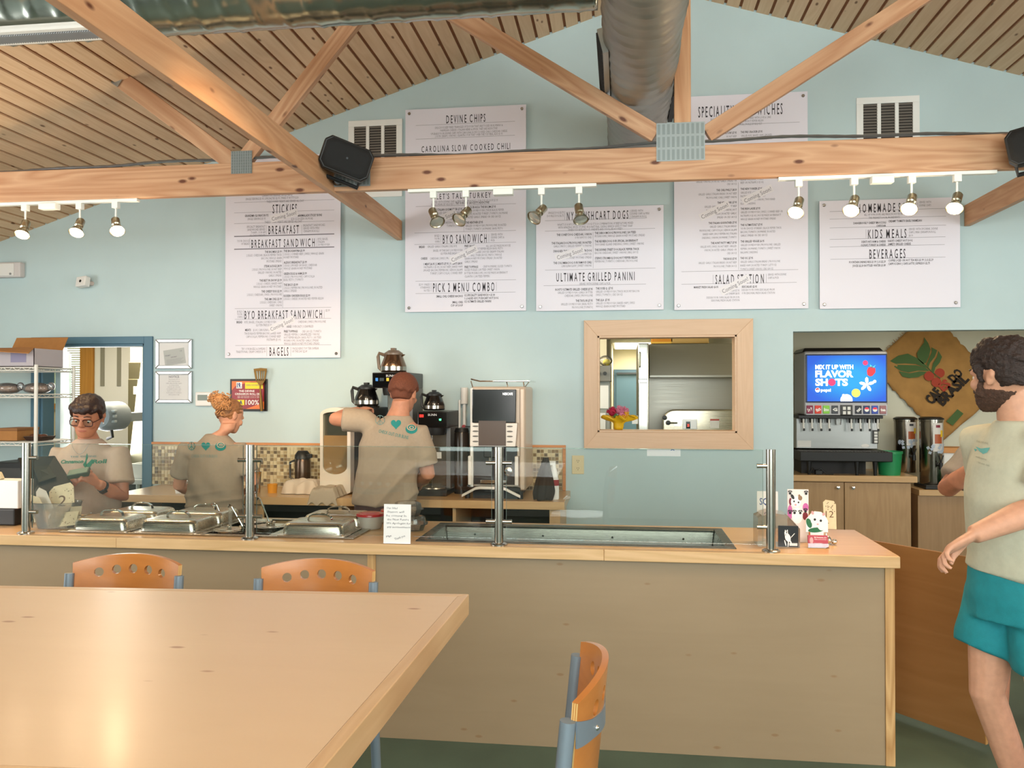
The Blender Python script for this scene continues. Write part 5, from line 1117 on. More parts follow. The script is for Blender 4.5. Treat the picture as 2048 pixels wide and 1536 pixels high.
# lower body: valve bar, nozzles, splash plate, grille
ob('valve_bar', M().box(Xs(1597), Xs(1766), .0, .30, Zs(837), Zs(831)), black_pl, t, bevel=.003)
ob('splash_plate', M().box(Xs(1597), Xs(1762), .10, .38, Zs(899), Zs(837)), steel('fountain_steel','a9aaa8',.3,'x'), t, bevel=.004)
for uu in (1608,1625,1642.5,1659.5,1704,1722,1740,1757):
    nz = ob('nozzle', M().cyl((Xs(uu),.04,Zs(846)),(Xs(uu),.04,Zs(836)),.018,.02), black_pl, t, smooth=True)
    ob('lever', M().tube([(Xs(uu),.02,Zs(838)),(Xs(uu),.03,Zs(852)),(Xs(uu+1),.025,Zs(860))], .0085, 8), white_pl, nz, smooth=True)
    ob('lever_tip', M().cbox((Xs(uu+1),.022,Zs(860)),(.016,.014,.022)), black_pl, nz, bevel=.003)
cn = ob('nozzle', M().cyl((Xs(1678.5),.04,Zs(850)),(Xs(1678.5),.04,Zs(836)),.024,.03), glass('nozzle_plastic',(.9,.92,.92),1,.1,.3), t, smooth=True)
ob('price_label', M().box(Xs(1599.5), Xs(1627), .098, .10, Zs(896), Zs(883)), paper, t); ob('maker_badge', M().lathe([(0,-.003),(.034,-.002),(.035,0)], n=24, axis='y', c=(Xs(1737),.10,Zs(892.5)), sy=.42), white_pl, t, smooth=True)
kp = ob('side_keypad', M().box(Xs(1751), Xs(1761.5), .07, .10, Zs(888), Zs(861)), dgrey, t, bevel=.003)
km = M()
for i in range(4): km.box(Xs(1753), Xs(1759.5), .067, .07, Zs(886-i*6), Zs(881.5-i*6))
ob('key', km, white_pl, kp, kind='stuff')
ob('drip_grille', M().box(Xs(1594), Xs(1776), -.12, .38, Zs(921), Zs(902)), black_pl, t, bevel=.006)
gr_ = M()
for i in range(30): gr_.box(Xs(1597)+i*(Xs(1773)-Xs(1597))/30, Xs(1597)+i*(Xs(1773)-Xs(1597))/30+.012, -.115, .08, Zs(902), Zs(902)+.004)
ob('grille_bar', gr_, dgrey, t, kind='stuff')
ob('base_box', M().box(Xs(1605), Xs(1735), .06, .36, .0, Zs(921)), mat('base_black','1b1715',.6), t)
for uu, yv in ((1615,-.05),(1708,-.08),(1744,-.08)): ob('foot', M().cyl((Xs(uu),yv,0),(Xs(uu),yv,Zs(921)),.012,.022), black_pl, t, smooth=True)
# green tub beside
Y = 7.44; x = Xc(1779,Y)+.0
t = T('green_bucket', 'green plastic bucket beside the soda fountain', 'bucket', (x, Y, ZD)); hh = Zv(902,1771,Y)-ZD
ob('body', M().lathe([(0,0),(.085,0),(.10,hh-.02),(.106,hh-.02),(.106,hh),(.098,hh),(.082,.006),(0,.006)], n=30), mat('green_plastic','1f8a52',.4), t, smooth=True)
# lower counter with tea urns
ZL = .80; YL = 7.36; xa = xe+.03
t = T('tea_counter', 'lower birch counter carrying the tea urns', 'counter', (xa, YL, 0)); w = 4.99-xa
ob('front_panel', M().box(0, w, .03, YA-YL-.002, 0, ZL-.05), wood('birch_lower','b08d66','96734e','z',1,.45,rings=.2,tone=.02), t, bevel=.002); ob('worktop', M().box(0, w, 0, YA-YL-.002, ZL-.05, ZL), birch_top, t, bevel=.003)
dt = T('drip_tray', 'long black drip tray under the tea urns', 'tray', (Xc(1860,YL+.12), YL+.02, ZL)); ob('tray_body', M().box(-.07,.15,0,.29,0,.03), black_pl, dt, bevel=.006); ob('tray_grid', M().box(-.06,.14,.01,.28,.03,.034), dgrey, dt)
def urn(uc, lab, drink, zb=ZL+.036, Y=YL+.17):
    x = Xc(uc,Y); t = T('tea_urn', lab, 'tea urn', (x, Y, zb), group='tea urns'); H = Zv(836,uc,Y)-zb; r = .092
    ob('body', M().lathe([(0,0),(r-.004,0),(r,.01),(r,H-.03),(r+.004,H-.028),(r+.004,H-.012),(r,H-.01),(0,H-.01)], n=36, sy=1.15), steel('urn_steel','a39c92',.2,'z',.05), t, smooth=True)
    ob('lid', M().lathe([(0,H+.012),(r*.8,H+.01),(r+.006,H-.002),(r+.006,H-.012),(0,H-.012)], n=36, sy=1.15), black_pl, t, smooth=True)
    # printed wrap with fruit on the front
    def wrap(z0, z1, a0, a1, mt, name, off=.0008, n=14, parent=t):
        v = []; 
        for z in (z0,z1):
            for i in range(n+1):
                q = -math.pi/2+a0+(a1-a0)*i/n; v.append(((r+off)*math.cos(q), (r+off)*1.15*math.sin(q), z))
        return ob(name, M().add(v, [(i,i+1,n+2+i,n+1+i) for i in range(n)]), mt, parent, smooth=True, fixn=False)
    lb = wrap(H*.50, H*.93, -.25, .75, mat('urn_label_white','cfcac6',.35), 'label_wrap')
    wrap(H*.86, H*.90, .0, .4, mat('urn_label_'+drink, '7a1f30' if drink=='r' else '3a3c40', .4), 'oval_badge', .0016, parent=lb)
    wrap(H*.62, H*.76, -.1, .62, mat('urn_label_tea','a8542c',.4), 'glass_print', .0014, parent=lb); wrap(H*.72, H*.82, .45, .72, mat('urn_label_lemon','e0b824',.4), 'lemon_print', .0018, parent=lb)
    iw = M(); rr = random.Random(uc)
    for i in range(16):
        q = -math.pi/2+rr.uniform(-.9,.9); z = H*rr.uniform(.46,.6); iw.cbox(((r+.001)*math.cos(q),(r+.001)*1.15*math.sin(q),z),(.022,.004,.022),Matrix.Rotation(q+math.pi/2,3,'Z') @ Matrix.Rotation(rr.uniform(0,1.5),3,'Y'))
    ob('ice_print', iw, mat('ice_print','a9b4c4',.3), t, kind='stuff')
    tp_ = ob('tap', M().cyl((.02,-r*1.15+.01,H*.30),(.02,-r*1.15-.05,H*.30),.014).cyl((.02,-r*1.15-.05,H*.24),(.02,-r*1.15-.05,H*.34),.017,.015), black_pl, t, smooth=True)
    ob('tap_handle', M().tube([(.02,-r*1.15-.05,H*.34),(.002,-r*1.15-.055,H*.45),(.038,-r*1.15-.055,H*.45),(.02,-r*1.15-.05,H*.34)], .006, 8), black_pl, tp_, smooth=True)
urn(1811, 'steel tea urn with a black tap, next to the green bucket', 'k', ZD, 7.74); urn(1863, 'steel tea urn with a red badge, beside the burlap sack corner', 'r')
# lid dispenser and wooden block behind the visitor
Y = 7.5; t = T('cup_lid_bin', 'white bin of cup lids with an orange tiled top beyond the tea urns', 'bin', (Xc(1912,Y), Y+.02, ZL)); ob('bin_body', M().box(-.09,.12,0,.2,0,.30), white_pl, t, bevel=.004); ob('orange_lid', M().box(-.10,.13,-.01,.21,.30,.345), mat('orange_tan','c88a4c',.5), t, bevel=.003)
cl = M()
for i in range(7): cl.lathe([(0,0),(.04,0),(.042,.012),(.036,.02),(0,.02)], c=(-.04+.01*(i%2),-.035,.01+i*.019), n=18)
ob('lid_stack', cl, white_pl, t, smooth=True, kind='stuff')
t = T('green_straw_box', 'small green bin of straws at the foot of the lid bin', 'bin', (Xc(1899,7.42), 7.40, ZL)); ob('bin_body', M().rings([[(a*s,b*s*.6,z) for a,b in ((-1,-1),(1,-1),(1,1),(-1,1))] for s,z in ((.05,0),(.06,.09),(.055,.09),(.045,.006))]), mat('dark_green_plastic','1d6a48',.4), t, bevel=.003)
sm = M(); rr = random.Random(2)
for i in range(14): a,b = rr.uniform(-.03,.03), rr.uniform(-.02,.02); sm.cyl((a,b,.01),(a*1.6,b*1.6,.14),.003,n=6)
ob('straw', sm, mat('straw_green','4aa070',.4), t, kind='stuff')
t = T('soda_power_strip', 'black cables and adapters heaped under the soda fountain', 'cables', (Xc(1640,7.32), 7.35, ZD)); ob('adapter', M().box(-.03,.03,0,.05,0,.04), black_pl, t, bevel=.006); ob('cable', M().tube([(-.08,.0,.01),(-.05,-.0,.06),(-.03,.02,.03),(.02,.02,.05),(.06,.0,.012),(.12,.01,.01)], .007, 8), black_pl, t, smooth=True)
# burlap sacks on the alcove wall
bur = mat('burlap', 'b98a4e', .9, noise=.14, nscale=9, bump=.5, bscale=420)
YS = YA-.012
def sack(cu, cv, W, H, rot, label, printed):
    c = aty(cu, cv, YS); t = T('burlap_sack', label, 'sack', c, Euler((0, -rot, 0)), 'burlap coffee sacks')
    m = M(); nx, nz = 30, 40; vs = []
    rr = random.Random(9)
    for j in range(nz+1):
        for i in range(nx+1):
            a, b = i/nx-.5, j/nz-.5
            ex = .006*math.sin(b*60)+.004*math.sin(b*133) if abs(a) == .5 else 0
            vs.append((a*W+ex, -.010-.008*math.sin(a*9+b*4)*math.sin(b*7+2)-.006*math.sin((a+b)*21), b*H))
    fs = [(j*(nx+1)+i, j*(nx+1)+i+1, (j+1)*(nx+1)+i+1, (j+1)*(nx+1)+i) for j in range(nz) for i in range(nx)]
    o = ob('sack_cloth', m.add(vs, fs), bur, t, smooth='all', fixn=False); sd = o.modifiers.new('thick','SOLIDIFY'); sd.thickness = .006; sd.offset = 1
    fz = M()
    for i in range(60): x = -W/2+W*i/60+rr.uniform(-.006,.006); fz.tube([(x,-.01,H/2-.004),(x+rr.uniform(-.01,.01),-.012,H/2+rr.uniform(.01,.035))], .0016, 5)
    ob('frayed_edge', fz, bur, t, kind='stuff')
    return t
# sack axes: text runs up to the right at about 45 degrees
a = aty(1763,690,YS); b = aty(1895,890,YS)
sk = sack(1872, 752, .72, .94, R(43), 'burlap coffee sack printed CAFES DO BRASIL, hung diagonally', True)
inv = Matrix.Rotation(R(43),3,'Y')
c0 = Vector(sk.location)
def sp(u, v):
    d = aty(u, v, YS)-c0; q = Matrix.Rotation(sk.rotation_euler.y,3,'Y').inverted() @ d; return (q.x, q.z)
gm = mat('sack_green_print','4b6638',.85); rm = mat('sack_red_print','a8402c',.85); bm_ = mat('sack_black_print','2a2018',.85)
def leaf(pts, n=1): 
    m = M(); P = [sp(1560+u/4.197, 640+v/4.197) for u,v in pts]; m.add([(p[0],-.0275,p[1]) for p in P],[tuple(range(len(P)))]); return m
L1 = [(915,345),(985,300),(1065,283),(1150,325),(1200,365),(1245,405),(1200,395),(1130,370),(1040,365),(960,370)]
L2 = [(925,375),(1040,378),(1130,380),(1215,400),(1245,428),(1150,425),(1070,440),(1000,425),(960,400)]
L3 = [(990,430),(1080,448),(1160,432),(1240,436),(1150,480),(1080,488),(1020,475)]
L4 = [(1200,145),(1235,195),(1255,250),(1240,310),(1215,360),(1190,370),(1150,330),(1140,280),(1170,230),(1200,190)]
L5 = [(1262,230),(1310,255),(1290,310),(1250,360),(1235,400),(1222,372),(1245,320),(1265,270)]
L6 = [(1320,260),(1350,310),(1330,360),(1295,400),(1280,450),(1262,420),(1275,365),(1310,310)]
for L_ in (L1,L2,L3,L4,L5,L6): ob('printed_leaf', leaf(L_), gm, sk, fixn=False)
ob('printed_stem', M().tube([(sp(1560+u/4.197,640+v/4.197)[0],-.026,sp(1560+u/4.197,640+v/4.197)[1]) for u,v in ((1225,395),(1270,440),(1335,490))], .005, 6), gm, sk)
for u,v in ((1243,471),(1331,446),(1303,523)):
    q = sp(1560+u/4.197,640+v/4.197); ob('printed_cherry', M().add([(q[0]+.043*math.cos(6.283*i/24),-.028,q[1]+.043*math.sin(6.283*i/24)) for i in range(24)],[tuple(range(24))]), rm, sk, fixn=False)
def stext(s, p0, p1, h, mt, name='lettering'):
    a = sp(1560+p0[0]/4.197,640+p0[1]/4.197); b = sp(1560+p1[0]/4.197,640+p1[1]/4.197); L_ = math.hypot(b[0]-a[0],b[1]-a[1]); an = math.atan2(b[1]-a[1],b[0]-a[0])
    m = M(); fn = lambda x,z: (a[0]+x*math.cos(an)-z*math.sin(an), -.0285, a[1]+x*math.sin(an)+z*math.cos(an)); letter(m, s, 0, L_, 0, h, 0, .05, 2, fn=fn); ob(name, m, mt, sk, fixn=False, kind='stuff')
stext('CAF', (1268,712), (1355,612), .085, bm_); stext('\u00c9S', (1362,603), (1430,545), .075, rm); stext('DO', (1450,530), (1530,450), .075, bm_); stext('BRASIL', (1356,722), (1580,500), .085, bm_)
g0 = [(1385,850),(1480,748),(1530,785),(1440,885)]; ob('printed_flag', leaf(g0), gm, sk, fixn=False)
sack(2218, 800, .62, .9, R(40), 'plain burlap sack on the alcove wall behind the visitor in teal shorts', False)
# ------------------------------------------------------------------ service counter
YF = 3.735; YBK = 4.44; XE = aty(1801, 1117, 3.735).x; XS = -4.6
ply = wood('counter_birch_ply', '9a8468', '8a7458', 'x', .8, .42, rings=.07, knots=1.2, tone=.0, grain=(1.2,5), knotcol='8a6c4c', kscale=10)
oak_post = wood('counter_end_post', 'd0a873', 'a87c4a', 'z', 1, .45, rings=.6, tone=.0)
t = T('service_counter', 'long birch plywood service counter facing the dining room', 'counter', (XS, YF+.045, 0))
o = t.location; xt = aty(743, 1115, YF+.045).x; x_p = aty(1771, 1300, YF+.045).x
ob('front_panel', M().box(0, xt-.02-o.x, .004, .02, 0, .864), ply, t, bevel=.001)
ob('front_panel', M().box(xt+.02-o.x, x_p-.001-o.x, .004, .02, 0, .864), ply, t, bevel=.001)
ob('joint_strip', M().box(xt-.02-o.x, xt+.02-o.x, 0, .02, 0, .864), oak_post, t, bevel=.001)
x_e = aty(1790, 1300, YF+.045).x
ob('end_post', M().box(x_p-o.x, x_e-o.x, -.001, .04, 0, .864), oak_post, t, bevel=.0015)
ob('end_panel', M().box(x_e-.022-o.x, x_e-.002-o.x, .04, YBK-YF-.07, 0, .864), wood('counter_end_ply','b98e60','9a6f44','z',.8,.42,rings=.16,tone=0), t)
ob('inner_shelf', M().box(.02, XE-.1-o.x, .05, YBK-YF-.1, .40, .42), birch, t)
holes = [(-2.775, -1.285, 3.87, 4.355), (-.93, .475, 3.865, 4.33)]
w = M(); z0, z1 = .864, .914; yf = YF+.022
xs = sorted([XS, XE] + [h for q in holes for h in q[:2]])
for a, b in zip(xs[:-1], xs[1:]):
    hq = [q for q in holes if q[0] <= a+1e-6 and q[1] >= b-1e-6]
    if hq: w.box(a, b, yf, hq[0][2], z0, z1); w.box(a, b, hq[0][3], YBK, z0, z1)
    else: w.box(a, b, yf, YBK, z0, z1)
w.move((-XS, -YF, -z0))
wt = T('counter_worktop', 'thick birch worktop of the service counter with solid edge boards', 'worktop', (XS, YF, z0))
ob('top_board', w, birch_top, wt)
edge_m = wood('edge_birch', 'd6b286', 'b8925f', 'x', 1, .4, rings=.35, knots=.15, tone=.10, knotcol='8a6040')
s1, s2 = aty(232, 1090, YF).x, aty(1208, 1112, YF).x
for a, b in ((XS, s1), (s1, s2), (s2, XE)): ob('edge_board', M().box(a-XS+.0004, b-XS-.0004, 0, .022, 0, .050), edge_m, wt, bevel=.003)
# swing gate beside the counter end
g0, g1 = Vector((1.15, 4.60)), Vector((1.632, 4.0)); gd = (g1-g0); gl_ = gd.length; ga = math.atan2(gd.y, gd.x)
gt = T('swing_gate', 'brown plywood swing gate standing open at the counter end', 'gate', (g0.x, g0.y, .0), ga)
ob('gate_panel', M().box(0, gl_, -.009, .009, .03, .862), wood('gate_ply','a87a4a','8f6234','x',.8,.4,rings=.2,knots=.1,tone=.0,grain=(1.2,9)), gt, bevel=.002)
ob('hinge', M().cyl((0,.012,.15),(0,.012,.22),.008).cyl((0,.012,.68),(0,.012,.75),.008), chrome, gt)
ob('edge_strip', M().box(gl_-.0,gl_+.004,-.009,.009,.03,.862), wood('gate_edge','c9975c','a87840','z',1,.4,tone=0), gt)
# sneeze guard
YG = 3.785
sg = T('sneeze_guard', 'glass sneeze guard on four brushed steel posts along the counter', 'sneeze guard', (0, YG, .914))
posts = [-2.945, -1.769, -.559, .657]
post_st = steel('post_steel', 'b5b2aa', .22, 'z', .06)
for i, x in enumerate(posts):
    p_ = ob('post', M().cyl((x,0,.008),(x,0,.452),.0205,n=28).lathe([(0,0),(.040,0),(.040,.006),(.032,.011),(.022,.013),(0,.013)], c=(x,0,0), n=28), post_st, sg, smooth=True)
    for vz, k in ((926, 0), (1043, 1)):
        z = aty(998, vz, YG).z-.914
        for sx in ((-1,1) if 0 < i < 3 else ((1,) if i == 0 else (-1,))):
            ob('clamp', M().cyl((x+sx*.018,0,z),(x+sx*.056,0,z),.0095,n=16).cyl((x+sx*.056,0,z),(x+sx*.060,0,z),.0105,n=16), post_st, p_, smooth=True)
for a, b in zip(posts[:-1], posts[1:]):
    ob('glass_pane', M().box(a+.034, b-.034, -.004, .004, .03, .449), glass('guard_glass', (.935,.955,.94), 1.15), sg)
    e = M().box(a+.034, b-.034, -.0041, .0041, .4485, .4505).box(b-.0345, b-.0335, -.0041, .0041, .03, .449).box(a+.0335, a+.0345, -.0041, .0041, .03, .449)
    ob('polished_edge', e, glass('edge_glass', (.75,.88,.82), 1.0, .1, .15, (.6,.8,.75)), sg)
# cold well
def well(name, label, x0, x1, y0, y1, depth, rim):
    t = T(name, label, name.replace('_',' '), (x0, y0, .914)); W, D = x1-x0, y1-y0; r = rim
    m = M(); vs = [(0,0),(W,0),(W,D),(0,D)]; vi = [(r,r),(W-r,r),(W-r,D-r),(r,D-r)]; vb = [(r+.02,r+.02),(W-r-.02,r+.02),(W-r-.02,D-r-.02),(r+.02,D-r-.02)]
    m.rings([[(a,b,.001) for a,b in vs],[(a,b,.006) for a,b in vs],[(a,b,.004) for a,b in vi],[(a,b,-.01) for a,b in vi],[(a,b,-depth) for a,b in vb]], cap=False)
    m.add([(a,b,-depth) for a,b in vb],[(0,1,2,3)])
    ob('basin', m, steel('well_steel','65635b',.26,'x',.05), t, bevel=.004)
    return t
cw_ = well('cold_well', 'empty stainless cold well sunk in the counter right of the middle', -.965, .514, 3.825, 4.366, .15, .045)
ob('drain', M().lathe([(0,.002),(.03,.002),(.035,0),(0,0)], c=(.74,.27,-.15), n=20), chrome, cw_, smooth=True)
for k in range(4): ob('stud', M().cyl((.2+k*.36,.54-.046,-.045),(.2+k*.36,.54-.052,-.045),.006,n=8), chrome, cw_)
hw = T('steam_table', 'stainless steam table frame holding the food pans', 'steam table', (-2.80, 3.83, .914))
m = M(); W, D = 1.53, .545
wells_x = [(.04,.37),(.40,.73),(.76,1.09),(1.14,1.49)]
xs = sorted([0, W] + [q for a in wells_x for q in a])
m.box(0, W, 0, .035, .001, .008); m.box(0, W, D-.035, D, .001, .008)
for a, b in zip(xs[:-1], xs[1:]):
    if (a, b) not in wells_x: m.box(a, b, .035, D-.035, .001, .008)
ob('frame', m, st_x, hw, bevel=.002); ob('pan_body', M().box(.02, W-.02, .04, D-.04, -.03, -.02), dark_in, hw)
chaf = steel('chafing_steel', 'd2cabc', .27, 'x', .03)
def lid(xc, yc, w, d, label):
    t = T('pan_lid', label, 'pan lid', (xc, yc, .9225), group='steam table lids')
    def rr(w, d, r, z, n=4):
        pts = []
        for cx, cy, a0 in ((w/2-r, d/2-r, 0), (-w/2+r, d/2-r, math.pi/2), (-w/2+r, -d/2+r, math.pi), (w/2-r, -d/2+r, 1.5*math.pi)):
            for i in range(n+1): a = a0+i*math.pi/2/n; pts.append((cx+r*math.cos(a), cy+r*math.sin(a), z))
        return pts
    ob('dome', M().rings([rr(w,d,.015,0), rr(w,d,.015,.004), rr(w-.035,d-.035,.03,.006), rr(w-.04,d-.04,.032,.042), rr(w-.05,d-.05,.034,.054), rr(w-.075,d-.075,.03,.060), rr(w-.15,d-.13,.02,.062)]), chaf, t, smooth=True, angle=50)
    pts = [(-.062,0,.060),(-.056,0,.078),(-.035,0,.089),(0,0,.092),(.035,0,.089),(.056,0,.078),(.062,0,.060)]
    m = M(); rs = []
    for p in pts: rs.append([(p[0],-.011,p[2]-.003),(p[0],.011,p[2]-.003),(p[0],.011,p[2]+.003),(p[0],-.011,p[2]+.003)])
    ob('handle', m.rings(rs), chrome, t, smooth=True, bevel=.002)
    return t
lid(-2.60, 3.965, .325, .262, 'front lid of the first steam table pan beside the plastic tub')
lid(-2.60, 4.235, .325, .262, 'rear lid of the first steam table pan in front of the cashier')
lid(-2.235, 3.965, .335, .262, 'front lid of the second steam table pan')
lid(-2.235, 4.235, .335, .262, 'rear lid of the second steam table pan behind its twin')
lid(-1.485, 3.965, .345, .262, 'front steam table lid next to the red lidded tubs')
lid(-1.485, 4.235, .345, .262, 'rear steam table lid nearest the red lidded tubs')
# open soup insets with ladles
for k, (x, y, lab) in enumerate(((-1.95, 3.96, 'front open soup inset left of the second post'), (-1.80, 4.09, 'middle open soup inset by the second post'), (-1.95, 4.24, 'rear open soup inset left of the second post'))):
    t = T('soup_inset', lab, 'soup pot', (x, y, .923), group='soup insets')
    ob('rim_pot', M().lathe([(.0,-.03),(.06,-.03),(.065,.0),(.085,.001),(.087,.006),(.075,.008),(.066,.006),(.058,-.02),(0,-.02)], n=30), chaf, t, smooth=True)
    ob('hinged_lid', M().lathe([(0,.016),(.03,.014),(.065,.009),(.066,.006),(0,.006)], n=30).ball((0,-.02,.022),(.012,.012,.009)), chaf, t, smooth=True)
for k, (u0, v0, u1, v1, y, lab) in enumerate(((433, 1008, 452, 1052, 4.2, 'thin ladle handle leaning left over the soup insets'), (463, 1012, 489, 1058, 3.97, 'ladle handle with a bent tip just left of the second post'), (520, 998, 541, 1050, 4.1, 'ladle handle leaning left, right of the second post'))):
    a = aty(u0, v0, y); b = aty(u1, v1, y-.01)
    t = T('soup_ladle', lab, 'ladle', b, group='soup ladles')
    d = a-b; ob('handle', M().tube([(0,0,0),d*.97,d,d+Vector((-.012,.004,.006)),d+Vector((-.02,.006,-.006))], [.004,.0045,.0045,.0045,.004], 8), chrome, t, smooth=True)
    ob('ladle_cup', M().lathe([(0,-.012),(.02,-.006),(.026,.008),(.024,.008),(.018,-.003),(0,-.008)], c=(0,.0,.010), n=18), chrome, t, smooth=True)
a = aty(455, 1068, 3.9)
t = T('clear_card_holder', 'upright clear plastic tag holder on the steam table', 'card holder', (aty(455,1060,3.90).x, 3.93, .923)); ob('sheet', M().box(-.009,.009,-.001,.001,0,.12), gl_pl, t); ob('foot', M().box(-.012,.012,-.02,.02,-.0005,.004), gl_pl, t)
# red lidded tubs, clamshell boxes, handwritten sign
def tub(x, y, label):
    t = T('red_lidded_tub', label, 'tub', (x, y, .9145), group='red lidded tubs')
    ob('body', M().lathe([(0,0),(.052,0),(.058,.006),(.064,.05),(.066,.07),(.063,.07),(.06,.05),(.05,.008),(0,.008)], n=32), glass('milky_plastic',(.95,.93,.9),.8,.15,.55,(.85,.80,.72)), t, smooth=True)
    ob('creamy_filling', M().lathe([(0,.010),(.050,.010),(.059,.048),(0,.048)], n=32), mat('cream_dressing','e8dcc0',.5), t, smooth=True)
    ob('lid', M().lathe([(0,.083),(.045,.084),(.052,.080),(.070,.079),(.073,.074),(.073,.066),(.068,.066),(0,.07)], n=36), mat('red_translucent_lid','b5242c',.25,coat=.3), t, smooth=True)
p = atz(735, 1060, .914); tub(p.x, p.y+.05, 'cream filled tub with a red lid in front of its twin'); tub(p.x+.085, p.y+.20, 'red lidded tub partly hidden behind the handwritten sign')
p = aty(794, 1083, 3.757); ts = T('handwritten_sign', 'white handwritten card about the salad station standing at the glass', 'sign', (p.x, 3.755, .9145), Euler((R(-3),0,0)))
S3 = px(794, 3.755); W = 54*S3; H = 76*S3
ob('card', M().box(-W/2, W/2, 0, .0015, 0, H).add([(-W/2,-.0,.0005),(W/2,0,.0005),(W/2,-.012,.001),(-W/2,-.012,.001)],[(0,1,2,3)]), mat('card_white','e8e6e4',.6), ts)
hand = M()
for i, s in enumerate(('Our Salad', 'Station will', 'be coming In', 'the New Future', 'We Apologize for', 'any inconvenience')):
    x0 = -W/2+.012+.004*(i%2); L_ = (.40,.62,.74,.80,.90,.86)[i]*W; zz = H-.022-i*.0175
    v, f, a, b = text_m(s, 0, 1); sx = L_/(b-a)
    hand.add([(x0+(q[0]-a)*sx+.0022*q[1], -.0006, zz+q[1]*.0125+.0008*math.sin(q[0]*3+i)) for q in v], f)
letter(hand, 'Thank you', -W*.1, W*.3, .024, .034, -.0006, 0, 1, rot=.35); letter(hand, 'Mgt', -W*.4, -W*.2, .03, .038, -.0006, 0, 1, rot=.2)
ob('lettering', hand, mat('pen_ink','3a3a48',.6), ts, fixn=False, kind='stuff')
def clam(x, y, z, r, label):
    t = T('clamshell_box', label, 'food box', (x, y, z), r, group='clear clamshell boxes'); s = .068
    def ring(k, z, n=24): return [(k*s*math.copysign(abs(math.cos(q))**.6, math.cos(q)), k*s*math.copysign(abs(math.sin(q))**.6, math.sin(q)), z) for q in [2*math.pi*i/n for i in range(n)]]
    cp = glass('clamshell_plastic', (.97,.95,.92), 1.2, .04, .10, (.85,.8,.72))
    ob('base', M().rings([ring(.8,0), ring(.98,.03), ring(1.12,.032), ring(1.12,.035), ring(.95,.033), ring(.76,.004)]), cp, t, smooth=True, angle=30)
    ob('cover', M().rings([ring(1.12,.0355), ring(1.0,.038), ring(.92,.062), ring(.72,.070), ring(.4,.071)]), cp, t, smooth=True, angle=30)
    ob('food_inside', M().rings([ring(.75,.006), ring(.82,.02), ring(.5,.03)]), mat('pale_salad','c9a47c',.7,noise=.4,nscale=90), t, smooth='all')
p = aty(826, 1040, 4.15); clam(p.x, 4.15, .9145, .2, 'lower clear clamshell box behind the handwritten sign'); clam(p.x-.03, 4.16, .9875, .5, 'upper clear clamshell box stacked on the other one')
# receipt printer and till at the left end
Y = 3.99; xa, xb = aty(-40,1000,Y).x, aty(29,1000,Y).x
t = T('receipt_printer', 'black receipt printer at the counter end behind the first post', 'printer', (xa, Y, .9145)); w = xb-xa
zz = lambda v, u=10, y=Y: aty(u, v, y).z-.9145
ob('housing', M().box(0, w, 0, .14, 0, zz(1018)), black_pl, t, bevel=.008); ob('paper_slot', M().box(.02, w-.02, .03, .035, zz(1018), zz(1018)+.004), dgrey, t)
t2 = T('white_roll_box', 'white paper roll box standing on the black printer', 'box', (xa-.0, Y+.01, .9145+zz(1018)+.001)); hb = zz(962)-zz(1018)
ob('carton', M().box(0, w+.012, .0, .12, 0, hb), white_pl, t2, bevel=.004); ob('curl', M().tube([(.07,.05,hb),(.06,.05,hb+.03),(.03,.05,hb+.04)], [.02,.016,.006], 10), mat('cream_paper','d6c8a4',.6), t2, smooth=True)
Y = 4.26
t = T('till_screen', 'dark tilted till screen seen from behind, left of the cashier', 'screen', (aty(88, 960, Y).x, Y, .9145))
C0 = t.location
P = lambda u, v, y: aty(u, v, y)-C0
f = [P(36,915,4.20), P(110,911,4.36), P(146,967,4.25), P(60,995,4.10)]
n_ = (f[1]-f[0]).cross(f[3]-f[0]).normalized(); n_ = n_ if n_.y > 0 else -n_
ob('screen_panel', M().rings([[p for p in f],[p+n_*.018 for p in f]]), mat('till_black','101213',.6,spec=.2), t, bevel=.004)
m_ = (f[0]+f[1]+f[2]+f[3])/4
q = [m_+(p-m_)*.42 for p in f]
ob('back_plate', M().rings([[p-n_*.006 for p in q],[p+n_*.001 for p in q]]), mat('till_olive','26271e',.7,spec=.2), t, bevel=.003)
ob('stand', M().tube([m_+n_*.02, (m_.x,m_.y+.05,.05), (m_.x,m_.y+.03,.008)], [.02,.022,.03], 10), black_pl, t, smooth=True); ob('stand_base', M().box(m_.x-.1,m_.x+.1,m_.y-.07,m_.y+.11,0,.012), black_pl, t, bevel=.004)
# plastic tub with table number cards
Y = 3.97; p = atz(112, 1062, .914)
t = T('number_card_tub', 'clear plastic tub at the first post holding paper table number cards', 'tub', (aty(112,1050,Y).x, Y, .9145))
C0 = t.location; P = lambda u, v, y=Y: aty(u, v, y)-C0
r0 = lambda s, z, n=28, sy=.7: [(s*math.copysign(abs(math.cos(q))**.7,math.cos(q)), s*sy*math.copysign(abs(math.sin(q))**.7,math.sin(q)), z) for q in [2*math.pi*i/n for i in range(n)]]
ob('tub_wall', M().rings([r0(.085,0), r0(.10,.05), r0(.125,.135), r0(.130,.137), r0(.121,.134), r0(.082,.004)]), glass('tub_plastic',(.93,.92,.9),1.0,.08,.22,(.78,.74,.68)), t, smooth=True)
cream_card = mat('cream_card', 'd9c6a0', .65, noise=.08, nscale=40)
def card(pts, y0, th=.002, mt=cream_card, name='number_card'):
    a = [P(u,v,y0) for u,v in pts]; return ob(name, M().rings([[q for q in a],[q+Vector((0,th,0)) for q in a]]), mt, t)
c1 = card([(100,1020),(150,1026),(147,972),(140,965),(108,973),(98,984)], Y+.02)
l = M(); a = P(122,1004,Y+.0195); letter(l, '2', a.x-.02, a.x+.024, a.z-.022, a.z+.034, a.y, 0, 3, shear=.15)
rr = random.Random(5)
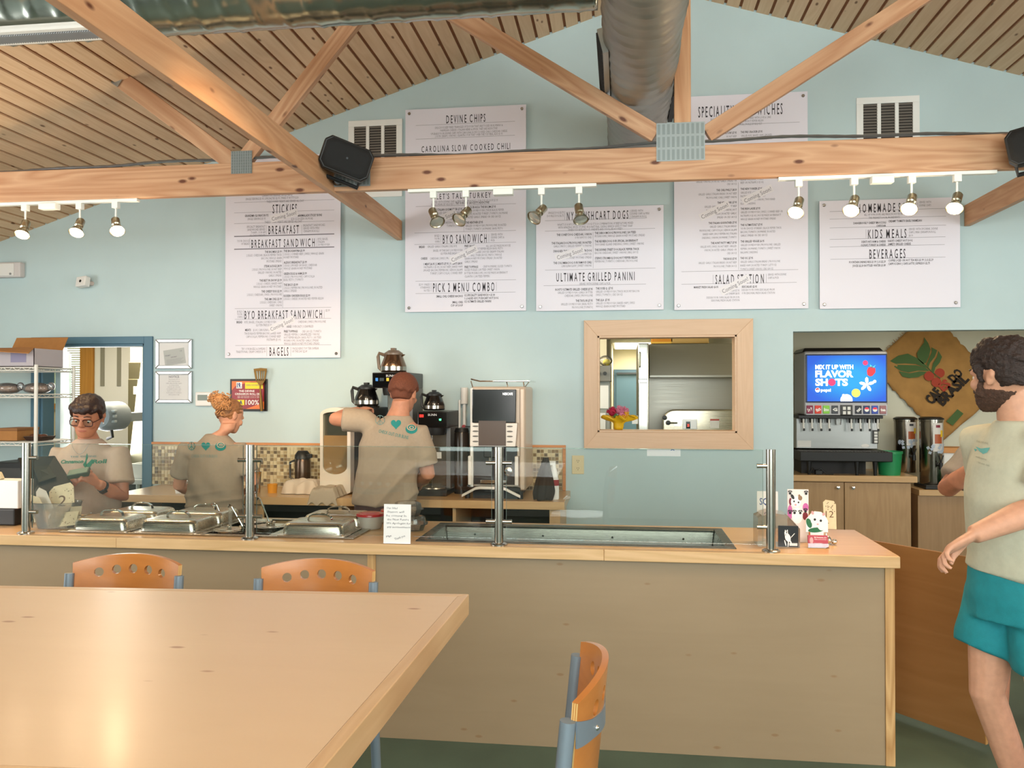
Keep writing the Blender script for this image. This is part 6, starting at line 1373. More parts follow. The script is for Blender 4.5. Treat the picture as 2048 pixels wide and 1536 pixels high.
for i in range(40):
    u, v = rr.uniform(102,147), rr.uniform(976,1018)
    if 112 < u < 136 and 982 < v < 1012: continue
    q = P(u,v,Y+.0195); l.box(q.x-.0022,q.x+.0022,q.y-.0002,q.y,q.z-.0018,q.z+.0018)
ob('lettering', l, mat('brown_print','6b4a2e',.6), c1, fixn=False, kind='stuff')
card([(75,1022),(108,1018),(92,982),(78,975),(72,984)], Y-.01, .002, mat('card_pale','d8cdbc',.6)); card([(68,1045),(96,1030),(78,995),(62,990)], Y-.03); card([(88,1050),(160,1040),(164,1012),(110,1016),(92,1020)], Y-.04, .002, mat('card_pale2','c8b393',.65))
c4 = card([(96,1056),(150,1050),(158,1022),(104,1026)], Y-.055)
l = M()
for i in range(26): q = P(rr.uniform(104,148), rr.uniform(1028,1048), Y-.0556); l.box(q.x-.002,q.x+.002,q.y-.0002,q.y,q.z-.0016,q.z+.0016)
ob('lettering', l, mat('brown_print','6b4a2e',.6), c4, fixn=False, kind='stuff')
q = aty(140, 1045, 3.88); t = T('wire_clip_holder', 'round grey wire card holder in front of the number card tub', 'card holder', (q.x+.03, 3.95, .9145)); ob('coil', M().tube([(.035*math.cos(a),.02*math.sin(a),.03+.004*a) for a in [i*.4 for i in range(34)]], .003, 6).cyl((0,0,0),(0,0,.035),.012), chrome, t, smooth=True); ob('foot', M().lathe([(0,0),(.03,0),(.028,.008),(0,.01)], n=20), chrome, t, smooth=True)
# donation corner by the last post
Y = 3.93
def flat(name, label, cat, u0, v0, u1, v1, y, th=.004, mt=paper, grp=None):
    a, b = aty(u0,v1,y), aty(u1,v0,y); t = T(name, label, cat, ((a.x+b.x)/2, y, a.z)); W, H = b.x-a.x, b.z-a.z
    return t, W, H
zt = .9145
a = aty(1535, 1090, 4.0)
t = T('donation_box', 'clear house shaped donation box with a black photo of a white dog', 'donation box', (aty(1566,1095,3.90).x, 3.90, zt)); C0 = t.location; P = lambda u, v, y=3.84: aty(u, v, y)-C0
S_ = px(1566, 3.84)
pro = [(-.11,0),(.075,0),(.075,.085),(.02,.145),(-.055,.155),(-.11,.13)]
gb = glass('donation_acrylic', (.88,.80,.72), 1.2, .02, .22, (.72,.55,.42))
fr_ = M(); n_ = len(pro)
fr_.add([(p[0],0,p[1]) for p in pro]+[(p[0],.14,p[1]) for p in pro], [(i,(i+1)%n_,n_+(i+1)%n_,n_+i) for i in range(n_)]+[tuple(range(n_)),tuple(range(n_,2*n_))]); ob('acrylic_shell', fr_, gb, t)
dp = ob('dog_photo', M().box(-.022,.066,-.006,-.003,.003,.098), mat('photo_black','15171a',.3), t)
wd_ = M(); X0, Z0 = .018, .05
def el(m, cx, cz, rx, rz, y, rot=0, n=16): return m.add([(cx+rx*math.cos(q)*math.cos(rot)-rz*math.sin(q)*math.sin(rot), y, cz+rx*math.cos(q)*math.sin(rot)+rz*math.sin(q)*math.cos(rot)) for q in [2*math.pi*i/n for i in range(n)]],[tuple(range(n))])
el(wd_, .020,.045,.012,.020,-.0065,.3); el(wd_, .013,.066,.008,.010,-.0066); el(wd_, .010,.058,.004,.005,-.0067); el(wd_, .009,.02,.0025,.014,-.0065,.25); el(wd_, .022,.018,.0025,.015,-.0066,-.1); el(wd_, .033,.024,.003,.012,-.0067,.4); el(wd_, .042,.055,.0015,.014,-.0065,-.7); el(wd_, .009,.075,.0022,.005,-.0068); el(wd_, .018,.076,.0022,.005,-.0069)
ob('dog_print', wd_, wht, dp, fixn=False, kind='stuff')
bb = M(); el(bb,.015,.069,.002,.006,-.0072); el(bb,.0105,.057,.002,.0018,-.0073); ob('dog_marking', bb, black_pl, dp, fixn=False, kind='stuff'); ob('white_caption', M().box(.027,.062,-.0066,-.006,.008,.02), paper, dp)
t, W, H = flat('square_sign', 'white card with blue SQ letters half hidden by the last post', 'sign', 1514, 983, 1556, 1031, 4.06)
ob('card', M().box(-W/2,W/2,0,.003,0,H), white_pl, t); l = M(); letter(l, 'SQ', -W/2+.012, -W/2+.052, H*.45, H*.72, -.0006, .01); ob('lettering', l, mat('ink_blue','3a5088',.6), t, fixn=False, kind='stuff')
ob('card_stand', M().box(-.02,.02,.0,.05,zt-t.location.z,.0).box(-.005,.005,.003,.008,0,H*.6), gl_clear, t)
t, W, H = flat('cat_poster', 'upright poster of a calico cat with black paw prints on pink', 'poster', 1575, 979, 1617, 1040, 4.04)
ob('sheet', M().box(-W/2,W/2,0,.004,zt-t.location.z,H), mat('poster_white','e6dcd8',.4), t)
def pic(m_list, parent, W, H, y0=-.0007):
    for k, (shape, mt) in enumerate(m_list):
        m = M(); el(m, (shape[0]-.5)*W, shape[1]*H, shape[2]*W, shape[3]*H, y0-.0002*k, shape[4] if len(shape) > 4 else 0, 18); ob('print_patch', m, mt, parent, fixn=False)
pink = mat('print_pink','c860a0',.5); pblk = mat('print_black','1c1716',.5); pbrn = mat('print_brown','8c6a4c',.5); pred = mat('print_maroon','7a2030',.5); prs = mat('print_rose','d8a0a0',.5)
pic([((.12,.25,.12,.24),pink),((.86,.42,.14,.14),pink),((.84,.14,.13,.13),pred),((.14,.60,.07,.12),pred),((.46,.15,.26,.26),wht),((.40,.60,.24,.18),wht),((.60,.72,.10,.08),pbrn),((.24,.76,.07,.09,.5),pblk),((.56,.79,.05,.05),pbrn),((.31,.61,.04,.03),pblk),((.52,.58,.04,.03),pblk),((.38,.50,.05,.03),prs)], t, W, H)
paw = M()
for px_, pz_ in ((.12,.90),(.88,.90),(.12,.27),(.33,.27),(.60,.27),(.85,.33)):
    el(paw, (px_-.5)*W, (pz_-.03)*H, .06*W, .045*H, -.0036)
    for d in (-.075,-.03,.03,.075): el(paw, (px_+d-.5)*W, (pz_+.055-abs(d)*.35)*H, .022*W, .028*H, -.0036)
ob('paw_print', paw, pblk, t, fixn=False, kind='stuff')
t, W, H = flat('cat_photo', 'cut out photo of a white cat in a green scarf', 'photo', 1612, 1037, 1656, 1078, 3.95)
t.location.z = .978
n_ = 14; outl = [(-W/2,0),(W/2,0),(W/2,H*.55),(W*.38,H*.78),(W*.2,H*.96),(-W*.1,H*.99),(-W*.25,H*.9),(-W*.42,H*.7),(-W/2,H*.6)]
ob('card', M().prism(outl, 0, .004).box(-W*.3,W*.3,.0,.004,zt-.978,0), wht, t)
grn = mat('print_green','1f6a40',.5)
pic([((.14,.42,.12,.24,.3),grn),((.45,.10,.36,.12,.1),grn),((.72,.38,.22,.30),wht),((.54,.58,.33,.32),wht),((.30,.92,.06,.09,.3),prs),((.80,.86,.06,.08,-.4),prs),((.40,.60,.055,.06),pblk),((.67,.55,.055,.06),pblk),((.53,.38,.05,.035),prs)], t, W, H)
p = aty(1637, 1100, 3.90)
t = T('business_card_stack', 'red business cards in a holder below the white cat photo', 'business cards', (p.x, 3.90, zt), Euler((R(-12),0,0)))
W = 40*px(1637,3.9); H = 26*px(1637,3.9)
ob('card_front', M().box(-W/2,W/2,0,.012,.002,H), mat('card_red','b01e38',.4), t, bevel=.0006); ob('holder', M().box(-W/2-.002,W/2+.002,-.003,-.0015,0,H*.35).box(-W/2-.002,W/2+.002,-.003,.02,-.0,.002), gl_clear, t)
l = M()
for i,(s,b_) in enumerate((('My Veterinarian, LLC',.02),('Mobile care for your pets',0),('',0),('by appointment',0),('call us today',0))):
    if s: letter(l, s, -W*.18, W*.42 if i < 2 else W*.2, H*.78-i*H*.15, H*.88-i*H*.15, -.0006, b_, 1)
ob('lettering', l, wht, t, fixn=False, kind='stuff'); pp_ = M(); el(pp_, -W*.33, H*.58, W*.09, H*.26, -.0005); ob('portrait_patch', pp_, prs, t, fixn=False)
t, W, H = flat('number_card', 'cream table number card with 12 in a chrome ball holder', 'number card', 1646, 1000, 1673, 1058, 4.02)
ob('card', M().prism([(-W/2+.006,0),(W/2,0),(W/2-.002,H*.84),(W/2-.012,H*.96),(-W/2+.012,H),(-W/2,H*.92)], 0, .003), cream_card, t, bevel=.001)
l = M(); letter(l, '12', -W*.3, W*.28, H*.40, H*.62, -.0006, 0, 3)
for i in range(26):
    q = (rr.uniform(-.42,.38)*W, rr.uniform(.08,.92)*H)
    if abs(q[0]) < W*.33 and H*.36 < q[1] < H*.66: continue
    l.box(q[0]-.0018,q[0]+.0018,-.0008,-.0006,q[1]-.0018,q[1]+.0018)
ob('lettering', l, mat('brown_print','6b4a2e',.6), t, fixn=False, kind='stuff')
z_ = zt-t.location.z
ob('holder', M().ball((-.02,-.03,z_+.022),.02).ball((.012,-.03,z_+.014),.013).tube([(-.02,-.03,z_+.03),(-.022,-.012,z_+.06),(-.02,-.001,z_+.075)], .003, 6), chrome, t, smooth='all'); ob('foot', M().cyl((-.02,-.02,z_),(-.02,-.02,z_+.004),.022), chrome, t)
p = aty(1628, 1040, 4.09); t = T('orange_booklet', 'orange booklet leaning behind the cat photo', 'booklet', (p.x+.01, 4.10, zt), Euler((R(-8),R(-14),0))); ob('cover', M().box(-.04,.04,0,.008,0,.125), mat('booklet_orange','c87c3c',.5), t, bevel=.001); ob('page_block', M().box(-.038,.039,.0085,.011,.002,.122), paper, t)

# ------------------------------------------------------------------ wire rack at the far left
Y = 5.3; white_wire = mat('white_wire', 'dfdcd4', .4)
xr_ = aty(72, 800, Y).x; x0_ = aty(-170, 800, Y).x
t = T('wire_shelf_rack', 'white wire shelving rack at the far left before the doorway', 'shelf rack', (x0_, Y, 0)); w = xr_-x0_
Zr = lambda v: aty(45, v, Y).z
D = .40
for a in (0, w): 
    for b in (0, D): ob('post', M().cyl((a,b,0),(a,b,Zr(738)+.03),.0125,n=12), white_wire, t, smooth=True)
for v in (738, 792, 888, 1000):
    z = Zr(v); m = M()
    for b in (0, D): 
        m.tube([(0,b,z+.011),(w,b,z+.011)], .004, 6); m.tube([(0,b,z-.011),(w,b,z-.011)], .004, 6)
        zz_ = [(w*i/26, b, z+(.010 if i%2 else -.010)) for i in range(27)]; m.tube(zz_, .0025, 5)
    for a in (0,w): m.tube([(a,0,z+.011),(a,D,z+.011)], .004, 6); m.tube([(a,0,z-.011),(a,D,z-.011)], .004, 6)
    for i in range(24): m.tube([(w*(i+.5)/24,0,z+.013),(w*(i+.5)/24,D,z+.013)], .0022, 5)
    ob('wire_shelf', m, white_wire, t)
zs = Zr(738)+.018
cb = mat('cardboard', 'a8743f', .8, noise=.06, nscale=30)
xb = aty(62, 720, Y).x-.0
t = T('cardboard_box', 'open cardboard box with a folded flap on the top rack shelf', 'box', (xb-.42, Y+.03, zs))
hb = Zr(696)-zs
bm2 = M(); bm2.box(0,.42,0,.004,0,hb).box(0,.42,.30,.304,0,hb).box(0,.004,0,.30,0,hb).box(.416,.42,0,.30,0,hb).box(0,.42,0,.30,0,.004)
ob('carton', bm2, mat('box_white_print','b9b0b4',.7), t)
ob('box_flap', M().add([(0,0,hb),(.42,0,hb),(.48,-.13,hb-.045),(.06,-.13,hb-.02),(0,0,hb+.004),(.42,0,hb+.004),(.48,-.13,hb-.041),(.06,-.13,hb-.016)],[(0,1,2,3),(7,6,5,4),(0,4,5,1),(1,5,6,2),(2,6,7,3),(3,7,4,0)]), cb, t)
ob('box_flap', M().add([(0,.30,hb),(.42,.30,hb),(.42,.36,hb+.10),(0,.36,hb+.10),(0,.304,hb),(.42,.304,hb),(.42,.364,hb+.10),(0,.364,hb+.10)],[(0,1,2,3),(7,6,5,4),(0,4,5,1),(1,5,6,2),(2,6,7,3),(3,7,4,0)]), cb, t)
ob('printed_label', M().box(.24,.36,-.0012,0,.03,.10), mat('label_lilac','8d86a0',.6), t)
zs = Zr(792)+.018
for k, (u, lab) in enumerate(((-14, 'clear bag of bread rolls on the middle rack shelf, next to the wall'), (48, 'clear bag of bread rolls on the middle rack shelf, near the rack corner'))):
    x = aty(u, 780, Y).x; t = T('bread_bag', lab, 'bag', (x, Y+.13, zs), group='bags on the rack')
    for i in range(4): ob('bread_roll', M().ball((-.05+.035*i, .01*(i%2), .03),(.03,.045,.028),12,8), mat('bread_crust','a58a72',.7,noise=.2,nscale=40), t, smooth='all')
    ob('bag_film', M().ball((0,0,.036),(.105,.075,.042),18,10), glass('bag_film',(.92,.92,.94),1.6,.08,.12,(.8,.8,.82)), t, smooth='all')
    ob('bag_twist', M().ball((.11,0,.05),(.03,.02,.03),10,6), glass('bag_film',(.92,.92,.94),1.6,.08,.12), t, smooth='all')
zs = Zr(888)+.018
x = aty(8, 880, Y).x; t = T('tan_crate', 'tan box on the lower rack shelf', 'box', (x-.1, Y+.05, zs)); ob('carton', M().box(0,.16,0,.22,0,.085), cb, t, bevel=.004); ob('cover_lid', M().box(-.004,.164,-.004,.224,.07,.09), mat('cardboard_lid','8d6038',.8), t, bevel=.003)
x = aty(52, 880, Y).x; t = T('dark_tray_stack', 'low dark tray on the lower rack shelf near the rack corner', 'tray', (x-.08, Y+.05, zs)); ob('tray_body', M().rings([[(a*s+.07,b*s+.1,z) for a,b in ((-1,-1),(1,-1),(1,1),(-1,1))] for s,z in ((.06,0),(.075,.03),(.07,.03),(.055,.006))]), mat('dark_brown_tray','3a2418',.5), t, bevel=.003)
for i in range(3): ob('pastry', M().ball((.03+.04*i,.09,.03),(.025,.03,.016),10,6), mat('dark_pastry','5a3018',.6), t, smooth='all')
x = aty(15, 940, Y).x; zs = Zr(1000)+.018; t = T('black_equipment_box', 'black box on the bottom rack shelf behind the till', 'box', (x-.16, Y+.04, zs)); ob('case', M().box(0,.34,0,.26,0,.24), black_pl, t, bevel=.008); ob('front_panel', M().box(.02,.32,-.003,0,.02,.2), dgrey, t)

# ------------------------------------------------------------------ dining table and bar chairs
A = Vector((-.41, 2.22)); Bq = Vector((-.432, 1.115)); dl = Vector((-.9984,-.0568)); L_ = 2.1
Cq = A + dl*L_; Dq = Bq + dl*L_
table_m = wood('table_birch', 'c9ac8b', 'bd9e7c', 'x', .7, .36, rings=.06, knots=1.3, tone=0, coat=.12, grain=(1.0,4), knotcol='94694a', kscale=12)
band_m = wood('table_edge', 'c6a47c', 'b08a60', 'y', 1, .35, rings=.3, tone=0, coat=.2)
band_x = wood('table_edge_long', 'c6a47c', 'b08a60', 'x', 1, .35, rings=.3, tone=0, coat=.2)
t = T('dining_table', 'large birch bar height dining table in front of the counter', 'table', (A.x, A.y, 0))
def quad(pts, z0, z1): 
    q = [p-A for p in pts]; n = len(q)
    return M().add([(p.x,p.y,z0) for p in q]+[(p.x,p.y,z1) for p in q],[(3,2,1,0),(4,5,6,7)]+[(i,(i+1)%4,4+(i+1)%4,4+i) for i in range(4)])
bw = .026
dn = (Bq-A).normalized()
A1 = A+dl*bw+dn*bw; B1_ = Bq+dl*bw-dn*bw; C1 = Cq-dl*bw+dn*bw; D1 = Dq-dl*bw-dn*bw
ob('tabletop', quad([A1,C1,D1,B1_], 1.030, 1.0695), table_m, t)
ob('edge_band', quad([A,A1,B1_,Bq], 1.014, 1.07), band_m, t, bevel=.002); ob('edge_band', quad([A,Cq,C1,A1], 1.014, 1.07), band_x, t, bevel=.002); ob('edge_band', quad([Bq,B1_,D1,Dq], 1.014, 1.07), band_x, t, bevel=.002); ob('edge_band', quad([Cq,Dq,D1,C1], 1.014, 1.07), band_m, t, bevel=.002)
for k in (.55, 1.6):
    c = (A+Bq)/2+dl*k-A
    ob('pedestal', M().cyl((c.x,c.y,.03),(c.x,c.y,1.03),.045,n=20).lathe([(0,0),(.30,0),(.30,.012),(.08,.035),(.05,.05),(0,.05)], c=(c.x,c.y,0), n=32).cbox((c.x,c.y,1.02),(.5,.6,.018)), mat('black_pedestal','1d1d1e',.5), t, smooth=True)
chair_wood = wood('orange_beech_ply', 'b87436', '985a22', 'x', 1, .32, rings=.15, tone=.04, coat=.35, grain=(1.5,14))
ply_edge = mat('ply_edge', 'c9a468', .5)
chair_grey = mat('grey_powder_coat', '76828c', .45, .35)
BR = .36; BHW = .178; BT = .013; BZ0, BZ1 = .845, 1.095
def chair(loc, rot, label):
    """Bar chair: front towards -y, curved plywood back at +y with five round holes."""
    t = T('bar_chair', label, 'chair', loc, rot, group='bar chairs')
    yc = .185   # plane of the back at its ends
    am = math.asin(BHW/BR)
    def S(s, r): a = s/BR; return ((BR+r)*math.sin(a)*1.0, yc+(BR+r)*math.cos(a)-BR*math.cos(am))
    top = lambda s: BZ1-.024*(s/(BR*am))**2
    # back panel as a grid of columns with real holes
    holes = [(-.108+.054*k, BZ1-.047-.010*((k-2)/2)**2) for k in range(5)]; hr = .0145
    bm = bmesh.new(); smax = BR*am
    # outline triangulated in the unrolled sheet
    outl = [( -smax*.94+1.88*smax*i/20, BZ0-.0) for i in range(21)] + [(smax*(.94+.06*i/6), BZ0+(top(smax)-BZ0)*i/6) for i in range(1,7)] + [(smax-2*smax*i/24, top(smax-2*smax*i/24)) for i in range(1,25)] + [(-smax*(1-.06*i/6), top(smax)-(top(smax)-BZ0)*i/6) for i in range(1,6)]
    loops = [outl] + [[(c[0]+hr*math.cos(2*math.pi*i/20), c[1]+hr*math.sin(2*math.pi*i/20)) for i in range(20)] for c in holes]
    es = []
    for lp in loops:
        vv = [bm.verts.new((p[0],0,p[1])) for p in lp]; es += [bm.edges.new((vv[i],vv[(i+1)%len(vv)])) for i in range(len(vv))]
    bmesh.ops.triangle_fill(bm, edges=es, use_beauty=True)
    # refine horizontally so that the sheet bends smoothly
    for k in range(-9,10):
        x = smax*k/9.5
        bmesh.ops.bisect_plane(bm, geom=bm.verts[:]+bm.edges[:]+bm.faces[:], plane_co=(x,0,0), plane_no=(1,0,0))
    geo = bmesh.ops.extrude_face_region(bm, geom=bm.faces[:]); nv = [v for v in geo['geom'] if isinstance(v, bmesh.types.BMVert)]
    nvs = set(nv)
    for v in bm.verts:
        x, y = S(v.co.x, BT if v in nvs else 0); lean = (v.co.z-.76)*.10; v.co = (x, y+lean, v.co.z)
    bmesh.ops.recalc_face_normals(bm, faces=bm.faces[:])
    me = bpy.data.meshes.new('backrest'); bm.to_mesh(me); bm.free(); me.materials.append(chair_wood)
    ob('backrest', me, chair_wood, t, smooth=True, angle=35)
    yo = lambda z: (z-.76)*.10
    for s in (-1,1):
        # rear leg and back post in one bent tube, set just outside the panel ends
        x = s*(BHW+.006); pts = [(x*1.12, .25, 0),(x*1.06, .215, .40),(x*1.02, yc-.012+yo(.76)+.02, .74),(x, yc-.004+yo(.9), .90),(x, yc-.004+yo(1.04), 1.040)]
        ob('rear_leg', M().tube(pts, .0145, 16), chair_grey, t, smooth=True, angle=50)
        ob('front_leg', M().tube([(x*1.05,-.19,0),(x,-.165,.40),(x*.96,-.15,.735)], .0135, 14), chair_grey, t, smooth=True)
        ob('side_rail', M().tube([(x*.98,-.155,.722),(x,.17,.722)], .011, 12), chair_grey, t, smooth=True)
    bd_ = M()
    rs = []
    for i in range(25):
        s_ = -smax*1.0+2*smax*i/24; x, y = S(s_, BT+.0005); x2, y2 = S(s_, BT+.004); e = min(1, (1-abs(s_)/smax)*3.0); zc = 1.016-.026*(1-abs(s_/smax))**.8; hh = .024-.006*e
        rs.append([(x,y+yo(zc),zc-hh),(x2,y2+yo(zc),zc-hh),(x2,y2+yo(zc),zc+hh),(x,y+yo(zc),zc+hh)])
    ob('back_band', bd_.rings(rs), chair_grey, t, smooth=True, angle=30)
    for s_ in (-.105,.105):
        for z in (1.000, .895): x, y = S(s_, BT+.004 if z > .95 else BT); ob('screw', M().ball((x,y+yo(z),z),.0055,8,6), chrome, t, smooth='all')
    pe = M()
    for s_ in (-1,1):
        for r0_, r1_ in ((.0006,.0032),(.0048,.0078),(.0094,.0124)):
            q = []
            for z in (BZ0+.001, top(smax)-.001):
                for r_ in (r0_, r1_):
                    x, y = S(s_*smax*(.94 if z < .9 else 1.0)+s_*.0004, r_); q.append((x, y+yo(z), z))
            pe.add(q, [(0,1,3,2)])
    ob('ply_edge', pe, ply_edge, t, fixn=False)
    def seat_ring(k, z, n=40): return [(k*.195*math.copysign(abs(math.cos(q))**.45,math.cos(q)), .0+k*.195*math.copysign(abs(math.sin(q))**.45,math.sin(q)), z) for q in [2*math.pi*i/n for i in range(n)]]
    ob('seat', M().rings([seat_ring(.97,.735), seat_ring(1,.738), seat_ring(1,.750), seat_ring(.98,.753), seat_ring(.5,.749)]), chair_wood, t, smooth=True)
    ob('foot_ring', M().tube([(-.19,-.177,.28),(.19,-.177,.28),(.198,.22,.28),(-.198,.22,.28)], .010, 10, loop=True), chair_grey, t)
    return t
p = aty(270, 1110, 2.50); c0_ = chair((p.x, 2.50-.26, 0), R(1.5), 'orange bar chair with five holes behind the table, below the cashier')
p = aty(643, 1116, 2.50); chair((p.x, 2.50-.26, 0), R(0), 'orange bar chair behind the table, nearer the table corner')
pf, pn = atz(1160, 1287, 1.072), atz(1144, 1397, 1.072)
c = (pf+pn)/2; d = pf-pn; an = math.atan2(-(d.x), d.y)
chair((c.x-.215, c.y, 0), -math.pi/2+an, 'orange bar chair seen from the side at the right of the table')
# ------------------------------------------------------------------ people
from mathutils.bvhtree import BVHTree
from mathutils import noise as mnoise
def fuse(m, voxel, sm=4, name='body'):
    me = m.mesh(name); o = bpy.data.objects.new('tmp', me); COL.objects.link(o)
    r = o.modifiers.new('r','REMESH'); r.mode = 'VOXEL'; r.voxel_size = voxel; r.use_smooth_shade = True
    if sm: s = o.modifiers.new('s','SMOOTH'); s.factor = .5; s.iterations = sm
    dg = bpy.context.evaluated_depsgraph_get(); dg.update()
    out = bpy.data.meshes.new_from_object(o.evaluated_get(dg)); out.name = name
    bpy.data.objects.remove(o); bpy.data.meshes.remove(me); return out
def displace(me, fn):
    n = len(me.vertices); me.update()
    no = np.zeros(n*3); me.vertices.foreach_get('normal', no); no = no.reshape(-1,3)
    co = np.zeros(n*3); me.vertices.foreach_get('co', co); co = co.reshape(-1,3)
    d = fn(co, no); co = co + (no*d[:,None] if d.ndim == 1 else d)
    me.vertices.foreach_set('co', co.ravel()); me.update()
def nz(co, sc, seed=0): return np.array([mnoise.noise(Vector((p[0]*sc+seed, p[1]*sc, p[2]*sc))) for p in co])
def ell(c, a, b, n=22, ang=0, tilt=0):
    out = []
    for i in range(n):
        q = 2*math.pi*i/n; x, y = a*math.cos(q), b*math.sin(q); z = y*math.tan(tilt)
        out.append((c[0]+x*math.cos(ang)-y*math.sin(ang), c[1]+x*math.sin(ang)+y*math.cos(ang), c[2]+z))
    return out
def curve3(a, b, c, n=6):
    # bends from a over b to c, keeping the joint itself
    return [a+(b-a)*(i/n) for i in range(n)] + [b+(c-b)*(i/n) for i in range(n+1)]
def hand(m, wrist, d, palm, s=1.0, curl=.5, thumb=1, spread=.0):
    """Five fingers on a palm. d = direction of the hand, palm = palm normal."""
    d = Vector(d).normalized(); pn = Vector(palm); pn = (pn-d*pn.dot(d)).normalized(); sd = d.cross(pn).normalized()*thumb
    w = Vector(wrist); L = .095*s
    rs = []
    for f, a, b in ((-.12,.026,.020),(.15,.030,.017),(.55,.040,.016),(.92,.043,.014),(1.04,.036,.010)):
        c = w+d*L*f; rs.append([c+sd*(a*s*math.cos(q))+pn*(b*s*math.sin(q)) for q in [2*math.pi*i/14 for i in range(14)]])
    m.rings(rs)
    for k, (off, ln, r) in enumerate(((.034,.078,.0092),(.0115,.088,.0096),(-.0115,.082,.0092),(-.033,.064,.0082))):
        p = w+d*L*.93+sd*off*s; cu = curl*(1+.15*k); pts = [w+d*L*.55+sd*off*.8*s, p]; ang = cu*.35; dd = d+sd*(off*spread*10)
        for seg in (.42,.32,.26):
            v = dd*math.cos(ang)+pn*math.sin(ang); pts.append(pts[-1]+v.normalized()*ln*seg*s); ang += cu
        m.tube(pts, [r*s,r*1.05*s,r*s,r*.95*s,r*.7*s], 9)
    t0 = w+d*L*.18+sd*.024*s; m.tube([t0, t0+(sd*.6+d*.75+pn*.2)*.042*s, t0+(sd*.6+d*.75+pn*.2)*.042*s+(d*.9+pn*.3+sd*.15)*.034*s, t0+(sd*.6+d*.75+pn*.2)*.042*s+(d*.9+pn*.45)*.058*s], [.014*s,.0125*s,.0105*s,.0075*s], 9)
def head_m(sex='m'):
    """Head about the neck pivot (origin), facing -y; chin about .0, crown about .235."""
    m = M()
    m.rings([ell((0,.012,z+.0), a, b) for z,a,b in ()] or [ell((0,y,z),a,b) for z,a,b,y in ((.02,.030,.034,-.048),(.032,.044,.050,-.040),(.055,.056,.070,-.024),(.085,.064,.086,-.008),(.115,.071,.095,.002),(.145,.075,.099,.008),(.175,.074,.097,.010),(.20,.066,.086,.012),(.220,.048,.062,.014),(.232,.022,.03,.014))])
    # brow, cheeks, nose, lips, chin, ears
    m.tube([(-.045,-.078,.140),(-.02,-.090,.143),(0,-.091,.141),(.02,-.090,.143),(.045,-.078,.140)], [.010,.012,.011,.012,.010], 8)
    for s in (-1,1):
        m.ball((s*.042,-.066,.098), (.022,.020,.022)); 
        m.ball((s*.075,.016,.116), (.007,.017,.030), 12, 8, Matrix.Rotation(.25*s,3,'Z') @ Matrix.Rotation(-.2,3,'X')); m.ball((s*.080,.026,.128), (.007,.012,.018), 10, 6)
    m.tube([(0,-.088,.138),(0,-.100,.118),(0,-.112,.101),(0,-.104,.093)], [.008,.010,.0135,.009], 10)
    for s in (-1,1): m.ball((s*.012,-.098,.097), (.009,.010,.008), 8, 6)
    m.ball((0,-.087,.072), (.024,.010,.0075)); m.ball((0,-.085,.061), (.021,.010,.008)); m.ball((0,-.076,.034), (.020,.016,.015))
    return m
def person(name, label, loc, rot, skin, voxel=.0065, s=1.0):
    t = T(name, label, 'person', loc, rot)
    t['_s'] = s
    mw = Matrix.Translation(Vector(loc)) @ Matrix.Rotation(rot,4,'Z'); inv = mw.inverted()
    J = lambda u, v, y: inv @ aty(u, v, y)
    return t, J, mw
def conform(t, mw, me, name, mt, polys, off=.0025, label=None):
    """Lays flat print polygons (photo columns and rows) on the garment surface."""
    bv = BVHTree.FromPolygons([mw @ v.co for v in me.vertices], [tuple(p.vertices) for p in me.polygons]); inv = mw.inverted(); m = M()
    for pts, faces in polys:
        vs = []
        for u, v in pts:
            d = ray(u, v).normalized(); h = bv.ray_cast(_C, d)
            q = (h[0] if h[0] is not None else _C+d*4.9); vs.append(inv @ (q-d*off))
        m.add(vs, faces)
    return ob(name, m, mt, t, fixn=False, kind='stuff' if name == 'lettering' else None)
def ptext(s, u0, v0, u1, v1, h, bold=0, shear=0, res=2):
    v, f, a, b = text_m(s, bold, res); L = math.hypot(u1-u0, v1-v0); an = math.atan2(v1-v0, u1-u0); k = h/CAP
    pts = []
    for p in v:
        x = (p[0]-a)*L/(b-a)+shear*p[1]*k; y = -p[1]*k; pts.append((u0+x*math.cos(an)-y*math.sin(an), v0+x*math.sin(an)+y*math.cos(an)))
    return (pts, f)
def ppoly(pts): # fan with a centre and a refined rim
    n = len(pts); c = (sum(p[0] for p in pts)/n, sum(p[1] for p in pts)/n); mid = [((p[0]+c[0])/2, (p[1]+c[1])/2) for p in pts]
    return (list(pts)+mid+[c], [(i,(i+1)%n,n+(i+1)%n,n+i) for i in range(n)]+[(n+i,n+(i+1)%n,2*n) for i in range(n)])
def pring(u, v, r, w, n=26, sx=1.0): return ([(u+sx*rr*math.cos(2*math.pi*i/n), v+rr*math.sin(2*math.pi*i/n)) for rr in (r-w,r) for i in range(n)], [(i,(i+1)%n,n+(i+1)%n,n+i) for i in range(n)])
def pbar(u0,v0,u1,v1,w):
    d = math.hypot(u1-u0,v1-v0); nx, ny = -(v1-v0)/d*w/2, (u1-u0)/d*w/2; k = 4
    pts = [(u0+(u1-u0)*i/k+s*nx, v0+(v1-v0)*i/k+s*ny) for s in (-1,1) for i in range(k+1)]
    return (pts, [(i,i+1,k+2+i,k+1+i) for i in range(k)])
def pheart(u, v, w): return ppoly([(u+w/2*1.0*(16*math.sin(q)**3)/16, v-w/2*(13*math.cos(q)-5*math.cos(2*q)-2*math.cos(3*q)-math.cos(4*q))/15) for q in [2*math.pi*i/28 for i in range(28)]])
skin_w = mat('skin_fair', 'd49a7c', .55, noise=.08, nscale=40, sss=.08); skin_t = mat('skin_warm', 'b8795a', .55, noise=.08, nscale=40, sss=.08); skin_r = mat('skin_ruddy', 'be8468', .55, noise=.1, nscale=40, sss=.08); skin_p = mat('skin_pale', 'c89478', .55, noise=.1, nscale=40, sss=.08)
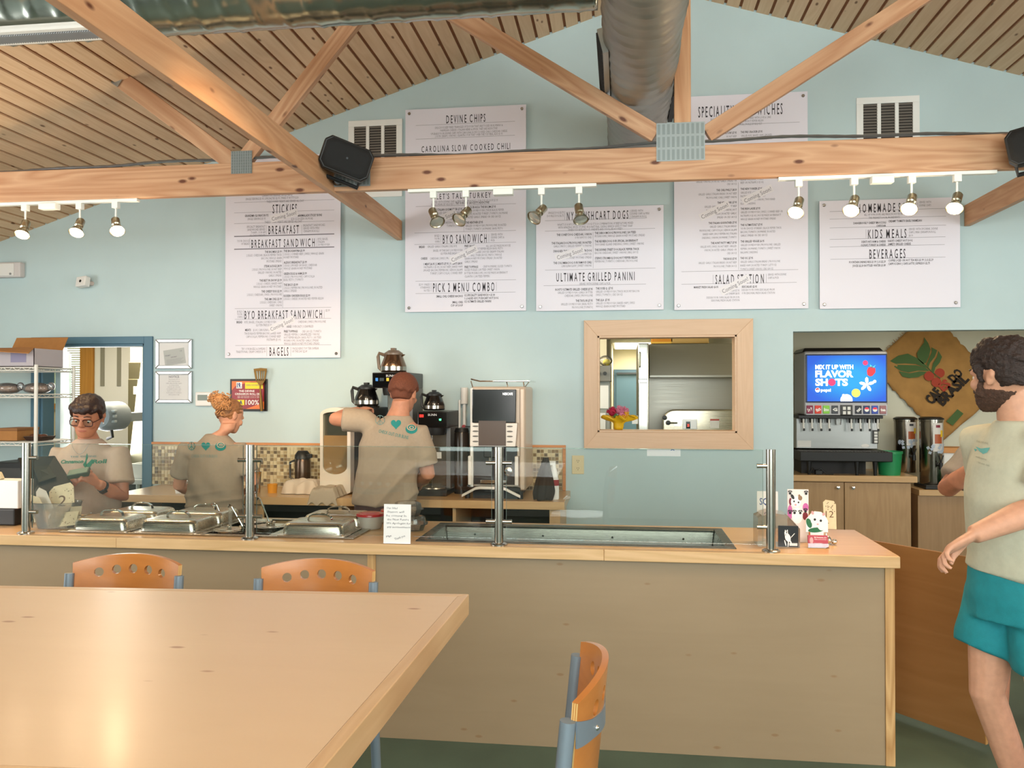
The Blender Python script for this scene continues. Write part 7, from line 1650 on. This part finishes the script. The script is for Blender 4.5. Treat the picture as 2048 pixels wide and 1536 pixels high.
tee = mat('oatmeal_jersey', 'a39380', .9, noise=.05, nscale=60, bump=.15, bscale=500); tee2 = mat('pale_oat_jersey', 'bba592', .9, noise=.05, nscale=60, bump=.15, bscale=500); tee3 = mat('pale_sage_jersey', 'b9b7a2', .9, noise=.05, nscale=60, bump=.15, bscale=500); tee4 = mat('grey_jersey', '948c82', .9, noise=.05, nscale=60)
teal_print = mat('teal_print', '1d7f7c', .8); grey_print = mat('faded_teal_print', '6f8f8c', .8)
eye_w = mat('eye_white','d8d4cc',.3); eye_d = mat('eye_dark','20140e',.2); lip_m = mat('lip','a8604e',.5)
def build(t, J, mw, skin, voxel, torso, limbs, head, hands=(), extra=None, sm=4):
    """torso: rings (x,y,z,a,b); limbs: [(pts, radii)]; head: (pivot, Euler, scale)"""
    m = M(); m.rings([ell((x,y,z),a,b) for x,y,z,a,b in torso])
    for pts, rad in limbs: m.tube([Vector(p) for p in pts], rad, 14)
    hm = head_m(); pv, eu, sc = head; X = Matrix.Translation(Vector(pv)) @ Euler(eu).to_matrix().to_4x4() @ Matrix.Scale(sc,4)
    hm.xf(X); m.add(hm.v, hm.f)
    for h in hands: hand(m, *h[0], **h[1])
    if extra: extra(m)
    me = fuse(m, voxel, sm, 'body'); o = ob('body', me, skin, t, smooth='all')
    return me, X
def garment(t, name, mt, rings_, limbs, voxel=.009, sm=5, folds=None, ang=0):
    m = M(); m.rings([ell((x,y,z),a,b) for x,y,z,a,b in rings_])
    for pts, rad in limbs: m.tube([Vector(p) for p in pts], rad, 16)
    me = fuse(m, voxel, sm+5, name)
    if folds: displace(me, folds)
    o = ob(name, me, mt, t, smooth='all'); return me
def lens_frame(m, c, w, h, X, r=.0022):
    pts = [X @ Vector((c[0]+w*math.copysign(abs(math.cos(q))**.6,math.cos(q)), c[1], c[2]+h*math.copysign(abs(math.sin(q))**.6,math.sin(q)))) for q in [2*math.pi*i/22 for i in range(22)]]
    m.tube(pts, r, 6, loop=True)
def face(t, X, brow, eyes_down=False, lip=True):
    for s in (-1,1):
        e = ob('eye', M().ball(X @ Vector((s*.031,-.0745,.122)), .0118*X.to_scale()[0], 14, 10), eye_w, t, smooth='all')
        ob('iris', M().ball(X @ Vector((s*.031,-.0820,.1205-.004*eyes_down)), .0062*X.to_scale()[0], 10, 8), eye_d, e, smooth='all')
        lidm = M().ball((0,0,0), (.0135,.0135,.0135), 14, 8); lidm.v = [p for p in lidm.v]
        ob('eyebrow', M().tube([X @ Vector(p) for p in ((s*.014,-.099,.148),(s*.030,-.098,.153),(s*.048,-.086,.148))], [.0028,.0032,.0018], 7), brow, t, smooth=True)
    if lip: ob('mouth', M().tube([X @ Vector(p) for p in ((-.023,-.089,.0665),(-.010,-.0965,.068),(0,-.0965,.0672),(.010,-.0965,.068),(.023,-.089,.0665))], [.002,.0045,.004,.0045,.002], 7), lip_m, t, smooth=True)

def V(*a): return Vector(a)
# ---- man in grey tee, seen from behind with the left arm raised
Y = 4.98; b = aty(786, 900, Y)
t, J, mw = person('person', 'person in an oatmeal tee with teal prints, back turned, one arm raised', (b.x, Y, 0), math.pi, skin_r)
sL, sR = J(730,842,Y), J(838,868,Y); eL, wL = J(670,838,4.95), J(716,822,5.19); eR, wR = J(856,950,5.0), J(832,966,5.21)
hx = J(770,1000,Y).x; px_ = lambda u, v: J(u,v,Y)
tor = [(hx,0,.80,.15,.11),(hx,0,.90,.175,.125),(J(772,980,Y).x,0,1.02,.165,.12),(J(778,930,Y).x,0,1.17,.165,.12),(J(784,880,Y).x,0,1.32,.175,.115),(J(788,850,Y).x,0,1.41,.155,.09),(J(795,835,Y).x,0,1.465,.075,.07),(J(800,818,Y).x,-.01,1.53,.058,.06),(J(802,805,Y).x,-.01,1.57,.055,.06)]
legs = [([(hx+s*.09,0,.88),(hx+s*.10,-.01,.48),(hx+s*.10,.03,.07)], [.088,.06,.04]) for s in (-1,1)] + [([(hx+s*.10,.05,.04),(hx+s*.10,-.10,.03)], [.045,.035]) for s in (-1,1)]
arms = [([sL*.9+V(hx,0,1.40)*.1,sL,sL+(eL-sL)*.5,eL,eL+(wL-eL)*.4,wL],[.06,.062,.052,.044,.044,.030]),([sR*.9+V(hx,0,1.40)*.1,sR,sR+(eR-sR)*.5,eR,eR+(wR-eR)*.4,wR],[.06,.062,.052,.044,.044,.030])]
hp = J(803,822,Y+.02); hp.z = 1.492
me, X = build(t, J, mw, skin_r, .0065, tor, legs+arms, ((hp.x,-.02,1.490), (R(14),R(-2),R(-6)), 1.02), [((wL,(wL-eL),(0,0,-1)),dict(curl=.5)),((wR,(wR-eR),(0,0,-1)),dict(curl=.6,thumb=-1))])
hm = M()
for i in range(160):
    q = i*2.399; zf = i/160; z = .125+.11*zf; rr_ = .082*math.sqrt(max(0,1-((z-.14)/.10)**2))+.004
    c = V(rr_*.92*math.cos(q), .014+rr_*1.18*math.sin(q), z)
    if c.y > -.055 and (z > .155 or c.y > .03): hm.ball(X @ c, .016, 8, 6)
hm.ball(X @ V(0,.012,.155), .083, 16, 12)
hm.rings([[X @ Vector(p) for p in ell((0,y,z),a,b)] for z,a,b,y in ((.075,.052,.055,.045),(.10,.066,.074,.032),(.14,.075,.088,.020))])
hme = fuse(hm, .006, 8, 'short_hair'); displace(hme, lambda co,no: .0010*nz(co,150)); ob('short_hair', hme, mat('auburn_buzz','6b3a26',.8,noise=.25,nscale=150), t, smooth='all')
def folds1(co, no):
    z = co[:,2]; x = co[:,0]
    a = .022*((1-np.abs(np.sin((z*1.1+x*.9)*17+.8*np.sin(x*9))))**1.6-.35)*np.clip((1.36-z)*3,0,1)*np.clip(.6-(x-.0)*1.5,.25,1)
    return a+.003*nz(co,14)
shirt = garment(t, 'tee_shirt', tee, [(hx,0,.925,.205,.145),(hx+.003,0,.99,.205,.145),(J(773,960,Y).x,0,1.08,.198,.142),(J(778,930,Y).x,0,1.17,.195,.14),(J(782,890,Y).x,0,1.29,.203,.138),(J(786,858,Y).x,0,1.375,.186,.112),(J(790,845,Y).x,0,1.43,.125,.088),(J(796,836,Y).x,-.004,1.478,.074,.076)],
    [([V(hx,0,1.36)*.5+sL*.5, sL, sL+(eL-sL)*.45, sL+(eL-sL)*.74],[.065,.074,.076,.076]), ([V(hx,0,1.36)*.5+sR*.5, sR, sR+(eR-sR)*.45, sR+(eR-sR)*.78],[.065,.076,.080,.082])], .009, 5, folds1)
pr = [pring(760,840,9.6,1.1), pbar(760,831,760,849,1.1), pbar(760,840,753.5,847,1.1), pbar(760,840,766.5,847,1.1)]
conform(t, mw, shirt, 'printed_peace_sign', grey_print, pr)
conform(t, mw, shirt, 'printed_heart', teal_print, [pheart(792,848,20.5)])
conform(t, mw, shirt, 'printed_roll', teal_print, [ppoly([(823+12*math.cos(q), 858+9.5*math.sin(q)) for q in [6.283*i/26 for i in range(26)]])])
conform(t, mw, shirt, 'printed_swirl', tee2, [pring(823,854.5,6.6,1.5,26,1.45), pring(823,855,3.2,1.3,22,1.5)], .004)
conform(t, mw, shirt, 'lettering', teal_print, [ptext('CHECK OUT OUR BUNS', 757, 865, 816, 878.5, 6.5, 0)])
garment(t, 'shorts', mat('dark_shorts','3a3438',.9), [(hx,0,.80,.18,.14),(hx,0,.88,.195,.142),(hx,0,.95,.192,.138)], [([(hx+s*.085,0,.86),(hx+s*.10,0,.56)],[.10,.105]) for s in (-1,1)], .010, 3)

# ---- woman with a curly bun, seen from behind
Y = 5.03; b = aty(430, 900, Y)
t, J, mw = person('person', 'person in an oatmeal tee with a curly ginger hair bun, back turned', (b.x, Y, 0), math.pi-R(8), skin_w)
k = .88; sL, sR = J(373,900,Y), J(477,900,Y); eL, wL = J(358,972,5.08), J(388,985,5.26); eR, wR = J(505,965,5.06), J(500,975,5.25)
tor = [(0,0,.70,.15,.11),(0,0,.82,.175,.125),(0,0,.93,.15,.11),(0,0,1.08,.145,.105),(0,-.01,1.22,.16,.105),(0,-.01,1.285,.14,.085),(.0,-.015,1.335,.060,.06),(J(450,880,Y).x,-.03,1.38,.047,.05),(J(452,870,Y).x,-.04,1.42,.046,.05)]
legs = [([(s*.085,0,.78),(s*.09,-.01,.43),(s*.09,.03,.07)], [.085,.058,.036]) for s in (-1,1)] + [([(s*.09,.05,.04),(s*.09,-.09,.03)], [.04,.03]) for s in (-1,1)]
arms = [([V(0,0,1.25)*.15+sL*.85,sL,(sL+eL)/2,eL,eL+(wL-eL)*.4,wL],[.05,.054,.046,.039,.038,.026]),([V(0,0,1.25)*.15+sR*.85,sR,(sR+eR)/2,eR,eR+(wR-eR)*.4,wR],[.05,.054,.046,.039,.038,.026])]
hp = J(449,873,Y+.03)
me, X = build(t, J, mw, skin_w, .0062, tor, legs+arms, ((hp.x,hp.y,1.362), (R(24),R(2),R(-16)), .92), [((wL,(wL-eL),(0,0,-1)),dict(curl=.5,s=.9)),((wR,(wR-eR),(0,0,-1)),dict(curl=.5,s=.9,thumb=-1))])
ginger = mat('ginger_hair', 'a06c42', .6, noise=.35, nscale=60, bump=.5, bscale=160, stretch=(1,1,.35))
hm = M(); hm.rings([[X @ Vector(p) for p in ell((0,y,z),a,b)] for z,a,b,y in ((.085,.058,.060,.040),(.11,.072,.078,.032),(.145,.081,.092,.022),(.18,.080,.094,.018),(.21,.070,.080,.018),(.232,.05,.055,.018),(.243,.02,.024,.018))])
hme = fuse(hm, .006, 3, 'pinned_hair'); displace(hme, lambda co,no: .0025*np.sin(co[:,2]*260+co[:,0]*120)+.003*nz(co,60)); ob('pinned_hair', hme, ginger, t, smooth='all')
bc = J(439,804,Y-.03); bm2 = M(); rb = random.Random(11)
for i in range(95):
    d = V(rb.gauss(0,1), rb.gauss(0,1), rb.gauss(0,1)).normalized(); r0_ = rb.uniform(.025,.066); c = bc+V(d.x*1.1,d.y,d.z*1.15)*r0_; ax = V(rb.gauss(0,1),rb.gauss(0,1),rb.gauss(0,1)).normalized(); u_ = ax.orthogonal().normalized(); w_ = ax.cross(u_); rr_ = rb.uniform(.008,.016)
    bm2.tube([c+u_*rr_*math.cos(q)+w_*rr_*math.sin(q)+ax*q*.0022 for q in [j*.6 for j in range(16)]], .0032, 5)
bm2.ball(bc, (.052,.05,.056), 14, 10); ob('curly_bun', bm2, mat('bright_ginger','cf9660',.55,noise=.2,nscale=50), t, smooth='all')
ob('earring', M().ball(X @ V(.084,.012,.088), .004, 8, 6), chrome, t, smooth='all')
def folds2(co, no):
    z = co[:,2]; x = co[:,0]
    return .014*((1-np.abs(np.sin(z*48+1.4*np.sin(x*7))))**1.5-.3)*np.clip((1.04-z)*9,0,1)+.010*np.sin((z*.7-x*.9)*40)*np.clip((1.2-z)*4,0,1)*.6+.003*nz(co,14)
shirt = garment(t, 'tee_shirt', tee, [(0,0,.80,.205,.14),(0,0,.88,.20,.137),(0,0,.96,.192,.132),(0,-.005,1.10,.185,.128),(0,-.01,1.21,.188,.122),(0,-.012,1.265,.168,.10),(0,-.015,1.315,.11,.078),(.006,-.018,1.352,.062,.066)],
    [([V(0,0,1.2)*.4+sL*.6, sL, (sL+eL)/2, sL+(eL-sL)*.72],[.062,.066,.070,.072]), ([V(0,0,1.2)*.4+sR*.6, sR, (sR+eR)/2, sR+(eR-sR)*.72],[.062,.066,.070,.072])], .009, 5, folds2)
conform(t, mw, shirt, 'printed_peace_sign', teal_print, [pring(383,892,8.5,1.1,24,.85), pbar(383,884,383,900,1.1), pbar(383,892,378,898,1.1), pbar(383,892,388,898,1.1)])
conform(t, mw, shirt, 'printed_heart', teal_print, [pheart(411.5,892,18)])
conform(t, mw, shirt, 'printed_roll', teal_print, [ppoly([(441+11*math.cos(q), 893+8.5*math.sin(q)) for q in [6.283*i/26 for i in range(26)]])])
conform(t, mw, shirt, 'printed_swirl', tee2, [pring(441.5,890,5.8,1.4,26,1.4), pring(442,890,2.6,1.1,22,1.4)], .004)
conform(t, mw, shirt, 'lettering', grey_print, [ptext('CHECK OUT OUR BUNS', 383, 915, 435, 915, 6, 0)])
garment(t, 'trousers', mat('khaki_trousers','8a7866',.9), [(0,0,.70,.175,.135),(0,0,.79,.19,.138),(0,0,.87,.185,.13)], [([(s*.085,0,.78),(s*.09,0,.1)],[.10,.075]) for s in (-1,1)], .010, 3)

# ---- cashier with glasses, looking down
Y = 4.56; b = aty(178, 900, Y)
t, J, mw = person('person', 'person with short dark hair and glasses looking down behind the till', (b.x, Y, 0), R(6), skin_t)
sL, sR = J(238,908,Y), J(122,908,Y); eL, wL = J(243,993,4.50), J(196,968,4.33); eR, wR = J(108,985,4.48), J(148,962,4.31)
tor = [(0,0,.70,.15,.11),(0,0,.84,.17,.12),(0,0,.95,.145,.105),(0,0,1.10,.15,.11),(0,0,1.22,.155,.105),(0,0,1.285,.135,.085),(0,.0,1.335,.062,.062),(-.004,-.012,1.38,.05,.052),(-.006,-.025,1.42,.048,.052)]
legs = [([(s*.085,0,.78),(s*.09,-.01,.43),(s*.09,.03,.07)], [.085,.058,.036]) for s in (-1,1)] + [([(s*.09,.05,.04),(s*.09,-.09,.03)], [.04,.03]) for s in (-1,1)]
arms = [([V(0,0,1.22)*.15+sL*.85,sL,(sL+eL)/2,eL,eL+(wL-eL)*.4,wL],[.052,.056,.048,.042,.040,.027]),([V(0,0,1.22)*.15+sR*.85,sR,(sR+eR)/2,eR,eR+(wR-eR)*.4,wR],[.052,.056,.048,.042,.040,.027])]
hp = J(177,884,Y-.02)
me, X = build(t, J, mw, skin_t, .0052, tor, legs+arms, ((hp.x,hp.y,1.352), (R(15),R(4),R(9)), 1.05), [((wL,(wL-eL)+V(-.05,0,.06),(-.3,.4,-.5)),dict(curl=.9,s=.9,thumb=-1)),((wR,(wR-eR)+V(.05,0,.05),(.5,.5,-.3)),dict(curl=.7,s=.9,thumb=1))], sm=3)
dk_hair = mat('dark_brown_hair', '2c1712', .5, noise=.3, nscale=60, bump=.4, bscale=120)
face(t, X, dk_hair, True)
hm = M(); hm.rings([[X @ Vector(p) for p in ell((0,y,z),a,b)] for z,a,b,y in ((.10,.066,.062,.05),(.13,.080,.078,.036),(.165,.085,.092,.020),(.195,.082,.098,.010),(.22,.070,.086,.008),(.240,.048,.06,.008),(.25,.02,.024,.008))])
for i in range(16):
    q = math.pi*(1.08+.84*i/15); hm.ball(X @ V(.078*math.cos(q), .006+.098*math.sin(q), .182+.006*math.sin(i*2.1)), (.020,.018,.020), 8, 6)
hm.ball(X @ V(-.045,-.072,.190), (.034,.022,.022)); hm.ball(X @ V(.02,-.085,.192), (.035,.020,.020))
for s in (-1,1): hm.tube([X @ V(s*.074,-.028,.17), X @ V(s*.077,-.022,.14), X @ V(s*.074,-.020,.118)], [.018,.013,.006], 8)
hme = fuse(hm, .005, 7, 'short_dark_hair'); displace(hme, lambda co,no: .0012*np.sin(co[:,0]*260+co[:,2]*130)+.003*nz(co,45)); ob('short_dark_hair', hme, dk_hair, t, smooth='all')
gm_ = M()
for s in (-1,1): lens_frame(gm_, (s*.033,-.099,.116), .0265, .0185, X, .0026); gm_.tube([X @ V(s*.059,-.097,.120), X @ V(s*.078,-.04,.124), X @ V(s*.080,.014,.122)], .0022, 6)
gm_.tube([X @ V(-.007,-.099,.121), X @ V(0,-.104,.123), X @ V(.007,-.099,.121)], .0022, 6)
gl_o = ob('eyeglasses', gm_, mat('dark_red_acetate','3a1414',.3), t, smooth=True)
lm = M()
for s in (-1,1): lm.add([X @ V(s*.033+.025*math.copysign(abs(math.cos(q))**.6,math.cos(q)), -.099, .116+.0175*math.copysign(abs(math.sin(q))**.6,math.sin(q))) for q in [6.283*i/20 for i in range(20)]],[tuple(range(20))])
ob('lens', lm, gl_clear, gl_o, fixn=False)
ob('earring', M().ball(X @ V(.080,.004,.088), .0045, 8, 6), white_pl, t, smooth='all')
ob('necklace', M().tube([V(.055*math.sin(q), -.012-.075*math.cos(q*.5)-.02, 1.325-.065*math.cos(q)**2*(1 if abs(q)<1.57 else 0)) for q in [(-1.3+2.6*i/16) for i in range(17)]], .0014, 5), silver, t)
def folds3(co, no):
    z = co[:,2]; x = co[:,0]
    return .008*np.sin((z*.6+x*.8)*38+np.sin(z*12))*np.clip((1.2-z)*4,0,1)+.003*nz(co,16)
shirt = garment(t, 'tee_shirt', tee2, [(0,0,.78,.195,.14),(0,0,.90,.185,.13),(0,0,1.02,.183,.13),(0,0,1.14,.182,.132),(0,0,1.22,.182,.125),(0,0,1.275,.16,.10),(0,0,1.318,.10,.08),(0,-.002,1.345,.068,.072)],
    [([V(0,0,1.2)*.4+sL*.6, sL, (sL+eL)/2, sL+(eL-sL)*.70],[.062,.066,.074,.080]), ([V(0,0,1.2)*.4+sR*.6, sR, (sR+eR)/2, sR+(eR-sR)*.72],[.062,.066,.074,.080])], .0085, 6, folds3)
conform(t, mw, shirt, 'lettering', grey_print, [ptext('THE DEVINE', 140, 915, 193, 914, 3.2, .01)])
l_ = conform(t, mw, shirt, 'lettering', mat('green_print','2f7d62',.8), [ptext('Cinnamon', 121, 927, 166, 926, 7, .03, .25), ptext('Roll', 185, 927, 212, 926, 7.5, .03, .25)])
conform(t, mw, shirt, 'printed_emblem', mat('green_print','2f7d62',.8), [ppoly([(166,930),(174,906),(176,914),(172,938)]), ppoly([(177,940),(172,930),(184,918),(188,922)])])
ob('wrist_watch', M().tube([wL+(eL-wL)*.16+V(0,0,0)]+[wL+(eL-wL)*.24], [.0335,.0345], 18), black_pl, t, smooth=True)
wd = (eL-wL).normalized(); wp = wL+(eL-wL)*.20; fc = (Vector((-.1,-1,.15))-wd*Vector((-.1,-1,.15)).dot(wd)).normalized()
qm = Matrix([wd.cross(fc), wd, fc]).transposed(); ob('watch_face', M().cbox(wp+fc*.036, (.036,.030,.010), qm), black_gl, t, bevel=.004)
# booklet in the cashier's hands
p = aty(158, 946, 4.26)
bk = T('green_booklet', 'small dark green box held in the cashier hands', 'box', p, Euler((R(28), R(-10), R(16))))
ob('cover', M().box(-.055,.055,-.03,.03,-.014,.012), mat('bottle_green','2f4638',.45), bk, bevel=.002); ob('top_sheet', M().box(-.05,.05,-.026,.026,.012,.0135), mat('booklet_teal','5a7468',.5), bk)

# ---- visitor in teal shorts walking past at the right
Y = 3.22; b = aty(2036, 900, Y)
t, J, mw = person('person', 'bearded person in a pale tee and teal shorts walking past the counter', (b.x, Y, 0), R(-72), skin_p)
sL = V(.18,.0,1.432); sR = V(-.18,0,1.432); eL, wL = J(2085,1012,3.02), J(1946,1070,2.96); eR, wR = V(-.23,.12,1.17), V(-.22,.10,.92)
tor = [(0,0,.83,.155,.115),(0,0,.94,.178,.13),(0,0,1.07,.162,.12),(0,-.005,1.22,.172,.125),(0,0,1.36,.182,.12),(0,.005,1.45,.16,.095),(0,.005,1.51,.072,.068),(0,-.01,1.57,.060,.063),(0,-.02,1.62,.058,.062)]
kneeR = V(-.10,-.05,.50); kneeL = V(.10,.03,.50)
legs = [([V(-.09,0,.90),V(-.095,-.03,.70),kneeR,V(-.10,.03,.30),V(-.10,.10,.09)],[.10,.082,.060,.056,.040]), ([V(.09,0,.90),V(.095,.02,.70),kneeL,V(.10,.05,.32),V(.10,.06,.08)],[.10,.082,.062,.060,.040]),
        ([V(.10,.09,.045),V(.10,-.09,.035)],[.045,.036]), ([V(-.10,.13,.06),V(-.10,-.05,.035)],[.045,.036])]
arms = [([V(.10,0,1.44),sL,(sL+eL)/2,eL,eL+(wL-eL)*.35,wL],[.06,.064,.054,.046,.047,.031]),([V(-.10,0,1.44),sR,(sR+eR)/2,eR,eR+(wR-eR)*.35,wR],[.06,.064,.054,.046,.046,.031])]
hd_ = J(1985,829,Y); 
me, X = build(t, J, mw, skin_p, .0055, tor, legs+arms, ((.0,-.055,1.548), (R(4),R(0),R(-80)), 1.06), [((wL,J(1900,1098,2.95)-wL,(V(.5,.7,-.25))),dict(curl=.62,s=1.06,thumb=-1,spread=.25)),((wR,wR-eR,(1,0,0)),dict(curl=.6,s=1.05,thumb=1))], sm=3)
dkb = mat('curly_dark_hair', '2a1a14', .65, noise=.4, nscale=70, bump=.6, bscale=130)
face(t, X, dkb, False)
hm = M(); hm.rings([[X @ Vector(p) for p in ell((0,y,z),a,b)] for z,a,b,y in ((.085,.058,.052,.052),(.12,.076,.074,.040),(.155,.083,.092,.022),(.19,.083,.100,.012),(.22,.074,.092,.008),(.245,.052,.066,.006),(.258,.02,.028,.006))])
rb = random.Random(21)
for i in range(420):
    q = rb.uniform(0,6.28); z = rb.uniform(.165,.250); f = math.sqrt(max(0,1-((z-.165)/.098)**2)); c = V(.079*f*math.cos(q), .010+.100*f*math.sin(q), z)
    hm.ball(X @ c, rb.uniform(.008,.014), 7, 5)
for s in (-1,1): hm.tube([X @ V(s*.078,-.035,.165), X @ V(s*.079,-.022,.13), X @ V(s*.075,-.018,.10)], [.016,.012,.010], 8)
hme = fuse(hm, .0048, 1, 'curly_hair'); displace(hme, lambda co,no: .005*nz(co,60,3)+.003*nz(co,140,8)); ob('curly_hair', hme, dkb, t, smooth='all')
bd = M()
bd.rings([[X @ Vector(p) for p in ell((0,y,z),a,b)] for z,a,b,y in ((.002,.020,.022,-.052),(.012,.036,.040,-.045),(.03,.050,.058,-.036),(.05,.0595,.070,-.026),(.066,.0635,.076,-.0185),(.078,.064,.074,-.014))])
for s in (-1,1): bd.tube([X @ V(s*.060,-.045,.06), X @ V(s*.070,-.028,.088), X @ V(s*.074,-.020,.118)], [.014,.011,.008], 8)
bd.tube([X @ V(-.026,-.090,.070), X @ V(-.012,-.0985,.079), X @ V(0,-.099,.079), X @ V(.012,-.0985,.079), X @ V(.026,-.090,.070)], [.006,.0065,.005,.0065,.006], 8)
bme = fuse(bd, .0045, 2, 'beard'); displace(bme, lambda co,no: .003*nz(co,130,5)); ob('beard', bme, mat('brown_beard','4a3022',.75,noise=.4,nscale=120,bump=.5,bscale=220), t, smooth='all')
def folds4(co, no):
    z = co[:,2]; y = co[:,1]; x = co[:,0]
    return .016*((1-np.abs(np.sin((z*.8-y*.7)*15+.6*np.sin(z*9+x*6))))**1.6-.35)*np.clip((1.38-z)*3,0,1)+.004*nz(co,12)
shirt = garment(t, 'tee_shirt', tee3, [(0,.0,.965,.205,.155),(0,0,1.02,.20,.152),(0,-.004,1.12,.198,.15),(0,-.004,1.25,.20,.148),(0,0,1.36,.198,.135),(0,.004,1.43,.172,.108),(0,.006,1.485,.112,.086),(0,.004,1.518,.078,.076)],
    [([V(.08,0,1.43), sL, sL+(eL-sL)*.45, sL+(eL-sL)*.72],[.078,.081,.083,.086]), ([V(-.08,0,1.43), sR, sR+(eR-sR)*.45, sR+(eR-sR)*.74],[.078,.081,.083,.086])], .009, 5, folds4)
conform(t, mw, shirt, 'printed_emblem', mat('pale_teal_print','5fa3a0',.8), [ppoly([(1951,893),(1962,897),(1970,896),(1980,895),(1974,905),(1966,908),(1958,902)]), ppoly([(1948,897),(1955,899),(1950,903)])])
conform(t, mw, shirt, 'lettering', mat('faint_grey_print','9a9c8c',.8), [ptext('THE DEVINE', 1952, 884, 1976, 889, 4, 0), ptext('welcome', 1950, 914, 1972, 921, 4, 0), ptext('to our deli', 1956, 926, 1978, 933, 4, 0)])
teal_c = mat('teal_shorts', '14818a', .8, noise=.08, nscale=40, bump=.2, bscale=300)
def folds5(co, no):
    z = co[:,2]; y = co[:,1]
    return .006*np.sin((z*.5+y)*34+2*np.sin(z*8))*np.clip((.9-z)*4,0,1)+.005*nz(co,11)
garment(t, 'teal_shorts', teal_c, [(0,0,.80,.19,.155),(0,0,.88,.198,.155),(0,0,.985,.188,.142)], [([V(-.09,-.01,.88),V(-.098,-.03,.74),V(-.103,-.05,.66)],[.112,.114,.112]),([V(.09,.01,.88),V(.098,.02,.76),V(.105,.03,.635)],[.115,.120,.118])], .009, 4, folds5)
shm = mat('dark_trainer','1e1e20',.6)
for s, yy in ((1,.0),(-1,.04)): ob('shoe', M().rings([ell((s*.10, yy+y, z), a, b, 18) for z,a,b,y in ((0,.048,.135,0),(.02,.050,.138,0),(.05,.046,.125,.005),(.085,.042,.07,.05),(.11,.038,.05,.065))]), shm, t, smooth='all')

# ---- another visitor almost hidden behind the bearded one
Y = 4.33; b = aty(2040, 900, Y)
t, J, mw = person('person', 'person in a grey tee with a bent arm, mostly hidden behind the bearded visitor', (b.x, Y, 0), R(-20), skin_r)
sR = J(1968,893,Y); eR, wR = J(1894,978,4.26), J(1946,936,4.10); sL = V(.18,0,1.37); eL, wL = V(.24,.02,1.10), V(.22,-.16,.98)
tor = [(0,0,.77,.15,.11),(0,0,.88,.17,.125),(0,0,1.0,.155,.115),(0,0,1.14,.165,.12),(0,0,1.28,.172,.115),(0,0,1.36,.15,.09),(0,0,1.40,.07,.066),(0.01,-.01,1.43,.056,.06),(0.02,-.015,1.46,.055,.06)]
legs = [([(s*.085,0,.84),(s*.09,-.01,.46),(s*.09,.03,.07)], [.09,.06,.038]) for s in (-1,1)] + [([(s*.09,.05,.04),(s*.09,-.09,.03)], [.045,.035]) for s in (-1,1)]
arms = [([V(-.1,0,1.35),sR,(sR+eR)/2,eR,eR+(wR-eR)*.4,wR],[.058,.06,.052,.046,.046,.030]),([V(.1,0,1.35),sL,(sL+eL)/2,eL,eL+(wL-eL)*.4,wL],[.058,.06,.052,.046,.046,.030])]
me, X = build(t, J, mw, skin_r, .0065, tor, legs+arms, ((0.02,-.03,1.41), (R(10),0,R(150)), 1.0), [((wR,(wR-eR),(.2,.5,-.6)),dict(curl=.7,thumb=1)),((wL,wL-eL,(-1,0,0)),dict(curl=.6,thumb=-1))])
face(t, X, dkb)
hm = M(); hm.rings([[X @ Vector(p) for p in ell((0,y,z),a,b)] for z,a,b,y in ((.10,.066,.062,.05),(.13,.080,.078,.036),(.165,.085,.092,.020),(.195,.082,.098,.012),(.22,.070,.086,.012),(.245,.03,.04,.012))])
hme = fuse(hm, .007, 2, 'dark_hair'); displace(hme, lambda co,no: .004*nz(co,60,4)); ob('dark_hair', hme, dkb, t, smooth='all')
garment(t, 'tee_shirt', tee4, [(0,0,.88,.195,.145),(0,0,1.0,.19,.14),(0,0,1.14,.19,.14),(0,0,1.28,.195,.132),(0,0,1.35,.18,.105),(0,0,1.39,.115,.082),(0,0,1.418,.076,.072)],
    [([V(-.08,0,1.33), sR, (sR+eR)/2, sR+(eR-sR)*.80],[.075,.082,.082,.080]),([V(.08,0,1.33), sL, (sL+eL)/2, sL+(eL-sL)*.75],[.075,.082,.082,.082])], .010, 5, lambda co,no: .006*np.sin((co[:,2]+co[:,0])*36)*.6+.003*nz(co,14))
garment(t, 'shorts', mat('slate_shorts','3c4650',.9), [(0,0,.76,.175,.14),(0,0,.84,.188,.142),(0,0,.90,.184,.135)], [([(s*.085,0,.83),(s*.10,0,.54)],[.10,.105]) for s in (-1,1)], .010, 3)
for s in (-1,1): ob('shoe', M().rings([ell((s*.09, y, z), a, b, 18) for z,a,b,y in ((0,.046,.13,-.01),(.02,.048,.133,-.01),(.05,.044,.12,-.005),(.085,.040,.066,.045),(.11,.036,.048,.06))]), shm, t, smooth='all')
for o_ in bpy.data.objects:
    if '_s' in o_: del o_['_s']
